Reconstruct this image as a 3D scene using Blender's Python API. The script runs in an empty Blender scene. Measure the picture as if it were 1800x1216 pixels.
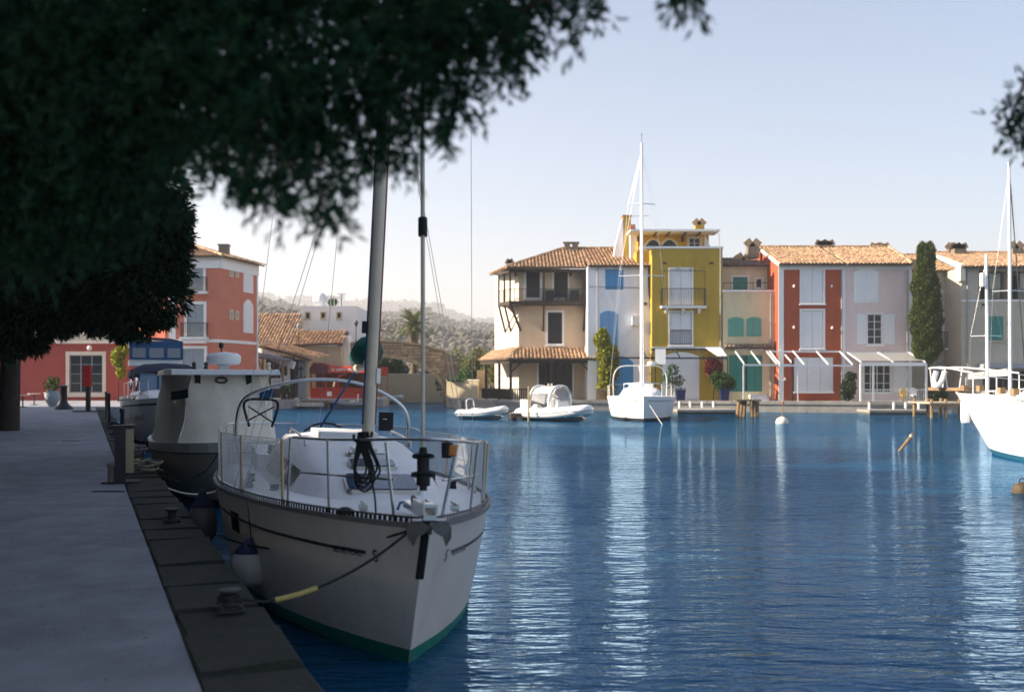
import bpy, math, random
import numpy as np
from mathutils import Vector, Matrix

R = math.radians
random.seed(7); rng = np.random.default_rng(11)
scene = bpy.context.scene
COL = scene.collection

# ------------------------------------------------------------------ camera
F, HOR, H = 1800.0, 668.0, 2.3          # focal length (px of the photo), horizon row, eye height over the water
cam_d = bpy.data.cameras.new('camera')
cam = bpy.data.objects.new('camera', cam_d); COL.objects.link(cam)
cam.location = (0, 0, H); cam.rotation_euler = (R(90), 0, 0)
cam_d.sensor_width = 36.0; cam_d.lens = 36.0
cam_d.shift_y = 60.0 / 1800.0
cam_d.clip_start = 0.1; cam_d.clip_end = 12000
cam_d.dof.use_dof = True; cam_d.dof.focus_distance = 17.0; cam_d.dof.aperture_fstop = 1.5
scene.camera = cam

# ------------------------------------------------------------------ sky, sun, exposure
SUN_EL, SUN_AZ = 27.0, -90.5            # azimuth clockwise from the view direction (+Y)
w = bpy.data.worlds.new('World'); scene.world = w; w.use_nodes = True
nt = w.node_tree; bg = nt.nodes['Background']
sky = nt.nodes.new('ShaderNodeTexSky'); sky.sky_type = 'NISHITA'; sky.sun_disc = False
sky.sun_elevation = R(SUN_EL); sky.sun_rotation = R(SUN_AZ)
sky.altitude = 0; sky.air_density = 1.0; sky.dust_density = .9; sky.ozone_density = 3.5
tint = nt.nodes.new('ShaderNodeMix'); tint.data_type = 'RGBA'; tint.blend_type = 'MULTIPLY'; tint.inputs['Factor'].default_value = 1.0
tint.inputs['B'].default_value = (1.06, .968, .90, 1)      # white balance of the film, the same all over the sky
nt.links.new(sky.outputs[0], tint.inputs['A']); nt.links.new(tint.outputs['Result'], bg.inputs[0]); bg.inputs[1].default_value = 0.08
sd = bpy.data.lights.new('sun', 'SUN'); sd.energy = 5.0; sd.angle = R(0.5); sd.color = (1.0, 0.86, 0.68)
sun = bpy.data.objects.new('sun', sd); COL.objects.link(sun)
sdir = Vector((math.sin(R(SUN_AZ)) * math.cos(R(SUN_EL)), math.cos(R(SUN_AZ)) * math.cos(R(SUN_EL)), math.sin(R(SUN_EL))))
sun.rotation_euler = sdir.to_track_quat('Z', 'Y').to_euler(); sun.location = (-40, 10, 60)
vs = scene.view_settings
vs.view_transform = 'Standard'; vs.look = 'None'; vs.exposure = 1.56; vs.gamma = 1.0; vs.use_curve_mapping = False
scene.cycles.use_denoising = True
scene.cycles.max_bounces = 8; scene.cycles.transparent_max_bounces = 8
scene.cycles.volume_bounces = 0
scene.cycles.sample_clamp_indirect = 6.0
scene.cycles.caustics_reflective = False; scene.cycles.caustics_refractive = False

# ------------------------------------------------------------------ small helpers
def fx(u, Y): return (u - 900.0) / F * Y
def fz(v, Y): return H - (v - HOR) / F * Y
def P(u, v, Y): return Vector((fx(u, Y), Y, fz(v, Y)))

MATS = {}
def mat(name, col, rough=0.75, var=0.12, scale=2.5, bump=0.0, bscale=30.0, metal=0.0, spec=0.4, island=0.0, col2=None, c2lo=.55, c2hi=.7, c2scale=1.2, emit=0, stretch=None):
    if name in MATS: return MATS[name]
    m = bpy.data.materials.new(name); m.use_nodes = True
    n = m.node_tree.nodes; l = m.node_tree.links
    b = n['Principled BSDF']
    b.inputs['Roughness'].default_value = rough; b.inputs['Metallic'].default_value = metal
    b.inputs['Specular IOR Level'].default_value = spec
    tc = n.new('ShaderNodeTexCoord'); src = tc.outputs['Object']
    if stretch:
        mp = n.new('ShaderNodeMapping'); mp.inputs['Scale'].default_value = stretch
        l.new(src, mp.inputs[0]); src = mp.outputs[0]
    nz = n.new('ShaderNodeTexNoise'); nz.inputs['Scale'].default_value = scale; nz.inputs['Detail'].default_value = 7
    nz.inputs['Roughness'].default_value = 0.62
    l.new(src, nz.inputs['Vector'])
    r = n.new('ShaderNodeValToRGB')
    r.color_ramp.elements[0].position = 0.28; r.color_ramp.elements[1].position = 0.74
    r.color_ramp.elements[0].color = tuple(max(0, c * (1 - var)) for c in col) + (1,)
    r.color_ramp.elements[1].color = tuple(min(.95, c * (1 + var)) for c in col) + (1,)
    l.new(nz.outputs['Fac'], r.inputs[0]); out = r.outputs[0]
    if col2 is not None:
        n2 = n.new('ShaderNodeTexNoise'); n2.inputs['Scale'].default_value = c2scale; n2.inputs['Detail'].default_value = 8
        n2.inputs['Roughness'].default_value = .7
        mp2 = n.new('ShaderNodeMapping'); mp2.inputs['Location'].default_value = (7.3, 2.1, 5.5)
        l.new(src, mp2.inputs[0]); l.new(mp2.outputs[0], n2.inputs['Vector'])
        rr = n.new('ShaderNodeMapRange'); rr.inputs['From Min'].default_value = c2lo; rr.inputs['From Max'].default_value = c2hi
        l.new(n2.outputs['Fac'], rr.inputs['Value'])
        mx = n.new('ShaderNodeMix'); mx.data_type = 'RGBA'
        l.new(rr.outputs[0], mx.inputs['Factor']); l.new(out, mx.inputs['A']); mx.inputs['B'].default_value = tuple(col2) + (1,)
        out = mx.outputs['Result']
    if island:
        g = n.new('ShaderNodeNewGeometry')
        hs = n.new('ShaderNodeHueSaturation')
        mr = n.new('ShaderNodeMapRange'); mr.inputs['To Min'].default_value = 1 - island; mr.inputs['To Max'].default_value = 1 + island
        l.new(g.outputs['Random Per Island'], mr.inputs['Value']); l.new(mr.outputs[0], hs.inputs['Value'])
        mr2 = n.new('ShaderNodeMapRange'); mr2.inputs['To Min'].default_value = .5 - island * .05; mr2.inputs['To Max'].default_value = .5 + island * .05
        ml = n.new('ShaderNodeMath'); ml.operation = 'FRACT'; mk = n.new('ShaderNodeMath'); mk.operation = 'MULTIPLY'; mk.inputs[1].default_value = 37.7
        l.new(g.outputs['Random Per Island'], mk.inputs[0]); l.new(mk.outputs[0], ml.inputs[0]); l.new(ml.outputs[0], mr2.inputs['Value'])
        l.new(mr2.outputs[0], hs.inputs['Hue'])
        l.new(out, hs.inputs['Color']); out = hs.outputs[0]
    l.new(out, b.inputs['Base Color'])
    if bump:
        nb = n.new('ShaderNodeTexNoise'); nb.inputs['Scale'].default_value = bscale; nb.inputs['Detail'].default_value = 5
        l.new(src, nb.inputs['Vector'])
        bp = n.new('ShaderNodeBump'); bp.inputs['Strength'].default_value = bump; bp.inputs['Distance'].default_value = 0.02
        l.new(nb.outputs['Fac'], bp.inputs['Height']); l.new(bp.outputs[0], b.inputs['Normal'])
    MATS[name] = m
    return m

def leafmat(name, col, var=.45, trans=.35, hue=.03, rough=.55):
    if name in MATS: return MATS[name]
    m = bpy.data.materials.new(name); m.use_nodes = True
    n = m.node_tree.nodes; l = m.node_tree.links
    b = n['Principled BSDF']; b.inputs['Roughness'].default_value = rough; b.inputs['Specular IOR Level'].default_value = .25
    g = n.new('ShaderNodeNewGeometry')
    hs = n.new('ShaderNodeHueSaturation'); hs.inputs['Color'].default_value = tuple(col) + (1,)
    mr = n.new('ShaderNodeMapRange'); mr.inputs['To Min'].default_value = 1 - var; mr.inputs['To Max'].default_value = 1 + var
    l.new(g.outputs['Random Per Island'], mr.inputs['Value']); l.new(mr.outputs[0], hs.inputs['Value'])
    mk = n.new('ShaderNodeMath'); mk.operation = 'MULTIPLY'; mk.inputs[1].default_value = 53.3
    fr = n.new('ShaderNodeMath'); fr.operation = 'FRACT'
    l.new(g.outputs['Random Per Island'], mk.inputs[0]); l.new(mk.outputs[0], fr.inputs[0])
    mr2 = n.new('ShaderNodeMapRange'); mr2.inputs['To Min'].default_value = .5 - hue; mr2.inputs['To Max'].default_value = .5 + hue
    l.new(fr.outputs[0], mr2.inputs['Value']); l.new(mr2.outputs[0], hs.inputs['Hue'])
    l.new(hs.outputs[0], b.inputs['Base Color'])
    t = n.new('ShaderNodeBsdfTranslucent'); l.new(hs.outputs[0], t.inputs['Color'])
    mx = n.new('ShaderNodeMixShader'); mx.inputs[0].default_value = trans
    l.new(b.outputs[0], mx.inputs[1]); l.new(t.outputs[0], mx.inputs[2])
    l.new(mx.outputs[0], n['Material Output'].inputs['Surface'])
    MATS[name] = m
    return m

def glassmat(name, col, rough=.05, alpha=1.0):
    if name in MATS: return MATS[name]
    m = bpy.data.materials.new(name); m.use_nodes = True
    b = m.node_tree.nodes['Principled BSDF']
    b.inputs['Base Color'].default_value = tuple(col) + (1,)
    b.inputs['Roughness'].default_value = rough; b.inputs['Specular IOR Level'].default_value = .6
    b.inputs['Alpha'].default_value = alpha
    MATS[name] = m
    return m

def props(o, label=None, cat=None, group=None, kind=None):
    if label: o['label'] = label
    if cat: o['category'] = cat
    if group: o['group'] = group
    if kind: o['kind'] = kind
    return o

def root(name, label, cat, loc, rz=0.0, group=None):
    o = bpy.data.objects.new(name, None); COL.objects.link(o)
    o.location = loc; o.rotation_euler = (0, 0, rz); o.empty_display_size = .2
    return props(o, label, cat, group)

def lerp(a, b, t): return a + (b - a) * t
def table(tb, x):
    xs = [p[0] for p in tb]; ys = [p[1] for p in tb]
    return float(np.interp(x, xs, ys))

class MB:
    """collects faces of ONE part; build() links them as one mesh object"""
    def __init__(s): s.v = []; s.f = []
    def add(s, vs, fs):
        b = len(s.v); s.v.extend([tuple(p) for p in vs]); s.f.extend([tuple(b + i for i in f) for f in fs]); return s
    def box(s, x0, x1, y0, y1, z0, z1):
        return s.add([(x0,y0,z0),(x1,y0,z0),(x1,y1,z0),(x0,y1,z0),(x0,y0,z1),(x1,y0,z1),(x1,y1,z1),(x0,y1,z1)],
                     [(0,3,2,1),(4,5,6,7),(0,1,5,4),(1,2,6,5),(2,3,7,6),(3,0,4,7)])
    def cbox(s, c, d): return s.box(c[0]-d[0]/2, c[0]+d[0]/2, c[1]-d[1]/2, c[1]+d[1]/2, c[2]-d[2]/2, c[2]+d[2]/2)
    def beam(s, p, q, wd, ht=None, up=(0,0,1)):
        ht = ht or wd; p = Vector(p); q = Vector(q); d = (q - p).normalized(); u = Vector(up)
        if abs(d.dot(u)) > .98: u = Vector((0,1,0))
        a = d.cross(u).normalized() * wd/2; b = a.cross(d).normalized() * ht/2
        return s.add([p-a-b,p+a-b,p+a+b,p-a+b,q-a-b,q+a-b,q+a+b,q-a+b],
                     [(0,1,2,3),(7,6,5,4),(0,4,5,1),(1,5,6,2),(2,6,7,3),(3,7,4,0)])
    def tube(s, pts, r, seg=8, cap=True, closed=False):
        pts = [Vector(p) for p in pts]; n = len(pts); rr = r if isinstance(r, (list, tuple)) else [r]*n
        vs = []; fs = []; ref = None
        for i, p in enumerate(pts):
            if closed: d = pts[(i+1) % n] - pts[i-1]
            else: d = pts[min(i+1,n-1)] - pts[max(i-1,0)]
            if d.length < 1e-9: d = Vector((0,0,1))
            d.normalize()
            if ref is None: ref = Vector((0,0,1)) if abs(d.z) < .9 else Vector((1,0,0))
            a = d.cross(ref)
            if a.length < 1e-4: a = d.cross(Vector((0.3,1,0.2)))
            a.normalize(); b = a.cross(d).normalized(); ref = b
            for k in range(seg):
                t = 2*math.pi*k/seg; vs.append(p + (a*math.cos(t) + b*math.sin(t))*rr[i])
        m = n if closed else n-1
        for i in range(m):
            j = (i+1) % n
            for k in range(seg):
                k2 = (k+1) % seg; fs.append((i*seg+k, i*seg+k2, j*seg+k2, j*seg+k))
        if cap and not closed:
            fs.append(tuple(range(seg))[::-1]); fs.append(tuple((n-1)*seg+k for k in range(seg)))
        return s.add(vs, fs)
    def lathe(s, prof, c=(0,0), seg=12, axis='z'):
        vs = []; fs = []
        for (r, z) in prof:
            for k in range(seg):
                t = 2*math.pi*k/seg; vs.append((c[0]+r*math.cos(t), c[1]+r*math.sin(t), z))
        for i in range(len(prof)-1):
            for k in range(seg):
                k2 = (k+1) % seg; fs.append((i*seg+k, i*seg+k2, (i+1)*seg+k2, (i+1)*seg+k))
        fs.append(tuple(range(seg))[::-1]); fs.append(tuple((len(prof)-1)*seg+k for k in range(seg)))
        return s.add(vs, fs)
    def prism_y(s, poly, y0, y1):
        n = len(poly); vs = [(x,y0,z) for x,z in poly] + [(x,y1,z) for x,z in poly]
        fs = [tuple(range(n)), tuple(range(n,2*n))[::-1]] + [(i, i+n, (i+1)%n+n, (i+1)%n) for i in range(n)]
        return s.add(vs, fs)
    def prism_x(s, poly, x0, x1):
        n = len(poly); vs = [(x0,y,z) for y,z in poly] + [(x1,y,z) for y,z in poly]
        fs = [tuple(range(n))[::-1], tuple(range(n,2*n))] + [(i, (i+1)%n, (i+1)%n+n, i+n) for i in range(n)]
        return s.add(vs, fs)
    def prism_z(s, poly, z0, z1):
        n = len(poly); vs = [(x,y,z0) for x,y in poly] + [(x,y,z1) for x,y in poly]
        fs = [tuple(range(n))[::-1], tuple(range(n,2*n))] + [(i, (i+1)%n, (i+1)%n+n, i+n) for i in range(n)]
        return s.add(vs, fs)
    def ring(s, x0, x1, z0, z1, t, y0, y1, tb=None):
        """rectangular frame of thickness t outside the given opening, one connected piece"""
        tb = t if tb is None else tb
        o = [(x0-t,z0-tb),(x1+t,z0-tb),(x1+t,z1+t),(x0-t,z1+t)]; i = [(x0,z0),(x1,z0),(x1,z1),(x0,z1)]
        vs = [(x,y0,z) for x,z in o]+[(x,y0,z) for x,z in i]+[(x,y1,z) for x,z in o]+[(x,y1,z) for x,z in i]
        fs = []
        for k in range(4):
            j = (k+1)%4
            fs += [(k,j,4+j,4+k),(8+k,12+k,12+j,8+j),(k,8+k,8+j,j),(4+k,4+j,12+j,12+k)]
        return s.add(vs, fs)
    def facade(s, x0, x1, z0, z1, holes, y=0.0, dep=0.22):
        xs = sorted(set([x0,x1]+[a for h in holes for a in h[:2]])); zs = sorted(set([z0,z1]+[a for h in holes for a in h[2:4]]))
        xs = [a for a in xs if x0-1e-6 <= a <= x1+1e-6]; zs = [a for a in zs if z0-1e-6 <= a <= z1+1e-6]
        nx, nz = len(xs), len(zs); vs = [(a,y,b) for b in zs for a in xs]; fs = []
        for j in range(nz-1):
            for i in range(nx-1):
                cx, cz = (xs[i]+xs[i+1])/2, (zs[j]+zs[j+1])/2
                if any(h[0]<cx<h[1] and h[2]<cz<h[3] for h in holes): continue
                fs.append((j*nx+i, j*nx+i+1, (j+1)*nx+i+1, (j+1)*nx+i))
        s.add(vs, fs)
        for h in holes:
            a,b,c,d = h[:4]; yy = y+dep
            s.add([(a,y,c),(b,y,c),(b,y,d),(a,y,d),(a,yy,c),(b,yy,c),(b,yy,d),(a,yy,d)], [(0,4,5,1),(1,5,6,2),(2,6,7,3),(3,7,4,0),(4,7,6,5)])
        return s
    def tiles(s, o, ex, es, poly, pitch=.29, row=.42):
        """rows of barrel tiles over a planar polygon given in (along eave, up slope)"""
        o = Vector(o); ex = Vector(ex).normalized(); es = Vector(es).normalized(); nn = ex.cross(es).normalized()
        if nn.z < 0: nn = -nn
        def inside(x, y):
            c = False; n = len(poly)
            for i in range(n):
                xa, ya = poly[i]; xb, yb = poly[(i+1)%n]
                if (ya > y) != (yb > y) and x < (xb-xa)*(y-ya)/(yb-ya)+xa: c = not c
            return c
        xa = min(p[0] for p in poly); xb = max(p[0] for p in poly); sb = max(p[1] for p in poly); sa = min(p[1] for p in poly)
        n = int((xb-xa)/pitch); m = int((sb-sa)/row)+1
        for i in range(n+1):
            cx = xa + (i+.5)*pitch; 
            for j in range(m):
                s0 = sa + j*row - .06; s1 = s0 + row + .08
                if not inside(cx, min(sb-.01, max(sa+.01,(s0+s1)/2))): continue
                jx = random.uniform(-.015,.015); jz = random.uniform(0,.015); ja = random.uniform(-.012,.012)
                vs = []
                for (ss, rr, hz) in ((s0, pitch*.44, .035), (s1, pitch*.36, .0)):
                    for k in range(5):
                        t = math.pi*k/4
                        vs.append(o + ex*(cx+jx+ja*(ss-s0)*3+rr*math.cos(t)) + es*ss + nn*(hz+jz+rr*.95*math.sin(t)))
                fs = [(k,k+1,6+k,5+k) for k in range(4)] + [(4,3,2,1,0)]
                s.add(vs, fs)
        return s
    def build(s, name, m, parent=None, smooth=False, kind=None, label=None):
        me = bpy.data.meshes.new(name); me.from_pydata(s.v, [], s.f); me.update()
        if m: me.materials.append(m)
        if smooth:
            me.polygons.foreach_set('use_smooth', [True]*len(me.polygons))
            try: me.set_sharp_from_angle(angle=R(40))
            except Exception: pass
        o = bpy.data.objects.new(name, me); COL.objects.link(o)
        if parent is not None: o.parent = parent
        if kind: o['kind'] = kind
        if label: o['label'] = label
        return o

def fastmesh(name, V, Fq, m, parent=None, nside=None):
    """V (n,3), Fq (k,nside) int arrays"""
    me = bpy.data.meshes.new(name); k, ns = Fq.shape
    me.vertices.add(len(V)); me.vertices.foreach_set('co', np.asarray(V, dtype=np.float32).ravel())
    me.loops.add(k*ns); me.loops.foreach_set('vertex_index', Fq.astype(np.int32).ravel())
    me.polygons.add(k); me.polygons.foreach_set('loop_start', np.arange(0, k*ns, ns, dtype=np.int32))
    me.update(calc_edges=True); me.validate()
    me.materials.append(m)
    o = bpy.data.objects.new(name, me); COL.objects.link(o)
    if parent is not None: o.parent = parent
    return o

def unit(a): return a / np.maximum(1e-9, np.linalg.norm(a, axis=-1, keepdims=True))

def sprays(pos, dirs, L, W, nb, spread=.8, curl=.25):
    """leaf sprays: at each pos, nb narrow pointed blades fanned round dirs; returns verts, quad faces"""
    n = len(pos)
    d = unit(dirs + 1e-6)
    ref = np.tile(np.array([[.13,.21,1.]]), (n,1)); a = unit(np.cross(d, ref)); b = np.cross(a, d)
    V = []
    for k in range(nb):
        ph = rng.uniform(0, 2*np.pi, n)[:,None]; sp = rng.uniform(.15, spread, n)[:,None]
        side = a*np.cos(ph)+b*np.sin(ph)
        bd = unit(d + side*sp); bd[:,2] -= curl*rng.uniform(0,1,n); bd = unit(bd)
        ln = (L*rng.uniform(.55,1.15,n))[:,None]; wd = (W*rng.uniform(.7,1.2,n))[:,None]
        base = pos + d*ln*rng.uniform(-.3,.9,n)[:,None]*.6
        cr = unit(np.cross(bd, unit(rng.normal(size=(n,3)))))
        V.append(np.stack([base, base+bd*ln*.45+cr*wd/2, base+bd*ln, base+bd*ln*.45-cr*wd/2], axis=1))
    V = np.concatenate(V, axis=0)
    Fq = np.arange(V.shape[0]*4).reshape(-1,4)
    return V.reshape(-1,3), Fq

def leaves(pos, L, W, nrm=None):
    """single leaves (pointed quads) at pos with random orientation"""
    n = len(pos)
    d = unit(rng.normal(size=(n,3)) + (0 if nrm is None else nrm*.8)); cr = unit(np.cross(d, rng.normal(size=(n,3))))
    ln = (L*rng.uniform(.6,1.2,n))[:,None]; wd = (W*rng.uniform(.7,1.2,n))[:,None]
    V = np.stack([pos-d*ln*.5, pos+cr*wd/2, pos+d*ln*.5, pos-cr*wd/2], axis=1)
    return V.reshape(-1,3), np.arange(n*4).reshape(-1,4)

def in_ball(n, c, r, hollow=.0):
    p = unit(rng.normal(size=(n,3))); q = rng.uniform(hollow**3, 1, n)**(1/3)
    return p*q[:,None]*np.array(r) + np.array(c), p

def arch_poly(x0, x1, z0, z1, rise, n=8):
    """door/window outline with a segmental arched top"""
    pts = [(x0,z0),(x1,z0)]
    for k in range(n+1):
        t = k/n; x = x1+(x0-x1)*t; pts.append((x, z1-rise+rise*math.sin(math.pi*t)**.8))
    return pts

def text_part(body, size, m, parent, M, name='lettering', extrude=.002, align='CENTER'):
    c = bpy.data.curves.new(name, 'FONT'); c.body = body; c.size = size; c.extrude = extrude; c.align_x = align; c.align_y = 'CENTER'
    o = bpy.data.objects.new('tmp_text', c); COL.objects.link(o)
    dg = bpy.context.evaluated_depsgraph_get(); dg.update()
    me = bpy.data.meshes.new_from_object(o.evaluated_get(dg)); bpy.data.objects.remove(o)
    me.transform(M); me.materials.clear(); me.materials.append(m)
    t = bpy.data.objects.new(name, me); COL.objects.link(t)
    if parent is not None: t.parent = parent
    return t

def rope(pts, r, n=24, sag=0.0):
    """polyline with a hanging sag between its two ends"""
    a, b = Vector(pts[0]), Vector(pts[-1]); out = []
    for k in range(n+1):
        t = k/n; p = a.lerp(b, t); p.z -= sag*4*t*(1-t); out.append(p)
    return out

# ------------------------------------------------------------------ materials
M_path = mat('path_concrete', (.31,.318,.345), .88, .18, 2.4, .9, 70, col2=(.225,.23,.25), c2lo=.48, c2hi=.66, c2scale=1.1)
M_kerb = mat('kerb_stone', (.024,.023,.020), .85, .5, 3, .9, 25, col2=(.014,.022,.008), c2lo=.45, c2hi=.62, c2scale=2.6)
M_quayface = mat('quay_face', (.10,.095,.08), .9, .3, 2, .5, 12)
M_farquay = mat('far_quay_stone', (.30,.28,.25), .9, .2, 1.5, .3, 10, col2=(.16,.15,.13))
M_dark = mat('dark_metal', (.02,.021,.024), .5, .2, 5, spec=.5)
M_iron = mat('cast_iron', (.025,.026,.028), .55, .3, 9, .4, 60)
M_black = mat('black_rubber', (.012,.012,.013), .7, .2, 6)
M_steel = mat('stainless', (.55,.54,.52), .28, .1, 8, metal=1.0)
M_alu = mat('anodised_alu', (.68,.58,.46), .42, .08, 6, metal=.15)
M_gel = mat('gelcoat_cream', (.70,.63,.56), .32, .06, 1.1, .02, 8, col2=(.56,.49,.42), c2lo=.52, c2hi=.8, c2scale=1.6, stretch=(2.2,2.2,.5))
M_deck = mat('deck_white', (.79,.79,.79), .55, .05, 4)
M_whitehull = mat('gelcoat_white', (.80,.80,.79), .3, .04, 1.0)
M_glassblue = glassmat('hatch_glass', (.03,.06,.12), .12)
M_glassdark = glassmat('dark_glass', (.012,.015,.018), .08)
M_pane = glassmat('window_pane', (.03,.038,.043), .06); M_pane.node_tree.nodes['Principled BSDF'].inputs['Specular IOR Level'].default_value = .22
M_green = mat('boot_green', (.005,.17,.12), .45, .1, 3)
M_canvasg = mat('green_canvas', (.004,.10,.075), .9, .2, 5, .4, 30)
M_canvasb = mat('beige_canvas', (.80,.73,.61), .9, .08, 2.0, .4, 9, col2=(.64,.57,.46), c2lo=.5, c2hi=.75, c2scale=1.1)
M_navy = mat('navy_canvas', (.012,.018,.045), .85, .2, 5, .3, 20)
M_blue = mat('blue_canvas', (.03,.10,.22), .8, .2, 5, .3, 20)
M_rope = mat('dark_rope', (.02,.02,.022), .9, .3, 40)
M_ropew = mat('white_rope', (.55,.53,.48), .9, .15, 40)
M_ropeb = mat('blue_rope', (.01,.07,.20), .9, .2, 40)
M_hose = mat('yellow_hose', (.50,.38,.12), .7, .15, 8)
M_tile = mat('roof_tile', (.42,.27,.16), .85, .3, 6, .3, 30, island=.38)
M_tiled = mat('roof_tile_dark', (.20,.15,.12), .85, .3, 6, .3, 30, island=.35)
M_tilebase = mat('roof_bed', (.12,.08,.055), .9, .2, 3)
M_wood = mat('dark_wood', (.045,.032,.024), .75, .3, 4, .3, 30, stretch=(1,1,.2))
M_timber = mat('weathered_timber', (.26,.17,.09), .85, .35, 3, .5, 25)
M_white = mat('white_paint', (.80,.79,.77), .6, .05, 3)
M_whitemetal = mat('white_metal', (.78,.78,.77), .4, .05, 5)
M_cream = mat('cream_plaster', (.66,.52,.36), .9, .08, .8, .25, 22, col2=(.56,.43,.29), c2lo=.5, c2hi=.75, c2scale=.7, stretch=(1,1,.4))
M_creamside = mat('cream_plaster_pale', (.74,.66,.54), .9, .08, .8, .25, 22)
M_whitepl = mat('white_plaster', (.84,.83,.85), .9, .05, .7, .25, 22, col2=(.66,.64,.63), c2lo=.5, c2hi=.8, c2scale=.7, stretch=(1,1,.4))
M_yellow = mat('mustard_plaster', (.44,.295,.035), .9, .14, .9, .3, 22, col2=(.37,.245,.035), c2lo=.5, c2hi=.75, c2scale=.7, stretch=(1,1,.4))
M_yellow2 = mat('mustard_plaster_deep', (.60,.36,.02), .9, .08, .7, .3, 22)
M_sand = mat('sand_plaster', (.62,.56,.36), .9, .12, .9, .3, 22, col2=(.52,.46,.30), c2lo=.5, c2hi=.75, c2scale=.7, stretch=(1,1,.4))
M_red = mat('red_plaster', (.38,.080,.034), .9, .16, .9, .3, 22, col2=(.31,.065,.035), c2lo=.5, c2hi=.75, c2scale=.8, stretch=(1,1,.4))
M_pink = mat('pink_plaster', (.70,.56,.54), .9, .09, .9, .25, 22, col2=(.60,.48,.46), c2lo=.52, c2hi=.78, c2scale=.7, stretch=(1,1,.4))
M_beige = mat('grey_beige_plaster', (.50,.45,.36), .9, .07, .8, .25, 22, col2=(.44,.39,.31), c2scale=.5)
M_salmon = mat('salmon_plaster', (.58,.19,.12), .9, .08, .7, .25, 22, col2=(.52,.17,.11), c2scale=.5)
M_teal = mat('teal_paint', (.03,.24,.19), .6, .12, 6)
M_teal2 = mat('pale_teal_paint', (.10,.33,.26), .6, .12, 6)
M_bluep = mat('blue_paint', (.075,.30,.58), .6, .1, 6)
M_blueplight = mat('pale_blue_paint', (.17,.36,.60), .6, .1, 6)
M_shut = mat('white_shutter', (.76,.76,.78), .6, .05, 6)
M_greyshut = mat('grey_shutter', (.30,.34,.38), .6, .12, 6)
M_darkdoor = mat('dark_door', (.022,.024,.028), .6, .3, 6)
M_stone = mat('bridge_stone', (.34,.27,.18), .92, .25, 2.5, .6, 14, island=.28)
M_mortar = mat('bridge_mortar', (.20,.165,.12), .95, .2, 4, .4, 20)
M_tan = mat('tan_wall', (.50,.42,.28), .9, .1, .9, .25, 20)
M_redpaint = mat('kiosk_red', (.42,.035,.012), .55, .12, 4)
M_thatch = mat('grey_reed', (.20,.19,.17), .95, .3, 3, .8, 60)
M_bark = mat('bark', (.055,.042,.032), .95, .4, 6, 1.0, 18)
M_pot = mat('blue_pot', (.012,.02,.09), .35, .2, 3)
M_terra = mat('terracotta', (.36,.15,.07), .8, .2, 4)
L_near = leafmat('conifer_leaf', (.011,.050,.022), .6, .42)
L_tree = leafmat('tree_leaf', (.018,.042,.020), .6, .3)
L_cyp = leafmat('cypress_leaf', (.062,.088,.016), .6, .2)
L_yel = leafmat('lemon_leaf', (.30,.30,.025), .5, .3)
L_green = leafmat('garden_leaf', (.05,.11,.03), .5, .3)
L_pale = leafmat('olive_leaf', (.15,.17,.07), .45, .3)
L_bloom = leafmat('bougainvillea_bloom', (.20,.025,.03), .5, .3)
L_palm = leafmat('palm_leaf', (.15,.18,.05), .4, .2)
L_hill = leafmat('hill_scrub', (.105,.098,.078), .28, .0, .09, .9)
# ================================================================== SETTING
def struct(name, mb, m, smooth=False):
    o = mb.build(name, m, smooth=smooth); o['kind'] = 'structure'; return o

# water -------------------------------------------------------------
m = bpy.data.materials.new('harbour_water'); m.use_nodes = True
n = m.node_tree.nodes; l = m.node_tree.links; b = n['Principled BSDF']
b.inputs['Base Color'].default_value = (.001,.05,.13,1); b.inputs['Roughness'].default_value = .06
b.inputs['IOR'].default_value = 1.333; b.inputs['Specular IOR Level'].default_value = .42; b.inputs['Specular Tint'].default_value = (.48,.76,1.0,1)
tc = n.new('ShaderNodeTexCoord')
def wave(scale, rot, sx, sy, detail=3):
    mp = n.new('ShaderNodeMapping'); mp.inputs['Scale'].default_value = (sx, sy, 1); mp.inputs['Rotation'].default_value = (0,0,R(rot))
    t = n.new('ShaderNodeTexNoise'); t.inputs['Scale'].default_value = scale; t.inputs['Detail'].default_value = detail; t.inputs['Roughness'].default_value = .5
    t.inputs['Distortion'].default_value = .4
    l.new(tc.outputs['Object'], mp.inputs[0]); l.new(mp.outputs[0], t.inputs['Vector']); return t.outputs['Fac']
b1 = n.new('ShaderNodeBump'); b1.inputs['Distance'].default_value = .085; b1.inputs['Strength'].default_value = 1.0
b2 = n.new('ShaderNodeBump'); b2.inputs['Distance'].default_value = .026; b2.inputs['Strength'].default_value = 1.0
l.new(wave(2.3, 12, .45, 1.35, 3), b1.inputs['Height']); l.new(wave(9.5, -8, .5, 1.3, 3), b2.inputs['Height'])
l.new(b1.outputs[0], b2.inputs['Normal'])
gust = wave(.09, 25, .6, 1.6, 3)                                # calm and ruffled patches
for q,lo_,hi_ in ((b1,.55,1.15),(b2,.45,1.25)):
    gm = n.new('ShaderNodeMapRange'); gm.inputs['From Min'].default_value = .38; gm.inputs['From Max'].default_value = .62
    gm.inputs['To Min'].default_value = lo_; gm.inputs['To Max'].default_value = hi_
    l.new(gust, gm.inputs['Value']); l.new(gm.outputs[0], q.inputs['Strength'])
df = n.new('ShaderNodeBsdfDiffuse'); df.inputs['Color'].default_value = (.001,.058,.135,1)
gl = n.new('ShaderNodeBsdfGlossy'); gl.inputs['Color'].default_value = (.48,.73,1.0,1); gl.inputs['Roughness'].default_value = .025
fr_ = n.new('ShaderNodeFresnel'); fr_.inputs['IOR'].default_value = 1.36
mxw = n.new('ShaderNodeMixShader')
for q in (df, gl, fr_): l.new(b2.outputs[0], q.inputs['Normal'])
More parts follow.
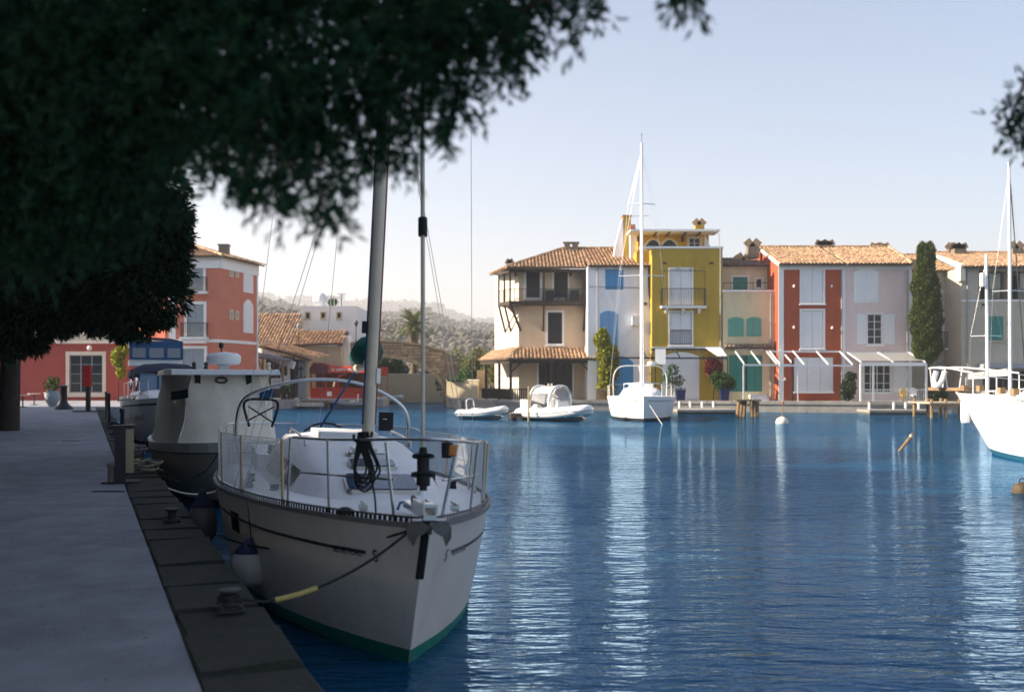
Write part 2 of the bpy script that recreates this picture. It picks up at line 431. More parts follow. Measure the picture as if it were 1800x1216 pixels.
l.new(fr_.outputs[0], mxw.inputs[0]); l.new(df.outputs[0], mxw.inputs[1]); l.new(gl.outputs[0], mxw.inputs[2])
n.remove(b); l.new(mxw.outputs[0], n['Material Output'].inputs['Surface'])
M_water = m
struct('water', MB().add([(-250,-200,0),(400,-200,0),(400,116,0),(-250,116,0)], [(0,1,2,3)]), M_water)

# land and hills ------------------------------------------------------
M_ground = mat('ground_soil', (.16,.13,.08), .95, .25, .05, col2=(.08,.10,.04), c2scale=.02)
struct('ground', MB().add([(-5000,113,.55),(5000,113,.55),(5000,6000,.55),(-5000,6000,.55)], [(0,1,2,3)]), M_ground)
M_hill = mat('hill_ground', (.125,.105,.085), .95, .3, .02, col2=(.06,.062,.045), c2lo=.45, c2hi=.6, c2scale=.035)
def vnoise(X, Y, s, seed):
    r_ = np.random.default_rng(seed); g = r_.uniform(-1,1,(64,64))
    x = (X/s) % 64; y = (Y/s) % 64; i = np.floor(x).astype(int); j = np.floor(y).astype(int); fx_ = x-i; fy_ = y-j
    fx_ = fx_*fx_*(3-2*fx_); fy_ = fy_*fy_*(3-2*fy_)
    a = g[i%64,j%64]; b_ = g[(i+1)%64,j%64]; c = g[i%64,(j+1)%64]; d = g[(i+1)%64,(j+1)%64]
    return (a*(1-fx_)+b_*fx_)*(1-fy_) + (c*(1-fx_)+d*fx_)*fy_
def hill_h(X, Y):
    ang = X/Y                                    # far ridge, middle hill and near slope: crest heights by bearing
    far = np.interp(ang, [-1.2,-.4,-.25,-.16,-.10,-.04,.05,.3,1.2], [130,165,168,146,152,124,105,95,80])
    mid = np.interp(ang, [-1.2,-.4,-.25,-.17,-.10,-.05,0,.3,1.2], [62,66,63,52,55,45,42,32,25])
    near = np.interp(ang, [-1.2,-.3,-.15,-.05,.3,1.2], [26,28,22,17,10,8])
    def bump(c, wd): return np.exp(-((Y-c)/wd)**2)
    z = near*bump(360,110) + mid*bump(850,230) + far*bump(2100,520)
    return z*(1+.10*vnoise(X,Y,70,3)+.05*vnoise(X,Y,23,4)) + 1.5*vnoise(X,Y,15,5) - 1.0
gx = np.linspace(-1,1,150); gy = np.concatenate([np.linspace(170,1200,90), np.linspace(1220,3000,50)])
VV = []; 
for y_ in gy:
    xx = gx*(.75*y_+200); zz = hill_h(xx, np.full_like(xx,y_)); VV.append(np.stack([xx,np.full_like(xx,y_),zz],1))
VV = np.concatenate(VV); nx_, ny_ = 150, len(gy)
ii = np.arange(nx_-1)[None,:]+np.arange(ny_-1)[:,None]*nx_
FF = np.stack([ii,ii+1,ii+1+nx_,ii+nx_],-1).reshape(-1,4)
ho = fastmesh('hills', VV, FF, M_hill); ho['kind'] = 'structure'
ho.data.polygons.foreach_set('use_smooth', [True]*len(ho.data.polygons))
# woodland on the hillsides: crowns as leafy lumps, nobody could count them
def wood(n, y0, y1, size, thin=-.35):
    yy = rng.uniform(y0,y1,n); an = rng.uniform(-.30,.06,n); xx = an*yy; zz = hill_h(xx,yy)
    keep = vnoise(xx,yy,size*9,9) > thin
    xx,yy,zz = xx[keep],yy[keep],zz[keep]; k = len(xx)
    V=[];Fc=[]
    sz = size*rng.uniform(.5,1.25,k)
    base = np.array([[0,0,1.0],[.9,0,.45],[.3,.85,.5],[-.75,.5,.4],[-.7,-.55,.5],[.3,-.85,.42],[0,0,-.3]])
    fc = np.array([[0,1,2],[0,2,3],[0,3,4],[0,4,5],[0,5,1],[6,2,1],[6,3,2],[6,4,3],[6,5,4],[6,1,5]])
    for q in range(3):
        off = rng.normal(size=(k,3))*np.array([.55,.55,.25])*sz[:,None]; off[:,2] = np.abs(off[:,2])
        bb = base[None]*(1+.35*rng.normal(size=(k,7,1)))*sz[:,None,None]*.62
        V.append((bb+off[:,None]+np.stack([xx,yy,zz+sz*.3],1)[:,None]).reshape(-1,3))
        Fc.append((fc[None]+7*np.arange(k)[:,None,None]+q*7*k).reshape(-1,3))
    return np.concatenate(V), np.concatenate(Fc)
Va,Fa = wood(4500,210,520,1.9); Vd,Fd = wood(5500,170,380,1.8,-2); Fa = np.concatenate([Fa,Fd+len(Va)]); Va = np.concatenate([Va,Vd]); Vb,Fb = wood(8500,520,1000,3.1); Vc,Fc_ = wood(4500,1500,2150,7.5)
VW = np.concatenate([Va,Vb,Vc]); FW = np.concatenate([Fa,Fb+len(Va),Fc_+len(Va)+len(Vb)])
wo = fastmesh('hillside_woodland', VW, FW, L_hill); wo['kind'] = 'stuff'
props(wo, 'bare winter woodland covering the hazy hills', 'woodland')

# foreground quay ---------------------------------------------------------
QZ = .70
QD = Vector((-.3849,.9230,0)); QN = Vector((.9230,.3849,0))      # along the quay, out over the water
Q0 = Vector((-.955,5.255,0))
def q_at(Y): return Q0 + QD*((Y-Q0.y)/QD.y)
KW = .585
pA = q_at(-14)-QN*KW; pB = q_at(61)-QN*KW
poly = [(pA.x,pA.y),(pB.x,pB.y),(-19.6,63.6),(-18.6,82),(-17.6,86.5),(-11.0,87.2),(-11.0,91.8),(-18.6,93.5),(-18.6,116),(-120,116),(-120,-14)]
struct('path', MB().prism_z(poly, -1.2, QZ), M_path)
qs = MB()
f0 = q_at(-14); f1 = q_at(61)
qs.add([(f0.x,f0.y,-1),(f1.x,f1.y,-1),(f1.x,f1.y,QZ-.32),(f0.x,f0.y,QZ-.32),
        (pA.x+.01,pA.y,-1),(pB.x+.01,pB.y,-1),(pB.x+.01,pB.y,QZ-.32),(pA.x+.01,pA.y,QZ-.32)],
       [(0,1,2,3),(3,2,6,7),(1,5,6,2),(0,3,7,4)])
quay = struct('quay_wall', qs, M_quayface)
# kerb stones, each one a block of its own
kmesh = []
for k in range(4):
    r_ = random.Random(k)
    mb = MB(); L_, hw = .5, KW/2
    a = [(-L_+.010, -hw), (L_-.010,-hw),(L_-.010,hw),(-L_+.010,hw)]
    j = lambda s: r_.uniform(-s,s)*1.8
    lo = [(x+j(.006),y+j(.01),-.30) for x,y in a]
    mid = [(x+j(.006),y+j(.008),-.03) for x,y in a]
    top = [(x*.965+j(.008),y*(.94 if y>0 else .97)+j(.014),j(.010)) for x,y in a]
    mb.add(lo+mid+top, [(3,2,1,0),(8,9,10,11)]+[(i,(i+1)%4,(i+1)%4+4,i+4) for i in range(4)]+[(i+4,(i+1)%4+4,(i+1)%4+8,i+8) for i in range(4)])
    me = bpy.data.meshes.new('stone'); me.from_pydata(mb.v,[],mb.f); me.update(); me.materials.append(M_kerb); kmesh.append(me)
t = -6.0; k = 0
while t < 56:
    ln = random.uniform(.68,.98)
    c = Q0 + QD*(t+ln/2) - QN*(KW/2 - .004)
    o = bpy.data.objects.new('stone', kmesh[k%4]); COL.objects.link(o); o.parent = quay
    o.location = (c.x+random.uniform(-.006,.006), c.y, QZ+.012+random.uniform(-.006,.008)); o.rotation_euler = (random.uniform(-.006,.006),random.uniform(-.006,.006), math.atan2(QD.y,QD.x)+random.uniform(-.006,.006)+(math.pi if False else 0))
    o.scale = (ln, 1, 1)
    t += ln; k += 1

# far quay ------------------------------------------------------------------
FQ = .75
fq = [(-5.6,88),(-3.6,82.5),(-1.4,78.2),(7.2,77),(16.0,74.2),(24.9,71.6),(30.5,71.0),(60,71.0)]
struct('far_quay', MB().prism_z(fq+[(60,116),(-5.6,116)], -1.2, FQ), M_farquay)
# coping along the far quay edge, one slab after another
for i in range(len(fq)-1):
    a = Vector(fq[i]+(0,)); bb_ = Vector(fq[i+1]+(0,)); d = (bb_-a); Ln = d.length; d.normalize(); nrm = Vector((d.y,-d.x,0))
    k = max(1,int(Ln/1.6))
    for j in range(k):
        p = a+d*(Ln*j/k+.015); q = a+d*(Ln*(j+1)/k-.015)
        mb = MB(); z0, z1 = FQ-.18, FQ+.05+random.uniform(-.01,.01)
        c4 = [p+nrm*.08,q+nrm*.08,q-nrm*.45,p-nrm*.45]
        mb.prism_z([(v.x,v.y) for v in c4], z0, z1)
        o = mb.build('stone', M_farquay, bpy.data.objects['far_quay'])
# lower landing docks in front of the yellow and pink houses
def landing(name, label, x0, x1, y0, y1, posts, zt=.30):
    r_ = root(name, label, 'dock', (x0,y0,0))
    wd, dp = x1-x0, y1-y0
    nsl = max(3,int(wd/1.5))
    for i in range(nsl):
        MB().box(wd*i/nsl+.01, wd*(i+1)/nsl-.01, 0, dp, zt-.16, zt+random.uniform(-.008,.008)).build('stone', M_farquay, r_)
    MB().box(0.05, wd-.05, .12, dp-.1, -.8, zt-.165).build('foundation', M_quayface, r_)
    for u in posts:
        MB().lathe([(.085,0),(.085,.42),(.06,.47),(.0,.48)], (u-x0, dp-.18), 8).build('fender_post', M_white, r_, True).location.z = zt
    return r_
landing('stone_dock','low stone landing dock with white posts below the mustard yellow house', fx(1187,70), fx(1291,70), 69.2, 73.6, [fx(u,73) for u in (1196,1215,1236,1256)])
landing('stone_dock','low stone landing dock with white posts below the pink house', fx(1526,68.5), fx(1648,68.5), 68.2, 70.8, [fx(u,70.4) for u in (1530,1573,1594,1617)])

# haze: one closed box of even air round the camera and the scene -----------------
hm = bpy.data.materials.new('haze_air'); hm.use_nodes = True
hn = hm.node_tree.nodes; hl = hm.node_tree.links; hn.remove(hn['Principled BSDF'])
pv = hn.new('ShaderNodeVolumePrincipled'); pv.inputs['Density'].default_value = .0006; pv.inputs['Color'].default_value = (.98,.96,.98,1)
pv.inputs['Anisotropy'].default_value = .2
hl.new(pv.outputs[0], hn['Material Output'].inputs['Volume'])
hz = MB().box(-3200,3200,-260,3300,-2.2,235).build('haze', hm); hz['kind'] = 'stuff'
props(hz, 'thin pale haze over the harbour and the hills', 'haze')

# fallen leaves and twigs on the path
nl=420; yy=rng.uniform(4,40,nl); cx=1.236-.417*yy-.75-rng.exponential(1.1,nl); pp_=np.stack([cx,yy,np.full(nl,QZ+.008)],1)
V_,F_=leaves(pp_,.05,.022); V_[:,2]=QZ+.004+np.abs(V_[:,2]-QZ-.008)*.25
lf=fastmesh('leaf_litter',V_,F_,leafmat('dry_leaf',(.06,.04,.02),.5,0)); lf['kind']='stuff'; props(lf,'scattered dry leaves on the shaded path','leaf litter')
# ================================================================== HOUSES
class House:
    def __init__(s, name, label, cat, u0, Y, z0=FQ, group='houses along the far quay'):
        s.Y, s.X0, s.z0 = Y, fx(u0,Y), z0
        s.r = root(name, label, cat, (s.X0, Y, z0), 0, group)
    def x(s, u, dy=0): return fx(u, s.Y+dy)-s.X0
    def z(s, v, dy=0): return fz(v, s.Y+dy)-s.z0
    def rect(s, u0,u1,v0,v1, dy=0): return (s.x(u0,dy), s.x(u1,dy), s.z(v1,dy), s.z(v0,dy))   # x0,x1,z0,z1

class setback:
    def __init__(s, h, dy): s.h, s.dy = h, dy
    def __enter__(s): s.old = set(o.name for o in bpy.data.objects)
    def __exit__(s, *a):
        for o in bpy.data.objects:
            if o.parent == s.h.r and o.name not in s.old: o.location.y += s.dy

def wall_box(h, x0,x1,z0,z1,dep, m, holes=(), y=0.0, name='wall'):
    mb = MB(); mb.facade(x0,x1,z0,z1,list(holes),y)
    mb.add([(x0,y,z0),(x0,y+dep,z0),(x0,y+dep,z1),(x0,y,z1)],[(0,3,2,1)])
    mb.add([(x1,y,z0),(x1,y+dep,z0),(x1,y+dep,z1),(x1,y,z1)],[(0,1,2,3)])
    mb.add([(x0,y+dep,z0),(x1,y+dep,z0),(x1,y+dep,z1),(x0,y+dep,z1)],[(0,3,2,1)])
    mb.add([(x0,y,z1),(x1,y,z1),(x1,y+dep,z1),(x0,y+dep,z1)],[(0,1,2,3)])
    return mb.build(name, m, h.r)

def shutters(h, rc, m, n=2, y=.10, rails=3):
    x0,x1,z0,z1 = rc; wd = (x1-x0)/n
    for i in range(n):
        a = x0+wd*i+.012; b_ = x0+wd*(i+1)-.012
        mb = MB(); mb.box(a,b_,y,y+.05,z0+.01,z1-.01)
        for k in range(rails):
            zc = lerp(z0+.12, z1-.12, k/max(1,rails-1)); mb.box(a+.01,b_-.01,y-.03,y+.005,zc-.07,zc+.07)
        nb = max(2,int((b_-a)/.16))
        for k in range(1,nb): 
            xc = lerp(a,b_,k/nb); mb.box(xc-.012,xc+.012,y-.010,y+.004,z0+.03,z1-.03)
        mb.build('shutter', m, h.r)

def open_shutter(h, x0,x1,z0,z1,m,y=-.06):
    mb = MB(); mb.box(x0,x1,y,y+.045,z0,z1)
    for k in range(12):
        zc = lerp(z0+.1,z1-.1,k/11); mb.box(x0+.05,x1-.05,y-.018,y+.01,zc-.03,zc+.03)
    mb.build('shutter', m, h.r)

def surround(h, rc, t=.14, m=None, y0=-.035, sill=True):
    x0,x1,z0,z1 = rc
    o = MB().ring(x0,x1,z0,z1,t,y0,.03).build('window_surround', m or M_white, h.r)
    if sill: MB().box(x0-t-.05,x1+t+.05,-.14,.0,z0-t-.05,z0-t+.03).build('sill', m or M_white, o)
    return o

def glazed(h, rc, m_frame, cols=2, rows=3, y=.12, name='window'):
    x0,x1,z0,z1 = rc
    o = MB().ring(x0+.06,x1-.06,z0+.06,z1-.06,.06,y-.02,y+.05).build(name, m_frame, h.r)
    mb = MB()
    for k in range(1,cols): 
        xc = lerp(x0,x1,k/cols); mb.box(xc-.03,xc+.03,y-.015,y+.03,z0+.055,z1-.055)
    for k in range(1,rows):
        zc = lerp(z0,z1,k/rows); mb.box(x0+.055,x1-.055,y-.01,y+.025,zc-.02,zc+.02)
    if mb.v: mb.build('glazing_bar', m_frame, o)
    for i in range(cols):
        for j in range(rows):
            a,b_ = lerp(x0,x1,i/cols),lerp(x0,x1,(i+1)/cols); c,d = lerp(z0,z1,j/rows),lerp(z0,z1,(j+1)/rows)
            MB().box(a+.01,b_-.01,y+.028,y+.04,c+.01,d-.01).build('pane', M_pane, o)
    return o

def arch_panel(h, rc, rise, m, y0=-.05, y1=.02, name='shutter', n=2, trim=None):
    x0,x1,z0,z1 = rc
    if trim: MB().prism_y(arch_poly(x0-.14,x1+.14,z0-.1,z1+.14,rise), y0+.025, y1).build('window_surround', trim, h.r)
    pts = arch_poly(x0,x1,z0,z1,rise,8)
    if n == 1:
        MB().prism_y(pts, y0, y1+.003).build(name, m, h.r)
    else:
        xm = (x0+x1)/2; ztop = max(p[1] for p in pts)
        right = [(xm+.012,z0),(x1,z0)]+[p for p in pts[2:] if p[0] > xm+.02]+[(xm+.012,ztop)]
        left = [(x0,z0),(xm-.012,z0),(xm-.012,ztop)]+[p for p in pts[2:] if p[0] < xm-.02]
        for q in (left,right): 
            mb = MB().prism_y(q, y0, y1+.003)
            for k in range(3):
                zc = lerp(z0+.15, z1-rise-.1, k/2); xs = [p[0] for p in q]; mb.box(min(xs)+.03,max(xs)-.03,y0-.02,y0+.005,zc-.05,zc+.05)
            mb.build(name, m, h.r)

def railing(h, x0,x1,z0,z1,y,m,name='railing',step=.13,returns=0.0):
    mb = MB(); mb.box(x0,x1,y-.025,y+.025,z1-.05,z1); mb.box(x0,x1,y-.02,y+.02,z0,z0+.04)
    n = max(2,int((x1-x0)/step))
    for k in range(n+1):
        xc = lerp(x0+.015,x1-.015,k/n); mb.box(xc-.012,xc+.012,y-.012,y+.012,z0+.03,z1-.04)
    if returns:
        for xc in (x0+.02,x1-.02):
            mb.box(xc-.02,xc+.02,y+.02,y+returns,z1-.05,z1)
            nn = max(2,int(returns/step))
            for k in range(1,nn+1): mb.box(xc-.012,xc+.012,y+returns*k/nn-.012,y+returns*k/nn+.012,z0,z1-.04)
    return mb.build(name, m, h.r)

def slope_roof(h, A, B, C, D, m=None, name='roof', pitch=.29, th=.10):
    """A,B eave left/right, C,D ridge right/left, local points; slab with barrel tiles"""
    A,B,C,D = [Vector(p) for p in (A,B,C,D)]
    ex = (B-A).normalized(); nn = ex.cross(D-A)
    if nn.z < 0: nn = -nn
    nn.normalize(); es = nn.cross(ex).normalized()
    if es.z < 0: es = -es
    mb = MB(); t = nn*th
    mb.add([A-t,B-t,C-t,D-t,A,B,C,D],[(3,2,1,0),(4,5,6,7),(0,1,5,4),(1,2,6,5),(2,3,7,6),(3,0,4,7)])
    o = mb.build(name, M_tilebase, h.r)
    pl = [((p-A).dot(ex),(p-A).dot(es)) for p in (A,B,C,D)]
    MB().tiles(A+nn*.004, ex, es, pl, pitch).build('tiles', m or M_tile, o, kind='stuff')
    return o

def ridge_cap(o, p, q, m=None, r=.13):
    p,q = Vector(p),Vector(q); n = max(2,int((q-p).length/.4)); mb = MB()
    for k in range(n):
        a = p.lerp(q,k/n-.01); b_ = p.lerp(q,(k+1)/n+.02); mb.tube([a,b_],[r,r*.86],8,True)
    return mb.build('ridge_tiles', m or M_tile, o, kind='stuff')

def chimney(h, x,y,z0,wd,dp,ht,m,cap='gable',mc=None):
    o = MB().box(x-wd/2,x+wd/2,y-dp/2,y+dp/2,z0,z0+ht).build('chimney', m, h.r)
    mc = mc or M_tile; mb = MB(); zt = z0+ht
    if cap == 'gable':
        mb.beam((x-wd*.55,y,zt+.02),(x,y,zt+.42),dp*1.05,.06,(0,1,0)); mb.beam((x+wd*.55,y,zt+.02),(x,y,zt+.42),dp*1.05,.06,(0,1,0))
    elif cap == 'slots':
        for k in (-1,1): mb.box(x+k*wd*.30-wd*.2,x+k*wd*.30+wd*.2,y-dp/2,y+dp/2,zt,zt+.42)
        mb.box(x-wd*.6,x+wd*.6,y-dp*.6,y+dp*.6,zt+.42,zt+.52)
    elif cap == 'pots':
        for k in (-1,1):
            mb.beam((x+k*wd*.28-.2,y,zt),(x+k*wd*.28,y,zt+.42),dp,.06,(0,1,0)); mb.beam((x+k*wd*.28+.2,y,zt),(x+k*wd*.28,y,zt+.42),dp,.06,(0,1,0))
    elif cap == 'slab':
        mb.box(x-wd*.6,x+wd*.6,y-dp*.6,y+dp*.6,zt+.001,zt+.10)
    mb.build('chimney_cap', mc, o)
    return o

def pergola(h, x0,x1,yf,zf,zb,m,posts=(0,1),raft=4,name='pergola',pw=.09):
    o = MB().box(x0,x1,yf-.05,yf+.05,zf-.12,zf).build(name, m, h.r)
    for t in posts: MB().box(lerp(x0,x1,t)-pw/2,lerp(x0,x1,t)+pw/2,yf-pw/2,yf+pw/2,0,zf-.12).build('post', m, o)
    for k in range(raft):
        xc = lerp(x0+.05,x1-.05,k/(raft-1)); MB().beam((xc,yf+.04,zf+.04),(xc,-.02,zb),.07,.09).build('rafter', m, o)
    MB().box(x0,x1,-.10,-.01,zb-.1,zb+.02).build('wall_plate', m, o)
    return o

# ---- cream house with the wooden balcony ------------------------------------
h = House('balcony_house','cream corner house with dark wooden balcony and tiled porch on posts','house',912,83)
Z = lambda v,Y: fz(v,Y)-h.z0
X = lambda wx: wx-h.X0
Yl = lambda wy: wy-h.Y
zt = Z(476,83)
win1 = h.rect(963,988,549,604); d_up = [h.rect(925,949,476,523), h.rect(974,998,476,523)]; d_gr = h.rect(947,1006,634,700)
mb = MB(); mb.facade(0,X(6.03),0,zt,[win1]+d_up+[d_gr])
pl = [(X(-1.47),Yl(88)),(X(-1.2),Yl(95)),(X(6.03),Yl(95)),(X(6.03),0)]
pp = [(0,0)]+pl
for i in range(len(pp)-1):
    a,b_ = pp[i],pp[i+1]; mb.add([(a[0],a[1],0),(b_[0],b_[1],0),(b_[0],b_[1],zt),(a[0],a[1],zt)],[(0,3,2,1)])
mb.build('wall', M_cream, h.r)
# side wall face in paler cream, sunlight painted into its colour
a,b_ = Vector((0,0,0)),Vector((X(-1.47),Yl(88),0)); nn = Vector((-.928,-.371,0))*.012
MB().add([a+nn,b_+nn,b_+nn+Vector((0,0,zt)),a+nn+Vector((0,0,zt))],[(0,3,2,1)]).build('sunlit_side', M_creamside, h.r)
surround(h, win1, .17); shutters(h, win1, M_darkdoor, 1, .08)
for rc in d_up: surround(h, rc, .15, M_white, sill=False); shutters(h, rc, M_darkdoor, 1, .08)
surround(h, d_gr, .16, M_white, sill=False); glazed(h, d_gr, M_darkdoor, 4, 2, .1, 'glass_door')
# balcony
zb = Z(529,81.5); zr = Z(478,81.5); yb = Yl(81.5)
bl = [(X(-.23),yb),(X(6.0),yb),(X(6.0),-.01),(.0,-.01),(X(-.40),Yl(85.35)),(X(-1.17),Yl(83.84))]
bal = MB().prism_z(bl, zb-.28, zb).build('balcony', M_wood, h.r)
def post(p, w_=.16, z0=None, z1=None, par=None, m=None): 
    return MB().box(p[0]-w_/2,p[0]+w_/2,p[1]-w_/2,p[1]+w_/2,z0,z1).build('post', m or M_wood, par)
c0 = (X(-.15),yb+.1); cl = (X(-1.08),Yl(83.8)); cm = ((c0[0]+cl[0])/2,(c0[1]+cl[1])/2)
for p in (c0,(h.x(956,-1.5),yb+.1),cl,cm): post(p,.15,zb,zr,bal)
post((h.x(1028,-1.5),yb+.1),.42,zb,zr,bal)
MB().beam((c0[0],c0[1],zr+.1),(X(6.0),yb+.1,zr+.1),.2,.24).build('beam', M_wood, bal)
MB().beam((c0[0],c0[1],zr+.1),(cl[0],cl[1],zr+.1),.2,.24).build('beam', M_wood, bal)
mb = MB(); zrl = zb+.95
for a,b_ in ((c0,(X(5.9),yb+.1)),(c0,cl)):
    mb.beam((a[0],a[1],zrl),(b_[0],b_[1],zrl),.05,.05); n_ = int(math.dist(a,b_)/.15)
    for k in range(n_+1):
        q = (lerp(a[0],b_[0],k/n_),lerp(a[1],b_[1],k/n_)); mb.box(q[0]-.012,q[0]+.012,q[1]-.012,q[1]+.012,zb,zrl)
mb.build('railing', M_dark, bal)
for p,q in (((c0[0],c0[1]),(.15,.0)),((h.x(956,-1.5),yb+.1),(h.x(955),0)),((h.x(1030,-1.5),yb+.1),(h.x(1026),0)),(cl,(X(-.55),Yl(85.7))),(cm,(X(-.1),Yl(84.6)))):
    MB().beam((p[0],p[1],zb-.2),(q[0],q[1],zb-2.3),.13,.16).build('bracket', M_wood, bal)
# wicker chairs on the balcony
for u in (966,1010):
    mb = MB(); xc = h.x(u,-.8); mb.box(xc-.35,xc+.35,yb+.5,yb+1.1,zb,zb+.42); mb.box(xc-.35,xc+.35,yb+1.0,yb+1.12,zb+.42,zb+.95)
    mb.box(xc-.35,xc-.26,yb+.5,yb+1.0,zb+.42,zb+.65); mb.box(xc+.26,xc+.35,yb+.5,yb+1.0,zb+.42,zb+.65)
    o = mb.build('wicker_chair', M_dark); o.location = h.r.location
    props(o, 'dark wicker armchair on the wooden balcony, %s of the two' % ('left' if u < 980 else 'right'), 'chair', 'balcony furniture')
mb = MB(); xc = h.x(988,-.8); mb.cbox((xc,yb+.85,zb+.70),(.8,.6,.05))
for a in (-.34,.34):
    for c in (-.24,.24): mb.box(xc+a-.03,xc+a+.03,yb+.85+c-.03,yb+.85+c+.03,zb,zb+.68)
o = mb.build('balcony_table', M_dark); o.location = h.r.location; props(o,'dark table between the wicker armchairs on the balcony','table','balcony furniture')
# roof
zE = Z(470,81.1); zR = Z(438,88); yE = Yl(81.1); yR = Yl(88)
hipx = X(4.4)
rf = slope_roof(h,(X(-.45),yE,zE),(X(6.03),yE,zE),(X(6.03),yR,zR),(hipx,yR,zR))
slope_roof(h,(X(-1.9),Yl(86.8),zE),(X(-.45),yE,zE),(hipx,yR,zR),(hipx-.4,yR+1.5,zR))
ridge_cap(rf,(X(-.45),yE,zE+.08),(hipx,yR,zR+.1)); ridge_cap(rf,(hipx,yR,zR+.1),(X(6.0),yR,zR+.1))
MB().add([(X(-.45),yE,zE),(hipx,yR,zR),(hipx,Yl(95),zE+.5),(X(-1.9),Yl(86.8),zE)],[(0,1,2,3)]).build('rear_roof', M_tilebase, rf)
chimney(h, h.x(1004,4.5), 4.5, Z(446,87.5)-.3, 1.15,.7, .75, M_mortar, 'slots', M_mortar)
chimney(h, h.x(896,3.5), 2.6, Z(470,85.5)-.6, .42,.42, .85, M_mortar, 'gable', M_tiled)
# porch
zpE = Z(631,79.5); zpT = Z(613,83)-.02
pc = (X(-.35),Yl(79.5)); pr = (h.x(1049,-3.5),Yl(79.5)); pf = (X(-2.75),Yl(85.5))
po = slope_roof(h,(pc[0],pc[1],zpE),(pr[0],pr[1],zpE),(h.x(1030),-.03,zpT),(.12,-.03,zpT),name='porch_roof')
slope_roof(h,(pf[0],pf[1],zpE),(pc[0],pc[1],zpE),(.12,-.03,zpT),(X(-1.5),Yl(87.6),zpT),name='porch_roof')
for p in ((pc[0]+.25,pc[1]+.25),(h.x(969,-3.2),pc[1]+.25),(h.x(1040,-3.2),pc[1]+.25),(lerp(pc[0],pf[0],.38)+.25,lerp(pc[1],pf[1],.38)),(lerp(pc[0],pf[0],.85)+.25,lerp(pc[1],pf[1],.85))):
    post(p,.22,0,zpE-.1,po)
MB().beam((pc[0]+.25,pc[1]+.25,zpE-.2),(pr[0]-.1,pr[1]+.25,zpE-.2),.2,.24).build('beam', M_wood, po)
MB().beam((pc[0]+.25,pc[1]+.25,zpE-.2),(pf[0]+.2,pf[1],zpE-.2),.2,.24).build('beam', M_wood, po)
for u,dx in ((896,1),(969,-1),(969,1),(1040,-1)):
    xc = h.x(u,-3.2); MB().beam((xc,pc[1]+.25,zpE-1.1),(xc+dx*.85,pc[1]+.25,zpE-.3),.1,.12).build('brace', M_wood, po)
fn = MB()                                                      # dark porch balustrade
for a,b_ in (((pc[0]+.25,pc[1]+.25),(h.x(940,-3.2),pc[1]+.25)),((pc[0]+.2,pc[1]+.3),(pf[0]+.25,pf[1]))):
    fn.beam((a[0],a[1],.85),(b_[0],b_[1],.85),.06,.08); n_ = int(math.dist(a,b_)/.16)
    for k in range(n_+1):
        q = (lerp(a[0],b_[0],k/n_),lerp(a[1],b_[1],k/n_)); fn.box(q[0]-.05,q[0]+.05,q[1]-.015,q[1]+.015,.05,.82)
fn.build('balustrade', M_wood, po)
for u in (906,1003):
    MB().box(h.x(u)-.09,h.x(u)+.09,-.22,-.01,Z(486,83),Z(478,83)).build('wall_lamp', M_dark, h.r)

# ---- white house with blue shutters -------------------------------------------
h = House('blue_shutter_house','white narrow house with bright blue shutters and blue arched door','house',1033,79.6)
Z = lambda v,Y: fz(v,Y)-h.z0
zt = h.z(468); wx = h.x(1139)
w1 = h.rect(1064,1096,472,509)
wall_box(h,.01,wx,0,zt,13,M_whitepl,[w1])
# battered buttress at the yellow house
MB().add([(wx,-.02,0),(wx+.35,-.02,0),(wx+.30,-.02,zt*.45),(wx,-.02,zt*.85),(wx,2,0),(wx+.35,2,0),(wx+.30,2,zt*.45),(wx,2,zt*.85)],
         [(0,1,2,3),(1,5,6,2),(2,6,7,3)]).build('buttress', M_whitepl, h.r)
shutters(h,w1,M_bluep,2,.06)
arch_panel(h,h.rect(1054,1086,546,612),.28,M_blueplight,-.05,.02)
arch_panel(h,h.rect(1068,1113,626,700),.5,M_bluep,-.05,.02,'door')
zE = h.z(469)+.02; zR = fz(438,88)-h.z0; yR = 88-h.Y
o = slope_roof(h,(.02,-.5,zE),(wx+.12,-.5,zE),(wx+.12,yR,zR),(.02,yR,zR)); ridge_cap(o,(.02,yR,zR+.1),(wx,yR,zR+.1))
MB().box(.02,wx,-.06,.0,zt-.25,zt-.02).build('cornice', M_whitepl, h.r)
MB().beam((.1,-.05,h.z(504)),(wx-.3,-.05,h.z(506)),.03,.03).build('cable', M_dark, h.r)
MB().box(h.x(1134)-.12,h.x(1134)+.12,-.22,-.01,h.z(536),h.z(532)).build('wall_lamp', M_dark, h.r)
MB().box(h.x(1110),h.x(1121),-.5,-.02,h.z(572),h.z(556)).build('air_conditioner', M_white, h.r)
mb = MB(); mb.beam((h.x(1062),-2.2,h.z(629,-2.2)),(h.x(1146),-2.2,h.z(629,-2.2)),.1,.12)
mb.build('awning_bar', M_dark, h.r)
for u in (1064,1130): MB().beam((h.x(u),-2.15,h.z(629,-2.2)),(h.x(u),-.02,h.z(616)),.06,.08).build('awning_arm', M_dark, h.r)

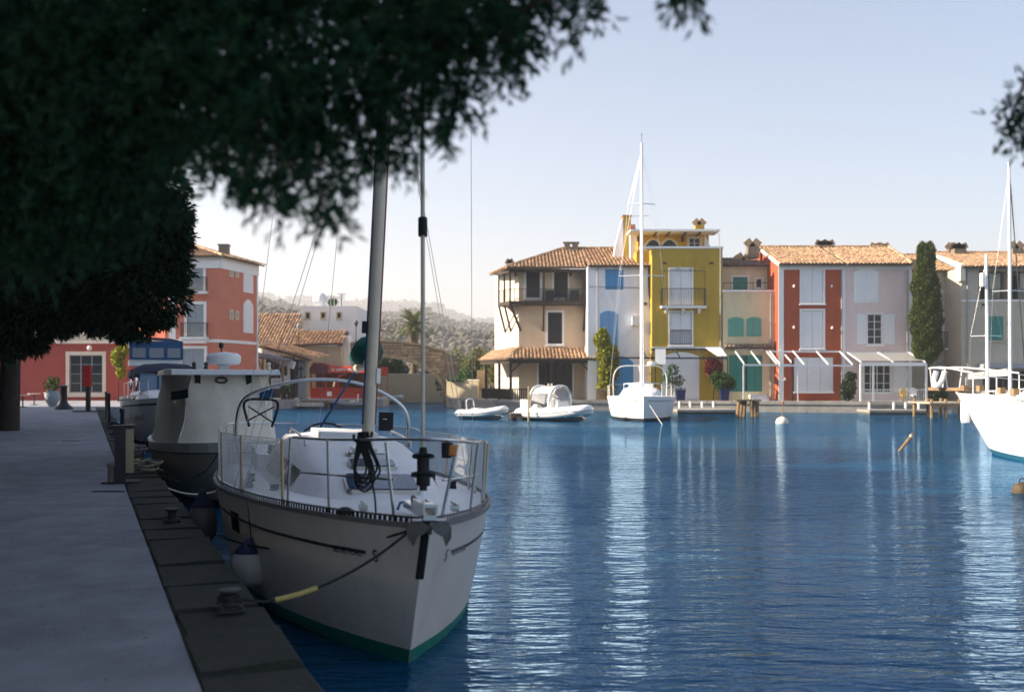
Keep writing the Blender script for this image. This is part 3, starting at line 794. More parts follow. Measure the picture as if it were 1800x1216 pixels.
# ---- mustard house with roof terrace ----------------------------------------------
h = House('mustard_house','tall mustard yellow house with iron balcony and roof terrace','house',1146,78.4)
zt = h.z(437); wx = h.x(1270)
wa,wb = h.rect(1178,1216,473,537),h.rect(1178,1216,549,606)
wall_box(h,0,wx,0,zt,9,M_yellow,[wa,wb])
MB().box(-.9,wx+.06,-.08,.5,zt+.003,zt+.16).build('coping', M_white, h.r)
MB().box(-1.0,-.005,1.5,9,h.z(480),zt).build('side_wall', M_yellow, h.r)
for rc in (wa,wb): surround(h,rc,.12,M_white,sill=(rc is wb)); shutters(h,rc,M_shut,2,.08)
zs = h.z(540); bx0,bx1 = h.x(1163,-.7),h.x(1242,-.7)
o = MB().box(bx0,bx1,-.75,-.002,zs-.1,zs+.06).build('balcony_slab', M_white, h.r)
for u in (1171,1200,1228): MB().prism_x([(-.55,zs-.11),(-.03,zs-.11),(-.03,zs-.5),(-.18,zs-.42)],h.x(u)-.1,h.x(u)+.1).build('corbel', M_white, o)
railing(h,bx0+.05,bx1-.05,zs+.06,h.z(508),-.68,M_dark,returns=.64)
mb = MB()                                                       # iron frame with curled top over the balcony
for xc in (bx0+.12,bx1-.12): mb.tube([(xc,-.66,h.z(508)),(xc,-.66,h.z(478))],.022,5)
mb.tube([(bx0+.12,-.66,h.z(478)),(bx1-.12,-.66,h.z(478))],.022,5)
for t in (0,.36,.66,.95):
    cx = lerp(bx0+.1,bx1-.1,t); mb.tube([(cx+.13*math.cos(a)*1,-.66,h.z(476)+.13*math.sin(a)+.02) for a in np.linspace(0,5.2,10)],.018,4)
mb.build('balcony_frame', M_dark, h.r)
railing(h,wb[0],wb[1],wb[2]+.03,h.z(580),-.03,M_dark)
arch_panel(h,h.rect(1168,1226,622,703),.35,M_shut,-.05,.02,'door',2,M_white)
for u in (1168,1250): MB().box(h.x(u)-.16,h.x(u)+.16,-.05,.0,h.z(464),h.z(461)).build('vent', M_dark, h.r)
MB().box(.0,wx,-.06,-.002,h.z(610)-.10,h.z(610)+.02).build('string_course', M_white, h.r)
# awning frame with a strip of white cloth
o = pergola(h,h.x(1152,-2.6),h.x(1279,-2.6),-2.6,h.z(628,-2.6),h.z(613),M_dark,(0.0,1,),4,'awning_frame',.07)
xa,xb_ = h.x(1240),h.x(1268)
MB().add([(xa,-.05,h.z(612)),(xb_,-.05,h.z(612)),(h.x(1278,-2.6),-2.55,h.z(626,-2.6)),(h.x(1262,-2.6),-2.55,h.z(626,-2.6)),
          (xa,-.05,h.z(612)+.03),(xb_,-.05,h.z(612)+.03),(h.x(1278,-2.6),-2.55,h.z(626,-2.6)+.03),(h.x(1262,-2.6),-2.55,h.z(626,-2.6)+.03)],
         [(0,1,2,3),(7,6,5,4),(0,4,5,1),(1,5,6,2),(2,6,7,3),(3,7,4,0)]).build('awning_cloth', M_white, o)
# roof terrace storey
dy = 3.2; tz0 = zt; tz1 = h.z(409,dy)
tw = h.rect(1211,1231,418,437,dy)
mb = MB(); wall_box(h,h.x(1121,dy),h.x(1246,dy),tz0-.05,tz1,5,M_yellow2,[tw],dy,'terrace_wall')
with setback(h,dy):
    arch_panel(h,h.rect(1136,1160,422,440,dy),.45,M_pane,-.03,.01,'window',1,M_creamside)
    arch_panel(h,h.rect(1164,1189,422,440,dy),.45,M_pane,-.03,.01,'window',1,M_creamside)
    surround(h,tw,.14,M_creamside); glazed(h,tw,M_white,2,2,.1)
can = MB().box(h.x(1108,1),h.x(1266,1),1.0,dy+.2,h.z(405,1)-.05,h.z(405,1)+.10).build('terrace_canopy', M_white, h.r)
for u in (1266,): MB().tube([(h.x(u,1)-.05,1.05,zt+.1),(h.x(u,1)-.05,1.05,h.z(413,1)),(h.x(u,1)-.4,1.05,h.z(406,1))],.03,6).build('post', M_whitemetal, can)
for u in (1150,1172,1200,1225): MB().box(h.x(u,2.8)-.04,h.x(u,2.8)+.04,1.2,dy,h.z(409,1)-.02,h.z(407,1)).build('rafter', M_wood, can)
for u in (1122,1200): 
    xc = h.x(u,2.9); MB().lathe([(.05,0),(.12,.06),(.12,.34),(.03,.44)],(xc,dy-.25),6).build('lantern', M_dark, h.r).location.z = h.z(425,2.9)
MB().prism_y([(h.x(1238,dy),tz0),(h.x(1256,dy),tz0),(h.x(1249,dy),lerp(tz0,tz1,.3)),(h.x(1243,dy),lerp(tz0,tz1,.7)),(h.x(1238,dy),tz1)],dy-.02,dy+.5).build('buttress', M_whitepl, h.r)
# tall chimney with a flared side
ch = chimney(h,h.x(1101,5),5,zt-.8,.62,1.0,h.z(382,5)-zt+.8,M_yellow,'slab',M_terra)
MB().prism_y([(h.x(1096,5)-.05,zt-2.4),(h.x(1096,5)-.05,h.z(384,5)),(h.x(1092,5),h.z(388,5)),(h.x(1080,5),h.z(437,5)),(h.x(1070,5),zt-2.4)],4.5,5.5).build('chimney_flare', M_whitepl, ch)  # left flare in white, sunlit yellow put into its colour
MB().prism_y([(h.x(1107,4),zt-.5),(h.x(1128,4),zt-.5),(h.x(1122,4),h.z(425,4)),(h.x(1110,4),h.z(404,4)),(h.x(1107,4),h.z(404,4))],3.6,4.4).build('parapet_flare', M_whitepl, h.r)
for u in (1109,1114): MB().lathe([(.1,0),(.16,.15),(.1,.3),(.13,.42)],(h.x(u,4.3),4.3),7).build('chimney_pot', M_terra, h.r).location.z = h.z(404,4.3)
chimney(h,h.x(1229,7),7,h.z(403,7),.75,.6,.3,M_yellow,'gable')
mb = MB(); xa = h.x(1107,5); mb.tube([(xa,5,h.z(382,5)),(xa,5,h.z(376,5))],.02,4); mb.tube([(h.x(1095,5),5,h.z(381,5)),(h.x(1142,5),5,h.z(379,5))],.015,4)
for u in (1115,1122,1130,1138): mb.tube([(h.x(u,5),4.8,h.z(379.5,5)),(h.x(u,5),5.2,h.z(379.5,5))],.012,4)
mb.build('aerial', M_dark, h.r)

# ---- small sand house with teal shutters ----------------------------------------------
h = House('sand_house','small sand coloured house with pale green arched shutters','house',1271,78.3)
zt = h.z(513); wx = h.x(1362)
dg = h.rect(1281,1340,624,688)
wall_box(h,0,wx,0,zt,3,M_sand,[dg])
MB().box(0.01,wx,-.07,.25,zt+.003,zt+.14).build('coping', M_white, h.r)
for a,b_ in ((1280,1307),(1312,1338)): arch_panel(h,h.rect(a,b_,557,591),.16,M_teal2,-.05,.02,'shutter',2)
glazed(h,dg,M_teal,4,3,.08,'glass_door'); shutters(h,(dg[0],lerp(dg[0],dg[1],.45),dg[2],dg[3]),M_teal,2,.03)
shutters(h,(lerp(dg[0],dg[1],.55),dg[1],dg[2],dg[3]),M_teal,2,.03)
u2 = 2.2; wz = h.z(468,u2); wd_ = h.rect(1288,1314,487,516,u2); ws = h.rect(1329,1340,490,506,u2)
wall_box(h,0,h.x(1351,u2),zt-.1,wz,8,M_sand,[wd_,ws],u2,'upper_wall')
with setback(h,u2):
    surround(h,wd_,.12,M_white,sill=False); shutters(h,wd_,M_teal,1,.08); surround(h,ws,.10,M_white,sill=False); glazed(h,ws,M_white,1,1)
MB().box(0.01,h.x(1352,u2),u2-.12,u2-.002,wz-.14,wz).build('cornice', M_white, h.r)
slope_roof(h,(.0,u2-.4,wz+.02),(h.x(1352,u2),u2-.4,wz+.02),(h.x(1352,u2),u2+5.5,wz+1.2),(.0,u2+5.5,wz+1.2),M_tiled)
railing(h,.05,h.x(1350),zt+.15,zt+.72,.1,M_dark,step=.5)
o = MB().box(.05,h.x(1357),-.42,-.005,h.z(612)-.05,h.z(611)).build('tiled_ledge', M_tilebase, h.r)
MB().tiles((.05,-.45,h.z(611)),(1,0,0),(0,1,.35),[(0,0),(h.x(1357)-.05,0),(h.x(1357)-.05,.5),(0,.5)],.29,.5).build('tiles', M_tiled, o, kind='stuff')
pergola(h,h.x(1307,-3.5),h.x(1395,-3.5),-3.5,h.z(640,-3.5),h.z(614),M_whitemetal,(0,),4,'pergola',.09)
for k in range(3): MB().box(h.x(1316),h.x(1345),-1.2+k*.35,-.05,.0+k*.16,.15+k*.16).build('step', M_white, h.r)

# ---- red and pink houses -----------------------------------------------------------------
h = House('red_house','deep red house with white shutters and white corner bands','house',1369,77)
zt = h.z(467); wx = h.x(1483)
ws = [h.rect(1409,1447,472,532),h.rect(1409,1447,546,611)]; gd = h.rect(1396,1465,628,690)
wall_box(h,0,wx,0,zt,12,M_red,ws+[gd])
zR = fz(436,83)-h.z0; yR = 6.0
MB().add([(0,0,zt),(0,12,zt),(0,yR,zR-.05),(.2,0,zt),(.2,12,zt),(.2,yR,zR-.05)],[(0,2,1),(3,4,5),(0,3,5,2),(2,5,4,1)]).build('gable', M_red, h.r)
MB().box(-.03,.36,-.05,-.002,0,zt-.02).build('corner_band', M_white, h.r)
MB().box(wx-.2,wx+.1,-.05,-.002,0,zt-.32).build('corner_band', M_white, h.r)
MB().box(.361,wx+.1,-.06,-.002,zt-.3,zt).build('cornice', M_white, h.r)
MB().beam((-.06,-.4,zt+.02),(-.06,yR,zR-.02),.16,.2).build('verge', M_white, h.r)
for rc in ws: surround(h,rc,.14,M_white); shutters(h,rc,M_shut,2,.05,3)
shutters(h,gd,M_shut,3,.04,4)
for u,v in ((1395,503),(1461,503),(1395,575),(1462,576),(1379,666)): MB().lathe([(.07,0),(.09,.1),(.04,.2)],(h.x(u),-.12),7).build('wall_lamp', M_white, h.r).location.z = h.z(v)-.1
o = slope_roof(h,(-.1,-.5,zt+.05),(wx+.05,-.5,zt+.05),(wx+.05,yR,zR),(-.1,yR,zR)); ridge_cap(o,(-.1,yR,zR+.1),(wx,yR,zR+.1))
chimney(h,h.x(1323,5.4),5.4,zR-.9,.9,.8,.9,M_mortar,'gable')
chimney(h,h.x(1307,7.5),7.5,zR-2.2,1.1,.8,1.3,M_mortar,'gable')
chimney(h,h.x(1450,6),6,zR-.5,1.15,.7,.65,M_mortar,'pots',M_tiled)
pergola(h,h.x(1370,-3),h.x(1500,-3),-3,h.z(641,-3),h.z(617),M_whitemetal,(.25,),4,'pergola',.08)
MB().box(h.x(1395,-1.6),h.x(1466,-1.6),-1.65,-1.58,h.z(691,-1.6),h.z(690,-1.6)+.08).build('blind_bar', M_white, h.r)
MB().box(h.x(1393,-3)-.06,h.x(1393,-3)+.06,-3.0,-2.9,0,h.z(632,-3)).build('dark_post', M_dark, h.r)

h = House('pink_house','pale pink house with white shutters and glazed white porch','house',1484.5,77)
zt = h.z(467); wx = h.x(1600)
wt = h.rect(1504,1541,476,530); wm = h.rect(1525,1551,552,605); gd = h.rect(1519,1566,640,690)
wall_box(h,0,wx,0,zt,12,M_pink,[wm,gd])
arch_panel(h,wt,.25,M_shut,-.05,.02,'shutter',2,M_white)
surround(h,wm,.10,M_white); glazed(h,wm,M_white,2,4)
open_shutter(h,h.x(1506),h.x(1522),wm[2],wm[3],M_shut); open_shutter(h,h.x(1554),h.x(1573),wm[2],wm[3],M_shut)
surround(h,gd,.1,M_white,sill=False); glazed(h,gd,M_white,4,3,.1,'glass_door')
shutters(h,h.rect(1570,1600,640,690),M_shut,1,-.06)
MB().box(.01,wx+.1,-.06,-.002,zt-.28,zt).build('cornice', M_white, h.r)
MB().box(wx-.1,wx+.1,-.05,-.002,0,zt-.3).build('corner_band', M_white, h.r)
rw = h.x(1603,-.5)
o = slope_roof(h,(.06,-.5,zt+.05),(rw,-.5,zt+.05),(h.x(1562,6),yR,zR),(.06,yR,zR)); ridge_cap(o,(.06,yR,zR+.1),(h.x(1562,6),yR,zR+.1)); ridge_cap(o,(h.x(1562,6),yR,zR+.1),(rw,-.5,zt+.15))
MB().add([(rw,-.5,zt+.05),(rw,12,zt+.05),(h.x(1562,6),yR,zR)],[(0,1,2)]).build('hip_roof', M_tile, o)
chimney(h,h.x(1548,6),6.2,zR-.4,1.3,.7,.35,M_mortar,'pots')
# white porch with railing
px0,px1 = h.x(1513,-3.2),h.x(1628,-3.2)
o = pergola(h,px0,px1,-3.2,h.z(637,-3.2),h.z(619),M_whitemetal,(0,.19,1),3,'porch_frame',.13)
MB().box(px0,px1,-3.28,-3.12,h.z(643,-3.2),h.z(637,-3.2)-.001).build('porch_beam', M_whitemetal, o)
railing(h,px0,px1,.05,h.z(684,-3.2),-3.2,M_whitemetal,'railing',.17)
MB().add([(px0,-3.1,h.z(634,-3.2)),(px1,-3.1,h.z(634,-3.2)),(px1-.3,-.05,h.z(620)),(px0,-.05,h.z(620))],[(0,1,2,3)]).build('porch_roof', glassmat('frosted_sheet',(.5,.5,.48),.5,.55), o)
for u,m_,nm,lb in ((1590,mat('yellow_plastic',(.62,.42,.03),.5),'garden_chair','yellow plastic garden chair inside the white porch'),(1608,M_whitemetal,'garden_chair','white garden chair inside the white porch')):
    Yc = 75.6; r_ = root(nm,lb,'chair',(fx(u,Yc),Yc,FQ),0,'porch chairs')
    MB().box(-.24,.24,-.24,.22,.40,.45).build('seat', m_, r_); MB().prism_y(arch_poly(-.25,.25,.45,1.0,.2),.2,.25).build('backrest', m_, r_)
    for a in (-.21,.21):
        for c in (-.2,.2): MB().box(a-.025,a+.025,c-.025,c+.025,0,.4).build('leg', m_, r_)

# ---- beige houses at the right end -------------------------------------------------------
h = House('beige_house','grey beige house with small iron balcony behind the cypress','house',1600,80)
zt = h.z(478); wx = h.x(1682)
wb = h.rect(1652,1672,548,610)
wall_box(h,.02,wx,0,zt,10,M_beige,[wb])
shutters(h,wb,M_shut,2,.04)
zR = h.z(450,5); o = slope_roof(h,(.02,-.5,zt+.02),(wx,-.5,zt+.02),(wx,5,zR),(.02,5,zR)); ridge_cap(o,(.02,5,zR+.1),(wx,5,zR+.1))
MB().box(.02,wx,-.05,-.002,h.z(513),h.z(511)).build('string_course', M_white, h.r)
zs = h.z(612); MB().box(h.x(1640),h.x(1694),-.7,-.002,zs-.14,zs).build('balcony_slab', M_white, h.r); railing(h,h.x(1642),h.x(1692),zs,h.z(584),-.62,M_dark,returns=.58)
MB().box(h.x(1680)-.1,h.x(1680)+.1,-.2,-.01,h.z(537),h.z(534)).build('wall_lamp', M_dark, h.r)
arch_panel(h,h.rect(1648,1676,632,700),.4,M_greyshut,-.04,.02,'door')
chimney(h,h.x(1673,4),4,zR-.6,.7,.6,1.0,M_mortar,'gable')

h = House('loggia_house','beige house with deep curtained loggia and green shuttered window','house',1690,77)
zt = h.z(471); wx = h.x(1900)
lg = [h.rect(1724,1772,476,526),h.rect(1778,1830,476,526)]; gw = h.rect(1736,1763,556,598)
gd = [h.rect(1725,1800,650,700)]
mb = MB(); mb.facade(0,wx,0,zt,lg,0,1.8); mb.add([(0,0,0),(0,11,0),(0,11,zt),(0,0,zt)],[(0,3,2,1)]); mb.add([(0,0,zt),(wx,0,zt),(wx,11,zt),(0,11,zt)],[(0,1,2,3)])
mb.build('wall', M_beige, h.r)
for i,rc in enumerate(lg):
    railing(h,rc[0],rc[1],rc[2]+.02,h.z(508),.1,M_dark)
    with setback(h,1.55): glazed(h,(rc[0]+.2,rc[1]-.2,rc[2],rc[3]-.2),M_wood,3,1,.1,'glass_door')
    mb = MB(); x0 = rc[0]+.9; cur = [(x0+k*.05, .55+.05*math.sin(k*1.9)) for k in range(18)]
    mb.add([(x,y,rc[2]+.05) for x,y in cur]+[(x,y,rc[3]-.15) for x,y in cur],[(k,k+1,k+19,k+18) for k in range(17)])
    mb.build('curtain', mat('curtain_cloth',(.5,.5,.42),.9,.1,4), h.r)
    MB().box(rc[0]-.12,rc[0]+.002,-.06,.1,rc[2],rc[3]).build('loggia_post', M_wood, h.r)
surround(h,gw,.10,M_beige,-.07); shutters(h,gw,M_teal,2,-.055)
zR = h.z(446,6); o = slope_roof(h,(-.1,-.5,zt+.02),(wx,-.5,zt+.02),(wx,6,zR),(-.1,6,zR)); ridge_cap(o,(-.1,6,zR+.1),(wx,6,zR+.1))
MB().beam((-.1,-.5,zt+.08),(-.1,6,zR+.08),.3,.22).build('verge', M_creamside, h.r)
MB().box(-.25,.12,-.4,.4,zt-1.0,zt+.05).build('kneeler', M_creamside, h.r)
MB().box(.0,wx,-.05,-.002,h.z(530),h.z(527)).build('string_course', M_white, h.r)
MB().box(h.x(1718),wx,-1.8,-.002,h.z(645)-.1,h.z(640)).build('awning', M_greyshut, h.r)
MB().box(h.x(1728),h.x(1815),-.05,-.002,h.z(700),h.z(652)).build('shopfront', M_darkdoor, h.r)
chimney(h,h.x(1690,5),5.5,zR-.5,.95,.7,.8,M_mortar,'pots',M_tiled); chimney(h,h.x(1792,5),5.5,zR-.5,.9,.7,.8,M_mortar,'gable')
MB().box(h.x(1728)-.1,h.x(1728)+.1,-.2,-.01,h.z(537),h.z(534)).build('wall_lamp', M_dark, h.r)

# downpipes and cables on the house fronts
def downpipe(hx,Y,z1,m,par):
    MB().tube([(hx,-.10,z1),(hx,-.07,z1-.25),(hx,-.07,.05)],.05,6).build('downpipe',m,par)
M_zinc=mat('zinc_pipe',(.32,.32,.33),.5,.15,6)
for nm,u in (('mustard_house',1266),('red_house',1479),('pink_house',1594),('beige_house',1646),('blue_shutter_house',1050),('loggia_house',1700),('sand_house',1354)):
    o=bpy.data.objects[nm]; Yh=o.location.y; top_={'mustard_house':436,'red_house':474,'pink_house':474,'beige_house':480,'blue_shutter_house':472,'loggia_house':474,'sand_house':516}[nm]
    downpipe(fx(u,Yh)-o.location.x,Yh,fz(top_,Yh)-o.location.z,M_zinc,o)

# ================================================================== LEFT SIDE: salmon house, restaurant, bridge
# salmon house: front faces the camera, right face turns away
C = Vector((fx(386,78),78,QZ)); D = Vector((fx(453,84),84,QZ))
h = House('salmon_house','three storey salmon house with white bands and small balconies','house',386,78,QZ,'buildings round the harbour head')
zt = h.z(452); zb1 = h.z(599); 
yy0 = h.x(300)
wT = h.rect(335,357,452,512); wM = h.rect(329,358,535,592); wG = h.rect(321,359,613,668)
mb = MB(); mb.facade(h.x(290),0,0,zt,[wT,wM,wG])
dD = D-C
def onr(t,z,out=0.0):            # point on the right face
    nr = Vector((dD.y,-dD.x,0)).normalized(); p = dD*t+nr*out; return (p.x,p.y,z)
mb.add([onr(0,0),onr(1,0),onr(1,zt),onr(0,zt)],[(0,1,2,3)])
bk = Vector((-10,dD.y+4,0)); mb.add([onr(1,0),(bk.x,bk.y,0),(bk.x,bk.y,zt),onr(1,zt)],[(0,1,2,3)])
mb.add([(h.x(290),0,0),(h.x(290),10,0),(h.x(290),10,zt),(h.x(290),0,zt)],[(0,3,2,1)])
mb.build('wall', M_salmon, h.r)
def rbox(t0,t1,z0,z1,out,m_,name,par=None):
    mb = MB(); a0,a1 = onr(t0,z0,.002),onr(t1,z0,.002); b0,b1 = onr(t0,z0,out),onr(t1,z0,out)
    mb.add([a0,a1,b1,b0,(a0[0],a0[1],z1),(a1[0],a1[1],z1),(b1[0],b1[1],z1),(b0[0],b0[1],z1)],[(0,3,2,1),(4,5,6,7),(0,1,5,4),(1,2,6,5),(2,3,7,6),(3,0,4,7)])
    return mb.build(name, m_, par or h.r)
for rc in (wT,wM,wG): surround(h,rc,.22,M_white,sill=False); shutters(h,rc,M_greyshut,2,.08,4)
for rc in (wT,wM):
    o = MB().box(rc[0]-.4,rc[1]+.4,-.6,-.002,rc[2]-.2,rc[2]-.02).build('balcony_slab', M_white, h.r)
    railing(h,rc[0]-.35,rc[1]+.35,rc[2]-.02,rc[2]+1.05,-.55,M_dark,returns=.5)
MB().prism_y([(wM[0]-.2,wM[2]-.5),(wM[1]+.2,wM[2]-.5),(wM[1]+.4,wM[2]-.22),(wM[0]-.4,wM[2]-.22)],-.4,-.003).build('corbel', M_white, h.r)
MB().box(h.x(290),.03,-.07,-.003,zb1-.12,zb1+.12).build('string_course', M_white, h.r)
rbox(0,1,zb1-.12,zb1+.12,.07,M_white,'string_course')
MB().box(h.x(290),.05,-.12,-.003,zt-.85,zt).build('cornice', M_white, h.r); rbox(0,1.0,zt-.85,zt,.12,M_white,'cornice')
rbox(.965,1.0,0,zt-.86,.05,M_white,'corner_band')
MB().box(h.x(297),h.x(309),-.05,-.003,0,zt).build('corner_band', M_white, h.r)
zz = lambda v,t: fz(v,78+6*t)-QZ
for (t0,t1,v0,v1) in ((.24,.34,469,486),(.40,.48,470,487),(.24,.34,544,561),(.40,.48,546,562)):
    o = rbox(t0,t1,zz(v1,t0),zz(v0,t0),.04,M_sand,'window'); rbox(t0+.02,t1-.02,zz(v1,t0)+.12,zz(v0,t0)-.12,.05,M_greyshut,'shutter',o)
for (v0,v1,rs) in ((469,511,0),(538,582,1)):
    t0,t1 = .64,.82; o = rbox(t0-.04,t1+.04,zz(v1,.7)-.15,zz(v0,.7)+.1,.05,M_white,'window_surround')
    if rs:
        a = [onr(lerp(t0-.04,t1+.04,k/8),zz(v0,.7)+.1+.45*math.sin(math.pi*k/8),.05) for k in range(9)]; b_ = [onr(lerp(t0-.04,t1+.04,k/8),zz(v0,.7)+.1+.45*math.sin(math.pi*k/8),.0) for k in range(9)]
        MB().add(a+b_,[tuple(range(9)),tuple(range(17,8,-1))]+[(k,k+9,k+10,k+1) for k in range(8)]).build('arch', M_white, o)
    rbox(t0,t1,zz(v1,.7),zz(v0,.7),.07,M_shut,'shutter',o)
rv = .55; nrm = Vector((dD.y,-dD.x,0)).normalized()
E0 = Vector((h.x(280),-rv,zt+.02)); E1 = Vector((.35,-rv,zt+.02)); E2 = Vector(onr(1.03,zt+.02,rv)); 
ap = Vector((-4.8,6.5,zt+1.9)); ap0 = Vector((h.x(280),6.5,zt+1.9))
o = slope_roof(h,E0,E1,ap,ap0); slope_roof(h,E1,E2,ap+Vector((.0,2.0,0)),ap); ridge_cap(o,E1+Vector((0,0,.08)),ap+Vector((0,0,.1)))
chimney(h,onr(.5,0)[0]-1.2,onr(.5,0)[1],zt+.1,.7,.7,1.15,M_mortar,'slab',M_tiled)
MB().add([(E2.x,E2.y,E2.z),(bk.x,bk.y,E2.z),(ap.x,ap.y+2,ap.z)],[(0,1,2)]).build('hip_roof', M_tiled, o)
# lantern on its wall
o = MB().tube([(h.x(303),-.03,h.z(606)),(h.x(303),-.45,h.z(603)),(h.x(303),-.45,h.z(608))],.03,5).build('lantern_arm', M_dark, h.r)
MB().lathe([(.10,-.35),(.2,.0),(.24,.02),(.05,.25)],(h.x(303),-.45),8).build('lantern', M_dark, o).location.z = h.z(613)

# low red wing of the salmon house
h = House('red_wing','single storey red shop wing with large grey window under the tree','building',-260,80.5,QZ,'buildings round the harbour head')
zt = h.z(604); wx = h.x(300,-1)
sw = h.rect(122,180,624,690)
wall_box(h,0,wx,0,zt,8,mat('dark_red_plaster',(.36,.075,.06),.9,.1,.8,.3,20),[sw])
surround(h,sw,.28,M_creamside); glazed(h,sw,M_greyshut,3,4,.1)
MB().box(0,wx,-.25,.4,zt+.003,zt+.22).build('cornice', M_creamside, h.r)
o = MB().tube([(h.x(161),-.02,h.z(612)),(h.x(161),-.3,h.z(612))],.03,6).build('lamp_arm', M_dark, h.r)
MB().lathe([(.02,-.2),(.14,-.15),(.2,0),(.14,.15),(.02,.2)],(h.x(161),-.4),10).build('globe_lamp', M_whitemetal, o, True).location.z = h.z(612)

# white house behind with roof terrace
h = House('white_terrace_house','white cubic house with three tiny windows and roof terrace','house',527,101,.6,'buildings round the harbour head')
tw = [h.rect(a,a+6,550,559) for a in (538,565,593)]
wall_box(h,0,h.x(627),0,h.z(538),9,mat('dull_white_plaster',(.80,.79,.78),.9,.05,.8),tw)
for rc in tw: surround(h,rc,.12,M_tan); shutters(h,rc,M_darkdoor,1,.1)
MB().lathe([(.75,0),(.7,.4),(.45,.75),(.05,.9)],(h.x(553),3),12).build('dome', M_white, h.r, True).location.z = h.z(538)+.7
MB().box(h.x(546),h.x(560),2,4,h.z(538),h.z(538)+.7).build('dome_base', M_white, h.r)
mb = MB(); zc = h.z(538)
for k in range(8):
    xc = h.x(562+k*6); mb.box(xc-.03,xc+.03,.4,.46,zc,zc+.95)
mb.box(h.x(562),h.x(604),.4,.46,zc+.9,zc+.96); mb.build('railing', M_whitemetal, h.r)
P_,_n = in_ball(260,(h.x(580),1.6,zc+.5),(.6,.4,.4)); V_,F_ = leaves(P_,.3,.14); fastmesh('terrace_plant',V_,F_,L_green,h.r)
MB().box(h.x(590),h.x(602),1,2.2,zc+1.25,zc+1.33).build('parasol', M_white, h.r); MB().box(h.x(596)-.03,h.x(596)+.03,1.5,1.6,zc,zc+1.25).build('parasol_pole', M_dark, h.r)

# restaurant with tiled roofs
h = House('restaurant','open fronted harbour restaurant with tiled roofs and reed awning','restaurant',455,88,QZ,'buildings round the harbour head')
zz = lambda v,dy=0: h.z(v,dy)
# big rear roof
o = slope_roof(h,(h.x(448,6),6,zz(612,6)),(h.x(536,6),6,zz(612,6)),(h.x(528,13),13,zz(553,13)),(h.x(448,13),13,zz(553,13)),name='rear_roof')
o = slope_roof(h,(h.x(513,4),4,zz(607,4)),(h.x(602,4),4,zz(604,4)),(h.x(614,9),9,zz(583,9)),(h.x(525,9),9,zz(583,9)),name='middle_roof',pitch=.36)
MB().box(h.x(516,4.4),h.x(600,4.4),4.4,9,0,zz(608,4.4)).build('wall', M_tan, h.r)
MB().box(h.x(448,6.5),h.x(528,6.5),6.5,13,0,zz(613,6.5)).build('rear_wall', M_tan, h.r)
MB().box(h.x(602,6),h.x(613,6),6,8,0,zz(590,6)).build('rear_wall', M_whitepl, h.r)
# long front roof falling to the right
A_ = Vector((h.x(452),.3,zz(607))); B_ = Vector((h.x(546,-1.2),-1.2,zz(632,-1.2)))
mb = MB(); up = Vector((0,3.2,.6))
o = MB().add([A_,B_,B_+up,A_+up,A_+Vector((0,0,-.12)),B_+Vector((0,0,-.12)),B_+up+Vector((0,0,-.12)),A_+up+Vector((0,0,-.12))],[(0,1,2,3),(7,6,5,4),(0,4,5,1),(1,5,6,2),(2,6,7,3),(3,7,4,0)]).build('front_roof', M_tilebase, h.r)
ex = (B_-A_).normalized(); nn = ex.cross(up).normalized(); es = nn.cross(ex)
MB().tiles(A_,ex,es,[(0,0),((B_-A_).length,0),((B_-A_).length,3.2),(0,3.2)]).build('tiles', M_tile, o, kind='stuff')
MB().beam(A_+Vector((0,.05,-.5)),B_+Vector((-1.4,.15,-.5)),.2,.62).build('fascia', M_whitepl, h.r)
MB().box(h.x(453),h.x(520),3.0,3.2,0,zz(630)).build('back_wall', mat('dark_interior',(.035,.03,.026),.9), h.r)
for u in (508,516): MB().box(h.x(u)-.1,h.x(u)+.1,-.2,0,0,zz(628)).build('post', M_navy if u==516 else M_white, h.r)
MB().box(h.x(522),h.x(540),.5,.6,0,zz(632)).build('grey_panel', M_greyshut, h.r)
mb = MB(); ax = h.x(527); az = zz(658)                          # anchor emblem
mb.box(ax-.05,ax+.05,.44,.499,az-.3,az+.7); mb.box(ax-.28,ax+.28,.44,.499,az+.45,az+.53)
mb.tube([(ax+.42*math.cos(a),.47,az-.0+.42*math.sin(a)) for a in np.linspace(math.pi*1.1,math.pi*1.9,8)],.05,5); mb.lathe([(.0,0),(.1,.0),(.1,.05),(0,.05)],(ax,.47),8)
mb.build('anchor_emblem', M_dark, h.r)
MB().box(h.x(540),h.x(545),-.6,-.35,0,zz(630)).build('pillar', M_tan, h.r)
MB().box(h.x(494),h.x(508),-.1,.1,0,zz(660)).build('white_partition', M_whitepl, h.r)
o = MB().add([(h.x(385,-2),-1.5,zz(620)),(h.x(508,-2),-2.0,zz(634)),(h.x(508,-2),.2,zz(627)),(h.x(385,-2),.2,zz(612)),
          (h.x(385,-2),-1.5,zz(620)-.15),(h.x(508,-2),-2.0,zz(634)-.15),(h.x(508,-2),.2,zz(627)-.15),(h.x(385,-2),.2,zz(612)-.15)],[(0,1,2,3),(7,6,5,4),(0,4,5,1),(1,5,6,2),(2,6,7,3),(3,7,4,0)]).build('reed_awning', M_thatch, h.r)
for u in (462,497): 
    MB().box(h.x(u,-1.8)-.09,h.x(u,-1.8)+.09,-1.9,-1.72,0,zz(630)).build('post', M_timber, o)
    MB().beam((h.x(u,-1.8),-1.8,zz(652)),(h.x(u-9,-1.8),-1.8,zz(632)),.1,.12).build('brace', M_timber, o)
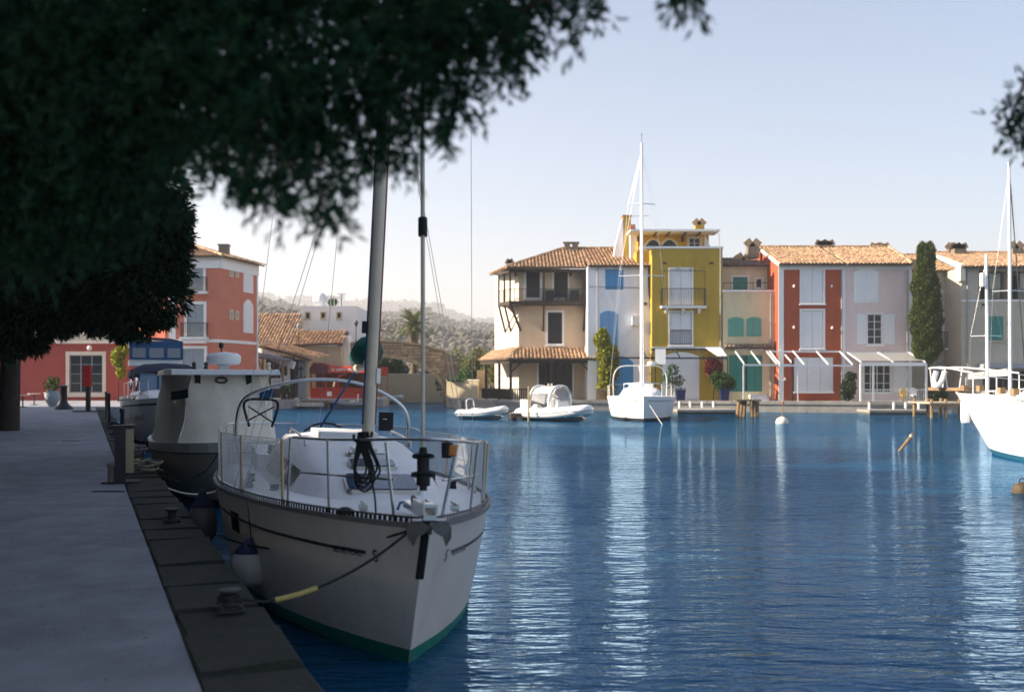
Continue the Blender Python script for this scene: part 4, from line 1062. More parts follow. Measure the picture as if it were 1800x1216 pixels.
# menu board
r_ = root('menu_board','small white menu board on the restaurant front','sign',(fx(486,86.2),86.2,QZ)); MB().box(-.45,.45,0,.05,.9,1.75).build('board', M_white, r_)
for k in range(4): MB().box(-.32,.32,-.012,-.002,1.05+k*.17,1.10+k*.17).build('text_line', M_dark, r_)
for a in (-.4,.4): MB().box(a-.03,a+.03,.051,.09,0,1.0).build('leg', M_dark, r_)

# stone bridge --------------------------------------------------------------------------------
BY, BT = 95.0, 4.0
h = House('stone_bridge','rubble stone footbridge with a wide low arch','bridge',545,BY,0,'buildings round the harbour head')
top = [(545,637),(565,624),(590,611),(625,603),(660,600),(700,602),(740,607),(780,617),(815,640)]
tz = [(h.x(u),h.z(v)) for u,v in top]
xc0,xr = h.x(662),h.x(780)-h.x(662); zspr = h.z(697); zap = h.z(628)
def arch_z(x):
    t = (x-xc0)/xr
    return zspr+(zap-zspr)*math.sqrt(max(0,1-t*t)) if abs(t) < 1 else -1
def top_z(x): return float(np.interp(x,[p[0] for p in tz],[p[1] for p in tz]))
mb = MB(); N_ = 64; xs = [lerp(h.x(545),h.x(815),k/N_) for k in range(N_+1)]
for yv in (0,BT):
    vs=[]; 
    for x in xs: vs += [(x,yv,max(-.5,arch_z(x))),(x,yv,top_z(x))]
    mb.add(vs,[(2*k,2*k+2,2*k+3,2*k+1) if yv==0 else (2*k+1,2*k+3,2*k+2,2*k) for k in range(N_)])
vs=[]
for x in xs: vs += [(x,0,max(-.5,arch_z(x))),(x,BT,max(-.5,arch_z(x)))]
mb.add(vs,[(2*k,2*k+1,2*k+3,2*k+2) for k in range(N_)])
vs=[]
for x in xs: vs += [(x,0,top_z(x)),(x,BT,top_z(x))]
mb.add(vs,[(2*k,2*k+2,2*k+3,2*k+1) for k in range(N_)])
br = mb.build('arch_body', M_mortar, h.r)
mb = MB(); z = .05                                              # rubble face stones
while z < h.z(598):
    rh = random.uniform(.2,.36); x = h.x(545)
    while x < h.x(812):
        wd_ = random.uniform(.28,.75)
        xm = x+wd_/2
        if min(arch_z(x+.03),99) < 90 and z > max(arch_z(x+.03),arch_z(x+wd_-.03))+.32 and z+rh < min(top_z(x),top_z(x+wd_))-.02:
            o_ = random.uniform(.02,.09); j = lambda: random.uniform(-.03,.03)
            a = [(x+.02+j(),z+.015+j()*.5),(x+wd_-.02+j(),z+.015+j()*.5),(x+wd_-.02+j(),z+rh-.015+j()*.5),(x+.02+j(),z+rh-.015+j()*.5)]
            cx = sum(p[0] for p in a)/4; cz = sum(p[1] for p in a)/4
            fr_ = [(cx+(p[0]-cx)*.86,-o_+j()*.3,cz+(p[1]-cz)*.82) for p in a]
            mb.add([(p[0],0.0,p[1]) for p in a]+fr_,[(4,5,6,7)]+[(i,(i+1)%4,(i+1)%4+4,i+4) for i in range(4)])
        x += wd_
    z += rh
mb.build('face_stones', M_stone, br, kind='stuff')
nv = 34
for k in range(nv):                                             # voussoirs round the arch
    t0,t1 = math.pi*(k+.05)/nv, math.pi*(k+.95)/nv
    q = lambda t,e: (xc0-(xr+e)*math.cos(t), zspr+((zap-zspr)+e)*math.sin(t))
    a = [q(t0,.0),q(t1,.0),q(t1,.38),q(t0,.38)]
    MB().prism_y(a,-.09-random.uniform(0,.03),.1).build('voussoir', M_stone, br)
for k in range(26):                                             # coping on the parapet
    a0,a1 = lerp(h.x(545),h.x(790),k/26),lerp(h.x(545),h.x(790),(k+1)/26)
    MB().prism_y([(a0+.01,top_z(a0)+.003),(a1-.01,top_z(a1)+.003),(a1-.01,top_z(a1)+.16),(a0+.01,top_z(a0)+.16)],-.14,.42).build('coping_stone', M_stone, br)
# tan wall seen through the arch
r_ = root('garden_wall','low tan garden wall seen through the bridge arch','wall',(fx(640,106),106,0)); MB().box(0,fx(800,106)-fx(640,106),0,.5,-.6,fz(658,106)).build('wall', M_tan, r_)
MB().box(-.05,fx(800,106)-fx(640,106)+.05,-.06,.56,fz(658,106)+.002,fz(658,106)+.09).build('coping', M_creamside, r_)
# pale block wall on the far quay left end
r_ = root('quay_wall_block','square tan rendered wall at the end of the far quay','wall',(fx(785,87.6),87.6,0)); wz0 = fz(669,87.6)
MB().prism_z([(0,0),(fx(840,86)-fx(785,87.6),-1.4),(fx(840,86)-fx(785,87.6),1.0),(.6,3.2)],-.6,wz0).build('wall', M_tan, r_)
MB().prism_z([(-.05,-.06),(fx(840,86)-fx(785,87.6)+.05,-1.47),(fx(840,86)-fx(785,87.6)+.05,1.0),(.6,3.25)],wz0+.002,wz0+.1).build('coping', M_creamside, r_)
MB().box(fx(842,86)-fx(785,87.6),fx(858,86)-fx(785,87.6),-1.3,-.9,FQ,fz(688,86)).build('low_wall', M_tan, r_)
r_ = root('stone_gate_pier','rough stone gate pier beside the tan wall','pier',(fx(845,90),90,FQ))
for k in range(9): MB().box(-.35+random.uniform(-.03,.03),.35+random.uniform(-.03,.03),-.3,.3,k*.27+.005,(k+1)*.27-.01).build('stone', M_stone, r_)

# red kiosk -----------------------------------------------------------------------------------
KY = 89.0
h = House('food_kiosk','red wooden food kiosk with lettered sign board on the quay','kiosk',546,KY,QZ,'buildings round the harbour head')
kx1 = h.x(641)
MB().box(0,kx1,0,2.4,0,h.z(682)).build('counter', M_redpaint, h.r)
for u in (547,572,594,640): MB().box(h.x(u)-.07,h.x(u)+.07,-.06,.06,0,h.z(655)).build('post', M_redpaint, h.r)
MB().box(0,kx1,2.3,2.4,h.z(682),h.z(652)).build('back_wall', mat('kiosk_interior',(.10,.07,.04),.9), h.r)
ro = MB().add([(-.2,-.5,h.z(654)),(h.x(583),-.5,h.z(657)),(h.x(583),2.6,h.z(640)),(-.2,2.6,h.z(634)),(-.2,-.5,h.z(656)),(h.x(583),-.5,h.z(659)),(h.x(583),2.6,h.z(643)),(-.2,2.6,h.z(637))],[(0,1,2,3),(7,6,5,4),(0,4,5,1),(1,5,6,2),(2,6,7,3),(3,7,4,0)]).build('side_awning', mat('wine_canvas',(.12,.03,.03),.9), h.r)
MB().box(h.x(579),h.x(648),-.5,2.5,h.z(655),h.z(653)).build('roof', M_redpaint, h.r)
sg = MB().prism_x([(-.62,h.z(655)),(-.52,h.z(655)),(-.2,h.z(643)),(-.3,h.z(643))],h.x(579),h.x(648)).build('sign_board', mat('sign_red',(.55,.06,.012),.5,.08,3), h.r)
ang = math.atan2(.32,h.z(643)-h.z(655)); 
Mt = Matrix.Translation((h.x(610),-.485,h.z(649.3)))@Matrix.Rotation(R(90)-ang,4,'X')@Matrix.Scale(1.0,4)
text_part('la table du mo', .44, M_white, sg, Mt, extrude=.004)
o = MB().tube([(h.x(578)+.3+1.1*(1-math.cos(a)),.8,h.z(682)+1.25*math.sin(a)) for a in np.linspace(.1,1.6,8)],.10,6).build('arched_shelf', M_tan, h.r)
MB().box(h.x(575),h.x(583),-.08,-.01,h.z(696),h.z(688)).build('menu_plate', M_white, h.r)
P_,_n = in_ball(300,(h.x(622),1.2,h.z(682)+.3),(.9,.4,.3)); V_,F_ = leaves(P_,.22,.1); fastmesh('display_goods',V_,F_,leafmat('goods',(.12,.08,.04)),h.r)
r_ = root('red_banner','small red banner board right of the mast by the kiosk','sign',(fx(675,91),91,QZ)); MB().box(-.35,.35,0,.06,fz(660,91)-QZ,fz(645,91)-QZ).build('board', M_redpaint, r_)
for a in (-.3,.3): MB().box(a-.03,a+.03,.061,.11,0,fz(645,91)-QZ).build('post', M_redpaint, r_)

# dinghies and pontoon by the restaurant
r_ = root('wooden_pontoon','pale wooden pontoon edge below the red kiosk','pontoon',(fx(492,86),86,0)); pw = fx(642,86)-fx(492,86)
for k in range(24): MB().box(pw*k/24+.012,pw*(k+1)/24-.012,0,1.6,.56,.64+random.uniform(-.01,.01)).build('plank', mat('pale_plank',(.42,.36,.28),.85,.2,3,.3,25), r_)
for k in range(6): MB().box(pw*(k+.4)/6-.09,pw*(k+.4)/6+.09,.1,.3,-.8,.555).build('pile', M_timber, r_)
MB().box(0,pw,.05,.15,.34,.555).build('edge_beam', M_timber, r_)
# ================================================================== BOATS
DKT = [(0,0),(.025,.10),(.05,.20),(.107,.387),(.164,.533),(.22,.653),(.277,.753),(.39,.893),(.5,.973),(.62,1),(.75,.975),(.9,.88),(1,.78)]
WLT = [(0,0),(.03,.10),(.06,.2),(.119,.367),(.18,.51),(.24,.62),(.31,.70),(.42,.80),(.54,.83),(.71,.77),(1,.52)]
class Hull:
    """local frame: x to port of the picture, y aft from the stem at the waterline, z up"""
    def __init__(s, L, B, zb, zm, zs, rake, flare=.7, dk=DKT, wl=WLT, counter=0.0):
        s.L,s.B,s.zb,s.zm,s.zs,s.rake,s.flare,s.dk,s.wl,s.counter = L,B/2,zb,zm,zs,rake,flare,dk,wl,counter
    def sheer(s,f): 
        return s.zb+(s.zm-s.zb)*min(1,f/.55)**.8 if f < .55 else s.zm+(s.zs-s.zm)*((f-.55)/.45)
    def pt(s,f,t,side=1,off=0.0):
        """t: 0 waterline .. 1 deck edge, below 0 under water"""
        zt = s.sheer(f); z = t*zt if t >= 0 else t*.6
        s0 = -s.rake*max(-.15,z/s.zb); s1 = s.L+s.counter*max(0,t)
        y = s0+f*(s1-s0)
        wd,ww = table(s.dk,f)*s.B, table(s.wl,f)*s.B
        x = ww+(wd-ww)*(max(0,t)**s.flare) if t >= 0 else ww*(1+t*.9)
        return Vector((side*(x+off),y,z))
    def fs(s,n=40): return [(k/n)**1.35 for k in range(n+1)]
    T = (-.9,-.3,-.05,0,.02,.05,.085,.10,.12,.13,.2,.35,.5,.62,.735,.76,.80,.84,.862,.90,.925,.97,1.0)
    def build(s, r, m):
        T = s.T
        fs = s.fs(); mb = MB(); nT = len(T)
        for side in (-1,1):
            vs = [s.pt(f,t,side) for f in fs for t in T]; fc = []
            for i in range(len(fs)-1):
                for j in range(nT-1):
                    q = (i*nT+j,(i+1)*nT+j,(i+1)*nT+j+1,i*nT+j+1); fc.append(q if side>0 else q[::-1])
            mb.add(vs,fc)
        tr = [s.pt(1,t,-1) for t in T]+[s.pt(1,t,1) for t in T[::-1]]; mb.add(tr,[tuple(range(len(tr)))])
        return mb.build('hull', m, r, True)
    def strip(s, r, name, m, t0, t1, off, f0=0.0, f1=1.0, par=None, sides=(-1,1), n=40):
        mb = MB()
        for side in sides:
            fs = [f for f in s.fs() if f0 <= f <= f1]; n = len(fs)-1; vs=[]
            lv = [t0]+[t for t in s.T if t0+.004 < t < t1-.004]+[t1]; k = len(lv)+2
            for f in fs: vs += [s.pt(f,t0,side,-.004)]+[s.pt(f,t,side,off) for t in lv]+[s.pt(f,t1,side,-.004)]
            fc=[(i*k+j,(i+1)*k+j,(i+1)*k+j+1,i*k+j+1) for i in range(n) for j in range(k-1)]
            mb.add(vs,fc)
        return mb.build(name, m, par or r)
    def deck(s, r, m, camber=.07, f0=0.0, f1=1.0, drop=.01, n=40):
        mb = MB(); cols = [-1,-.8,-.5,-.2,0,.2,.5,.8,1]; vs=[]
        fs = [lerp(f0,f1,k/n) for k in range(n+1)]
        for f in fs:
            e = s.pt(f,1.0)
            for c in cols: vs.append((e.x*c,e.y,e.z-drop+camber*(1-c*c)*min(1,e.x)))
        nc = len(cols); mb.add(vs,[(i*nc+j,(i+1)*nc+j,(i+1)*nc+j+1,i*nc+j+1) for i in range(n) for j in range(nc-1)])
        return mb.build('deck', m, r, True)
    def f_at(s,y,t=1.0):
        lo,hi = 0.0,1.0
        for _ in range(24):
            md=(lo+hi)/2
            if s.pt(md,t).y < y: lo=md
            else: hi=md
        return lo
    def edge(s,y,side=1,inn=.06):
        f = s.f_at(y); p = s.pt(f,1.0); return Vector((side*max(0,p.x-inn),p.y,p.z))

def coach(sections):
    """sections: (y, half base, half top, z base, z top)"""
    mb = MB(); vs=[]
    for (y,wb,wt,z0,z1) in sections:
        vs += [(-wb,y,z0),(-lerp(wb,wt,.8),y,lerp(z0,z1,.72)),(-wt*.9,y,lerp(z0,z1,.95)),(-wt*.5,y,z1+.015),(0,y,z1+.025),(wt*.5,y,z1+.015),(wt*.9,y,lerp(z0,z1,.95)),(lerp(wb,wt,.8),y,lerp(z0,z1,.72)),(wb,y,z0)]
    k=9; mb.add(vs,[(i*k+j,(i+1)*k+j,(i+1)*k+j+1,i*k+j+1) for i in range(len(sections)-1) for j in range(k-1)])
    n=len(sections)-1; mb.add(vs[:9],[tuple(range(8,-1,-1))]); mb.add(vs[n*9:],[tuple(range(9))])
    return mb

def net(a0,a1,b1,b0,step,r_):
    """diamond netting on a quad a0-a1 (bottom) b0-b1 (top)"""
    a0,a1,b0,b1 = [Vector(p) for p in (a0,a1,b0,b1)]
    Lx = (a1-a0).length; Hy = (b0-a0).length; mb = MB()
    def q(x,y): 
        u,v = x/Lx,y/Hy; return (a0.lerp(a1,u)).lerp(b0.lerp(b1,u),v)
    n = int((Lx+Hy)/step)
    for k in range(n+1):
        for sg in (1,-1):
            c = k*step
            # line x - y = c - Hy (sg=1) or mirrored
            x0,x1 = c-Hy,c; y0,y1 = 0,Hy
            if x0 < 0: y0 = -x0; x0 = 0
            if x1 > Lx: y1 = Hy-(x1-Lx); x1 = Lx
            if x1-x0 < .01: continue
            p,p2 = (q(x0,y0),q(x1,y1)) if sg==1 else (q(x0,Hy-y0),q(x1,Hy-y1))
            mb.tube([p,p2],r_,3,False)
    return mb

def wire(r, pts, rad, m, name, par=None): return MB().tube(pts,rad,6).build(name,m,par or r,True)

# ---------------------------------------------------------------- foreground sloop
HS = Hull(8.4,3.12,1.20,1.03,.98,.50)
boat = root('moored_sloop','cream sloop with green waterline and netted rails moored beside the quay','sailboat',(-.84,8.33,0),R(16.2),'boats moored along the near quay')
boat.rotation_euler = (0,R(2.2),R(16.2))
hull = HS.build(boat,M_gel)
HS.strip(boat,'boot_stripe',M_green,-.05,.10,.006,par=hull)
HS.strip(boat,'cove_stripe',M_dark,.735,.760,.006,.06,1,par=hull)
HS.strip(boat,'rubbing_strake',mat('strake_grey',(.22,.20,.18),.5,.15,5),.962,1.0,.020,.0,1.0)
dk = HS.deck(boat,M_deck)
# perforated toe rail: foot strip, top strip and teeth
for side in (-1,1):
    mb = MB(); fsv = [k/90 for k in range(1,91)]
    pts = [HS.pt(f,1.0,side,-.02) for f in fsv]
    mb.tube([p+Vector((0,0,.040)) for p in pts],.009,5)
    for i in range(0,len(pts)-1):
        for t in (.0,.5):
            p = pts[i].lerp(pts[i+1],t); d = (pts[i+1]-pts[i]).normalized()*.020
            mb.add([p-d+Vector((0,0,-.01)),p+d+Vector((0,0,-.01)),p+d+Vector((0,0,.040)),p-d+Vector((0,0,.040))],[(0,1,2,3)])
    mb.build('toe_rail', mat('toe_rail_alu',(.06,.06,.06),.4,.2,8,metal=.6), boat)
# coachroof
zd = 1.09
cs = [(1.15,.42,.30,1.13,1.145),(1.5,.56,.42,1.12,1.20),(2.0,.70,.52,1.10,1.32),(2.6,.82,.60,1.08,1.44),(3.2,.90,.66,1.07,1.51),(4.2,.97,.72,1.06,1.56),(5.4,.98,.74,1.05,1.58),(5.75,.97,.74,1.05,1.58)]
co = coach(cs).build('coachroof', M_deck, boat, True)
def ctop(y,x=0): 
    zz = table([(c[0],c[4]) for c in cs],y); return zz+.025-abs(x)*.03
def hatch(y0,y1,hw,nm='hatch'):
    n_=6; vs=[]
    o = MB()
    def rr(y0,y1,hw,dz):
        out=[]; rad=.07
        for (cx,cy,a0) in ((hw-rad,y1-rad,0),(-hw+rad,y1-rad,90),(-hw+rad,y0+rad,180),(hw-rad,y0+rad,270)):
            for k in range(5):
                a=R(a0+k*22.5); x,y=cx+rad*math.cos(a),cy+rad*math.sin(a); out.append((x,y,ctop(y,x)+dz))
        return out
    a=rr(y0,y1,hw,-.02); b_=rr(y0,y1,hw,.035); k=len(a)
    o.add(a+b_,[tuple(range(k,2*k))]+[(i,(i+1)%k,(i+1)%k+k,i+k) for i in range(k)]); o=o.build(nm,M_deck if nm=='h' else M_steel,co,True)
    c=rr(y0+.02,y1-.02,hw-.02,.036); d=rr(y0+.02,y1-.02,hw-.02,.042)
    MB().add(c+d,[tuple(range(k,2*k))]+[(i,(i+1)%k,(i+1)%k+k,i+k) for i in range(k)]).build('hatch_glass',M_glassblue,co,True)
hatch(1.50,1.98,.36); hatch(2.22,2.52,.25); hatch(2.72,2.95,.22)
for side in (-1,1):                                             # long side windows
    for y0,y1 in ((2.75,3.35),(3.55,5.2)):
        vs=[]; n_=8
        for k in range(n_+1):
            y=lerp(y0,y1,k/n_); wb,wt = table([(c[0],c[1]) for c in cs],y),table([(c[0],c[2]) for c in cs],y); z0,z1=table([(c[0],c[3]) for c in cs],y),table([(c[0],c[4]) for c in cs],y)
            for q in (.20,.64): vs.append((side*(lerp(wb,wt,q/.72*.8)+.012),y,lerp(z0,z1,q)))
        MB().add(vs,[(2*k,2*k+2,2*k+3,2*k+1) if side>0 else (2*k,2*k+1,2*k+3,2*k+2) for k in range(n_)]).build('side_window', mat('grey_acrylic',(.10,.11,.115),.25,.05,3), co)
    pts=[(side*.60,3.45,ctop(3.45)+.0)]+[(side*(.60+.06*k/6),3.5+k*.32,ctop(3.5+k*.32)+.06) for k in range(6)]+[(side*.66,5.2,ctop(5.2)+.0)]
    MB().tube(pts,.014,6).build('handrail', M_steel, co)
# cockpit coamings and well
MB().box(-.55,.55,5.76,7.6,.62,.70).build('cockpit_sole', M_deck, boat)
for side in (-1,1): MB().box(side*.60,side*1.02,5.76,8.0,.98,1.28).build('coaming', M_deck, boat) if side>0 else MB().box(-1.02,-.60,5.76,8.0,.98,1.28).build('coaming', M_deck, boat)
MB().tube([(.42*math.cos(a),7.1,1.25+.42*math.sin(a)) for a in np.linspace(0,2*math.pi,20)[:-1]],.016,6,closed=True).build('steering_wheel', M_black, boat)
# sprayhood-less hatch garage
MB().box(-.35,.35,4.3,5.6,1.585,1.66).build('companion_hatch', M_deck, boat)
# mast, boom, spreaders
MY = 3.05; mz0 = ctop(MY)
def mast_at(z): t=(z-mz0)/12.2; return Vector((0.04+.15*t,MY+.10*t,z))
mast = MB().tube([mast_at(z) for z in (mz0-.1,mz0+2,mz0+5,mz0+8,mz0+12.2)],[.070,.070,.069,.066,.06],14).build('mast', M_alu, boat, True)
MB().box(-.13,.13,MY-.13,MY+.13,mz0-.04,mz0+.05).build('mast_step', M_steel, mast)
MB().tube([mast_at(z)+Vector((.073,-.02,0)) for z in (mz0+.3,mz0+5,mz0+11.6)],.008,5).build('halyard', mat('red_rope',(.35,.12,.08),.9), mast)
MB().tube([mast_at(z)+Vector((-.073,-.03,0)) for z in (mz0+.3,mz0+5,mz0+11.6)],.008,5).build('halyard', M_ropeb, mast)
MB().box(.105,.15,MY-.05,MY+.05,mz0+.75,mz0+.92).build('winch', M_steel, mast); MB().box(-.065,-.015,MY-.04,MY+.04,mz0+1.30,mz0+1.43).build('deck_light', M_black, mast)
for zs in (mz0+5.2,):
    p = mast_at(zs); MB().tube([p+Vector((-.95,.15,-.05)),p,p+Vector((.95,.15,-.05))],.03,6).build('spreader', M_alu, mast)
gz = mz0+.98
boom = MB().tube([(.04,MY+.12,gz),(.22,5.65,gz-.04)],.055,10).build('boom', M_alu, boat, True)
mb = MB(); sp=[]; rad=[]
for k in range(13):
    t=k/12; sp.append((lerp(.05,.22,t),lerp(MY+.2,5.6,t),gz+.14-.02*t)); rad.append(lerp(.17,.11,t)*(1 if .05<t<.97 else .55)*(1+.06*math.sin(k*2.3)))
mb.tube(sp,rad,12); mb.build('sail_cover', M_canvasg, boom, True)
wire(boat,[(.18,5.4,gz-.08),(-.30,6.6,1.32)],.016,M_ropeb,'mainsheet')
# stern hoop and backstays
hp=[(-1.18,7.25,.98),(-1.27,7.15,1.45),(-1.22,7.1,1.92),(-.95,7.05,2.12),(-.5,7.0,2.26),(0,7.0,2.31),(.5,7.0,2.26),(.95,7.05,2.08),(1.2,7.1,1.85),(1.26,7.15,1.45),(1.16,7.25,.98)]
def smooth(pts,n=5):
    pts=[Vector(p) for p in pts]; out=[]
    for i in range(len(pts)-1):
        p0,p1,p2,p3=pts[max(0,i-1)],pts[i],pts[i+1],pts[min(len(pts)-1,i+2)]
        for k in range(n):
            t=k/n; out.append(.5*((2*p1)+(-p0+p2)*t+(2*p0-5*p1+4*p2-p3)*t*t+(-p0+3*p1-3*p2+p3)*t**3))
    return out+[pts[-1]]
MB().tube(smooth(hp),.026,8).build('stern_hoop', M_steel, boat, True)
# pulpit
def dkp(y,side,inn=.08): return HS.edge(y,side,inn)
pz=.62
top=[dkp(1.35,-1)+Vector((.0,0,pz)),dkp(.75,-1)+Vector((-.03,0,pz)),dkp(.25,-1)+Vector((-.10,0,pz+.01)),Vector((-.14,-.42,1.20+pz+.02)),Vector((.14,-.42,1.20+pz+.02)),dkp(.25,1)+Vector((.10,0,pz+.01)),dkp(.75,1)+Vector((.03,0,pz)),dkp(1.35,1)+Vector((0,0,pz))]
pul = MB().tube(smooth(top),.0135,8).build('pulpit', M_steel, boat, True)
mid=[dkp(1.2,-1)+Vector((0,0,.31)),dkp(.55,-1)+Vector((-.03,0,.32)),Vector((-.20,-.12,1.5))]
for sgn in (-1,1):
    MB().tube([(p.x*(-sgn),p.y,p.z) for p in smooth(mid)],.010,6).build('pulpit_rail', M_steel, pul)
    for y,dx in ((1.35,.0),(.62,.04),(-.15,.10)):
        a=dkp(max(y,-.3),sgn,.05); b_=Vector((a.x+sgn*dx,y-.05,a.z+pz)); MB().tube([a,b_],.0125,7).build('pulpit_leg', M_steel, pul)
# stanchions, lifelines and netting
ys=[1.45,2.75,4.1,5.5,6.9]
for sgn in (-1,1):
    tops=[]
    for y in ys:
        a=dkp(y,sgn,.05); b_=a+Vector((sgn*.03,0,.60)); tops.append((a,b_))
        MB().tube([a,b_],.014,7).build('stanchion', mat('sunlit_stanchion',(.50,.38,.20),.4,.15,6,metal=.4), boat, True)  # warm sun reflections put into the yellow metal colour
    for q,rad in ((1.0,.004),(.5,.003)):
        MB().tube([a.lerp(b_,q) for a,b_ in tops],rad,5).build('lifeline', M_steel, boat)
    for i in range(len(ys)-1):
        (a,b_),(c,d)=tops[i],tops[i+1]
        # follow the curved deck edge in short panels
        k=3
        mbn=MB()
        for j in range(k):
            y0,y1=lerp(ys[i],ys[i+1],j/k),lerp(ys[i],ys[i+1],(j+1)/k)
            e0,e1=dkp(y0,sgn,.05),dkp(y1,sgn,.05); e0.z+=.05; e1.z+=.05
            up=Vector((sgn*.03,0,.54+ (.05*math.sin(y0*4))))
            q=net(e0,e1,e1+Vector((sgn*.03,0,.54)),e0+Vector((sgn*.03,0,.54)),.052,.0028); mbn.add(q.v,q.f)
        mbn.build('netting', mat('white_net',(.62,.62,.60),.8,.05,4), boat, kind='stuff')
# pushpit
for sgn in (-1,1):
    e=dkp(7.6,sgn,.06); MB().tube(smooth([dkp(6.95,sgn,.05)+Vector((0,0,.6)),e+Vector((0,0,.62)),Vector((sgn*.6,8.3,1.6)),Vector((sgn*.3,8.35,1.6))]),.0125,7).build('pushpit', M_steel, boat, True)
    MB().tube([e,e+Vector((0,0,.62))],.0125,6).build('pushpit_leg', M_steel, boat)
# horseshoe cage and little black instrument panel
MB().tube(smooth([(-1.12,6.3,1.62),(-1.2,6.3,1.95),(-.95,6.3,2.0),(-.75,6.3,1.95),(-.82,6.3,1.62)]),.02,6).build('lifebuoy_bracket', M_black, boat)
for a,b_ in (((-1.15,6.3,1.7),(-.8,6.3,1.9)),((-1.15,6.3,1.9),(-.8,6.3,1.68))): wire(boat,[a,b_],.012,M_black,'lashing')
MB().box(.62,.82,6.0,6.04,1.62,1.88).build('instrument_panel', M_black, boat); MB().lathe([(.03,0),(.03,.01)],(.70,5.99),8).build('instrument_dial', M_white, boat).location.z=1.78
# forestay with furled sail and drum, shrouds
fy=-.36; fz0=1.27
stay_top=mast_at(mz0+12.0)+Vector((0,-.08,0))
def stay(t): return Vector((0,fy,fz0)).lerp(stay_top,t)
MB().tube([stay(t) for t in (.0,.035)],.007,6).build('forestay', M_steel, boat)
fl = MB().tube([stay(t) for t in (.040,.1,.3,.6,.9,.97)],[.012,.018,.020,.020,.018,.012],8).build('furled_foil', M_alu, boat, True)
mb=MB(); ax=(stay(.1)-stay(0)).normalized()
dr=[(.0,.02),(.03,.02),(.032,.06),(.055,.06),(.055,.13),(.10,.135),(.10,.155),(.05,.16),(.05,.28),(.09,.285),(.09,.30),(.035,.31),(.03,.36),(.0,.37)]
for (r0,t0),(r1,t1) in zip(dr[:-1],dr[1:]): pass
mbd=MB().lathe([(max(.001,r0),t0) for r0,t0 in dr],(0,0),14); rot=Vector((0,0,1)).rotation_difference(ax).to_matrix()
mbd.v=[tuple(rot@Vector(p)+stay(.012)) for p in mbd.v]; mbd.build('furling_drum', M_black, boat, True)
MB().tube([stay(.19)-ax*.08,stay(.19)+ax*.08],.04,8).build('halyard_swivel', M_black, boat)
for sgn in (-1,1):
    for y,zt_,x2 in ((3.25,5.2,.95),(3.0,4.7,.0),(3.6,4.7,0.0)):
        a=dkp(y,sgn,.12); p=mast_at(mz0+zt_)+Vector((sgn*(x2 or .07),.12,0)); wire(boat,[a,p],.0035,M_steel,'shroud')
        if x2: wire(boat,[p,mast_at(mz0+11.6)],.0035,M_steel,'shroud')
        MB().tube([a,a.lerp(p,.045)],.012,6).build('turnbuckle', M_steel, boat)
wire(boat,[(0.0,8.35,1.1),mast_at(mz0+12.1)],.0035,M_steel,'backstay')
# anchor on the bow roller, rubber stem guard
MB().add([(-.05,-.62,1.28),(.05,-.62,1.28),(.05,.25,1.30),(-.05,.25,1.30),(-.05,-.62,1.24),(.05,-.62,1.24),(.05,.25,1.24),(-.05,.25,1.24)],[(0,1,2,3),(7,6,5,4),(0,4,5,1),(2,6,7,3),(3,7,4,0),(1,5,6,2)]).build('bow_roller', M_steel, boat)
for sx in (-.05,.05): MB().box(sx-.008,sx+.008,-.62,-.2,1.285,1.36).build('roller_cheek', M_steel, boat)
mb=MB(); mb.tube([(-.13,-.58,1.235),(.13,-.58,1.235)],.018,8); mb.build('roller', M_steel, boat)
an=MB()
for sgn in (-1,1):
    fl_=[(0,-.66,1.20),(sgn*.07,-.63,1.235),(sgn*.135,-.60,1.235),(sgn*.175,-.60,1.185),(sgn*.165,-.64,1.11),(sgn*.125,-.66,1.05),(sgn*.10,-.66,1.12),(sgn*.04,-.665,1.15)]
    an.add(fl_+[(x,y+.022,z) for x,y,z in fl_],[tuple(range(8)),tuple(range(15,7,-1))]+[(i,(i+1)%8,(i+1)%8+8,i+8) for i in range(8)])
o=an.build('anchor', mat('galvanised',(.09,.085,.08),.6,.25,8,metal=.3), boat)
MB().beam((0,-.64,1.16),(0,.1,1.33),.03,.05).build('anchor_shank', MATS['galvanised'], o)
MB().box(-.055,.055,-.60,-.45,1.335,1.36).build('anchor_pin', M_steel, o)
gp=[HS.pt(0,t)+Vector((0,-.022,0)) for t in (.62,.7,.8,.9,.965)]
mb=MB(); vs=[]
for p in gp: vs += [p+Vector((-.034,.02,0)),p+Vector((-.022,-.014,0)),p+Vector((.022,-.014,0)),p+Vector((.034,.02,0))]
mb.add(vs,[(4*i+j,4*i+j+1,4*i+5+j,4*i+4+j) for i in range(4) for j in range(3)]+[(3,2,1,0),(16,17,18,19)]); mb.build('stem_guard', M_black, hull)
# cleats, hatch light, windlass, lamp on the pulpit
for x,y in ((-.38,.28),(.40,.28)):
    z_=HS.sheer(.05)+.03; o=MB().box(x-.03,x+.03,y-.05,y+.05,z_,z_+.05).build('cleat', M_steel, boat); MB().tube([(x,y-.12,z_+.06),(x,y+.12,z_+.06)],.012,6).build('cleat_horn', M_steel, o)
MB().lathe([(.0,0),(.075,0),(.07,.035),(.03,.055),(0,.057)],(-.52,.34),12).build('fairlead', M_black, boat,True).location.z=1.17
MB().lathe([(.0,0),(.04,0),(.045,.12),(.0,.125)],(.16,-.40),10).build('bow_light', M_black, boat).location.z=1.70
MB().lathe([(.0,0),(.046,0.02),(.046,.10),(.0,.10)],(.195,-.405),10).build('bow_light_lens', mat('amber_lens',(.55,.18,.03),.3), boat).location.z=1.705
MB().tube([(-.12,.1,1.24),(-.04,.45,1.25),(.02,.5,1.26)],.012,5).build('boat_hook_end', M_ropeb, boat)
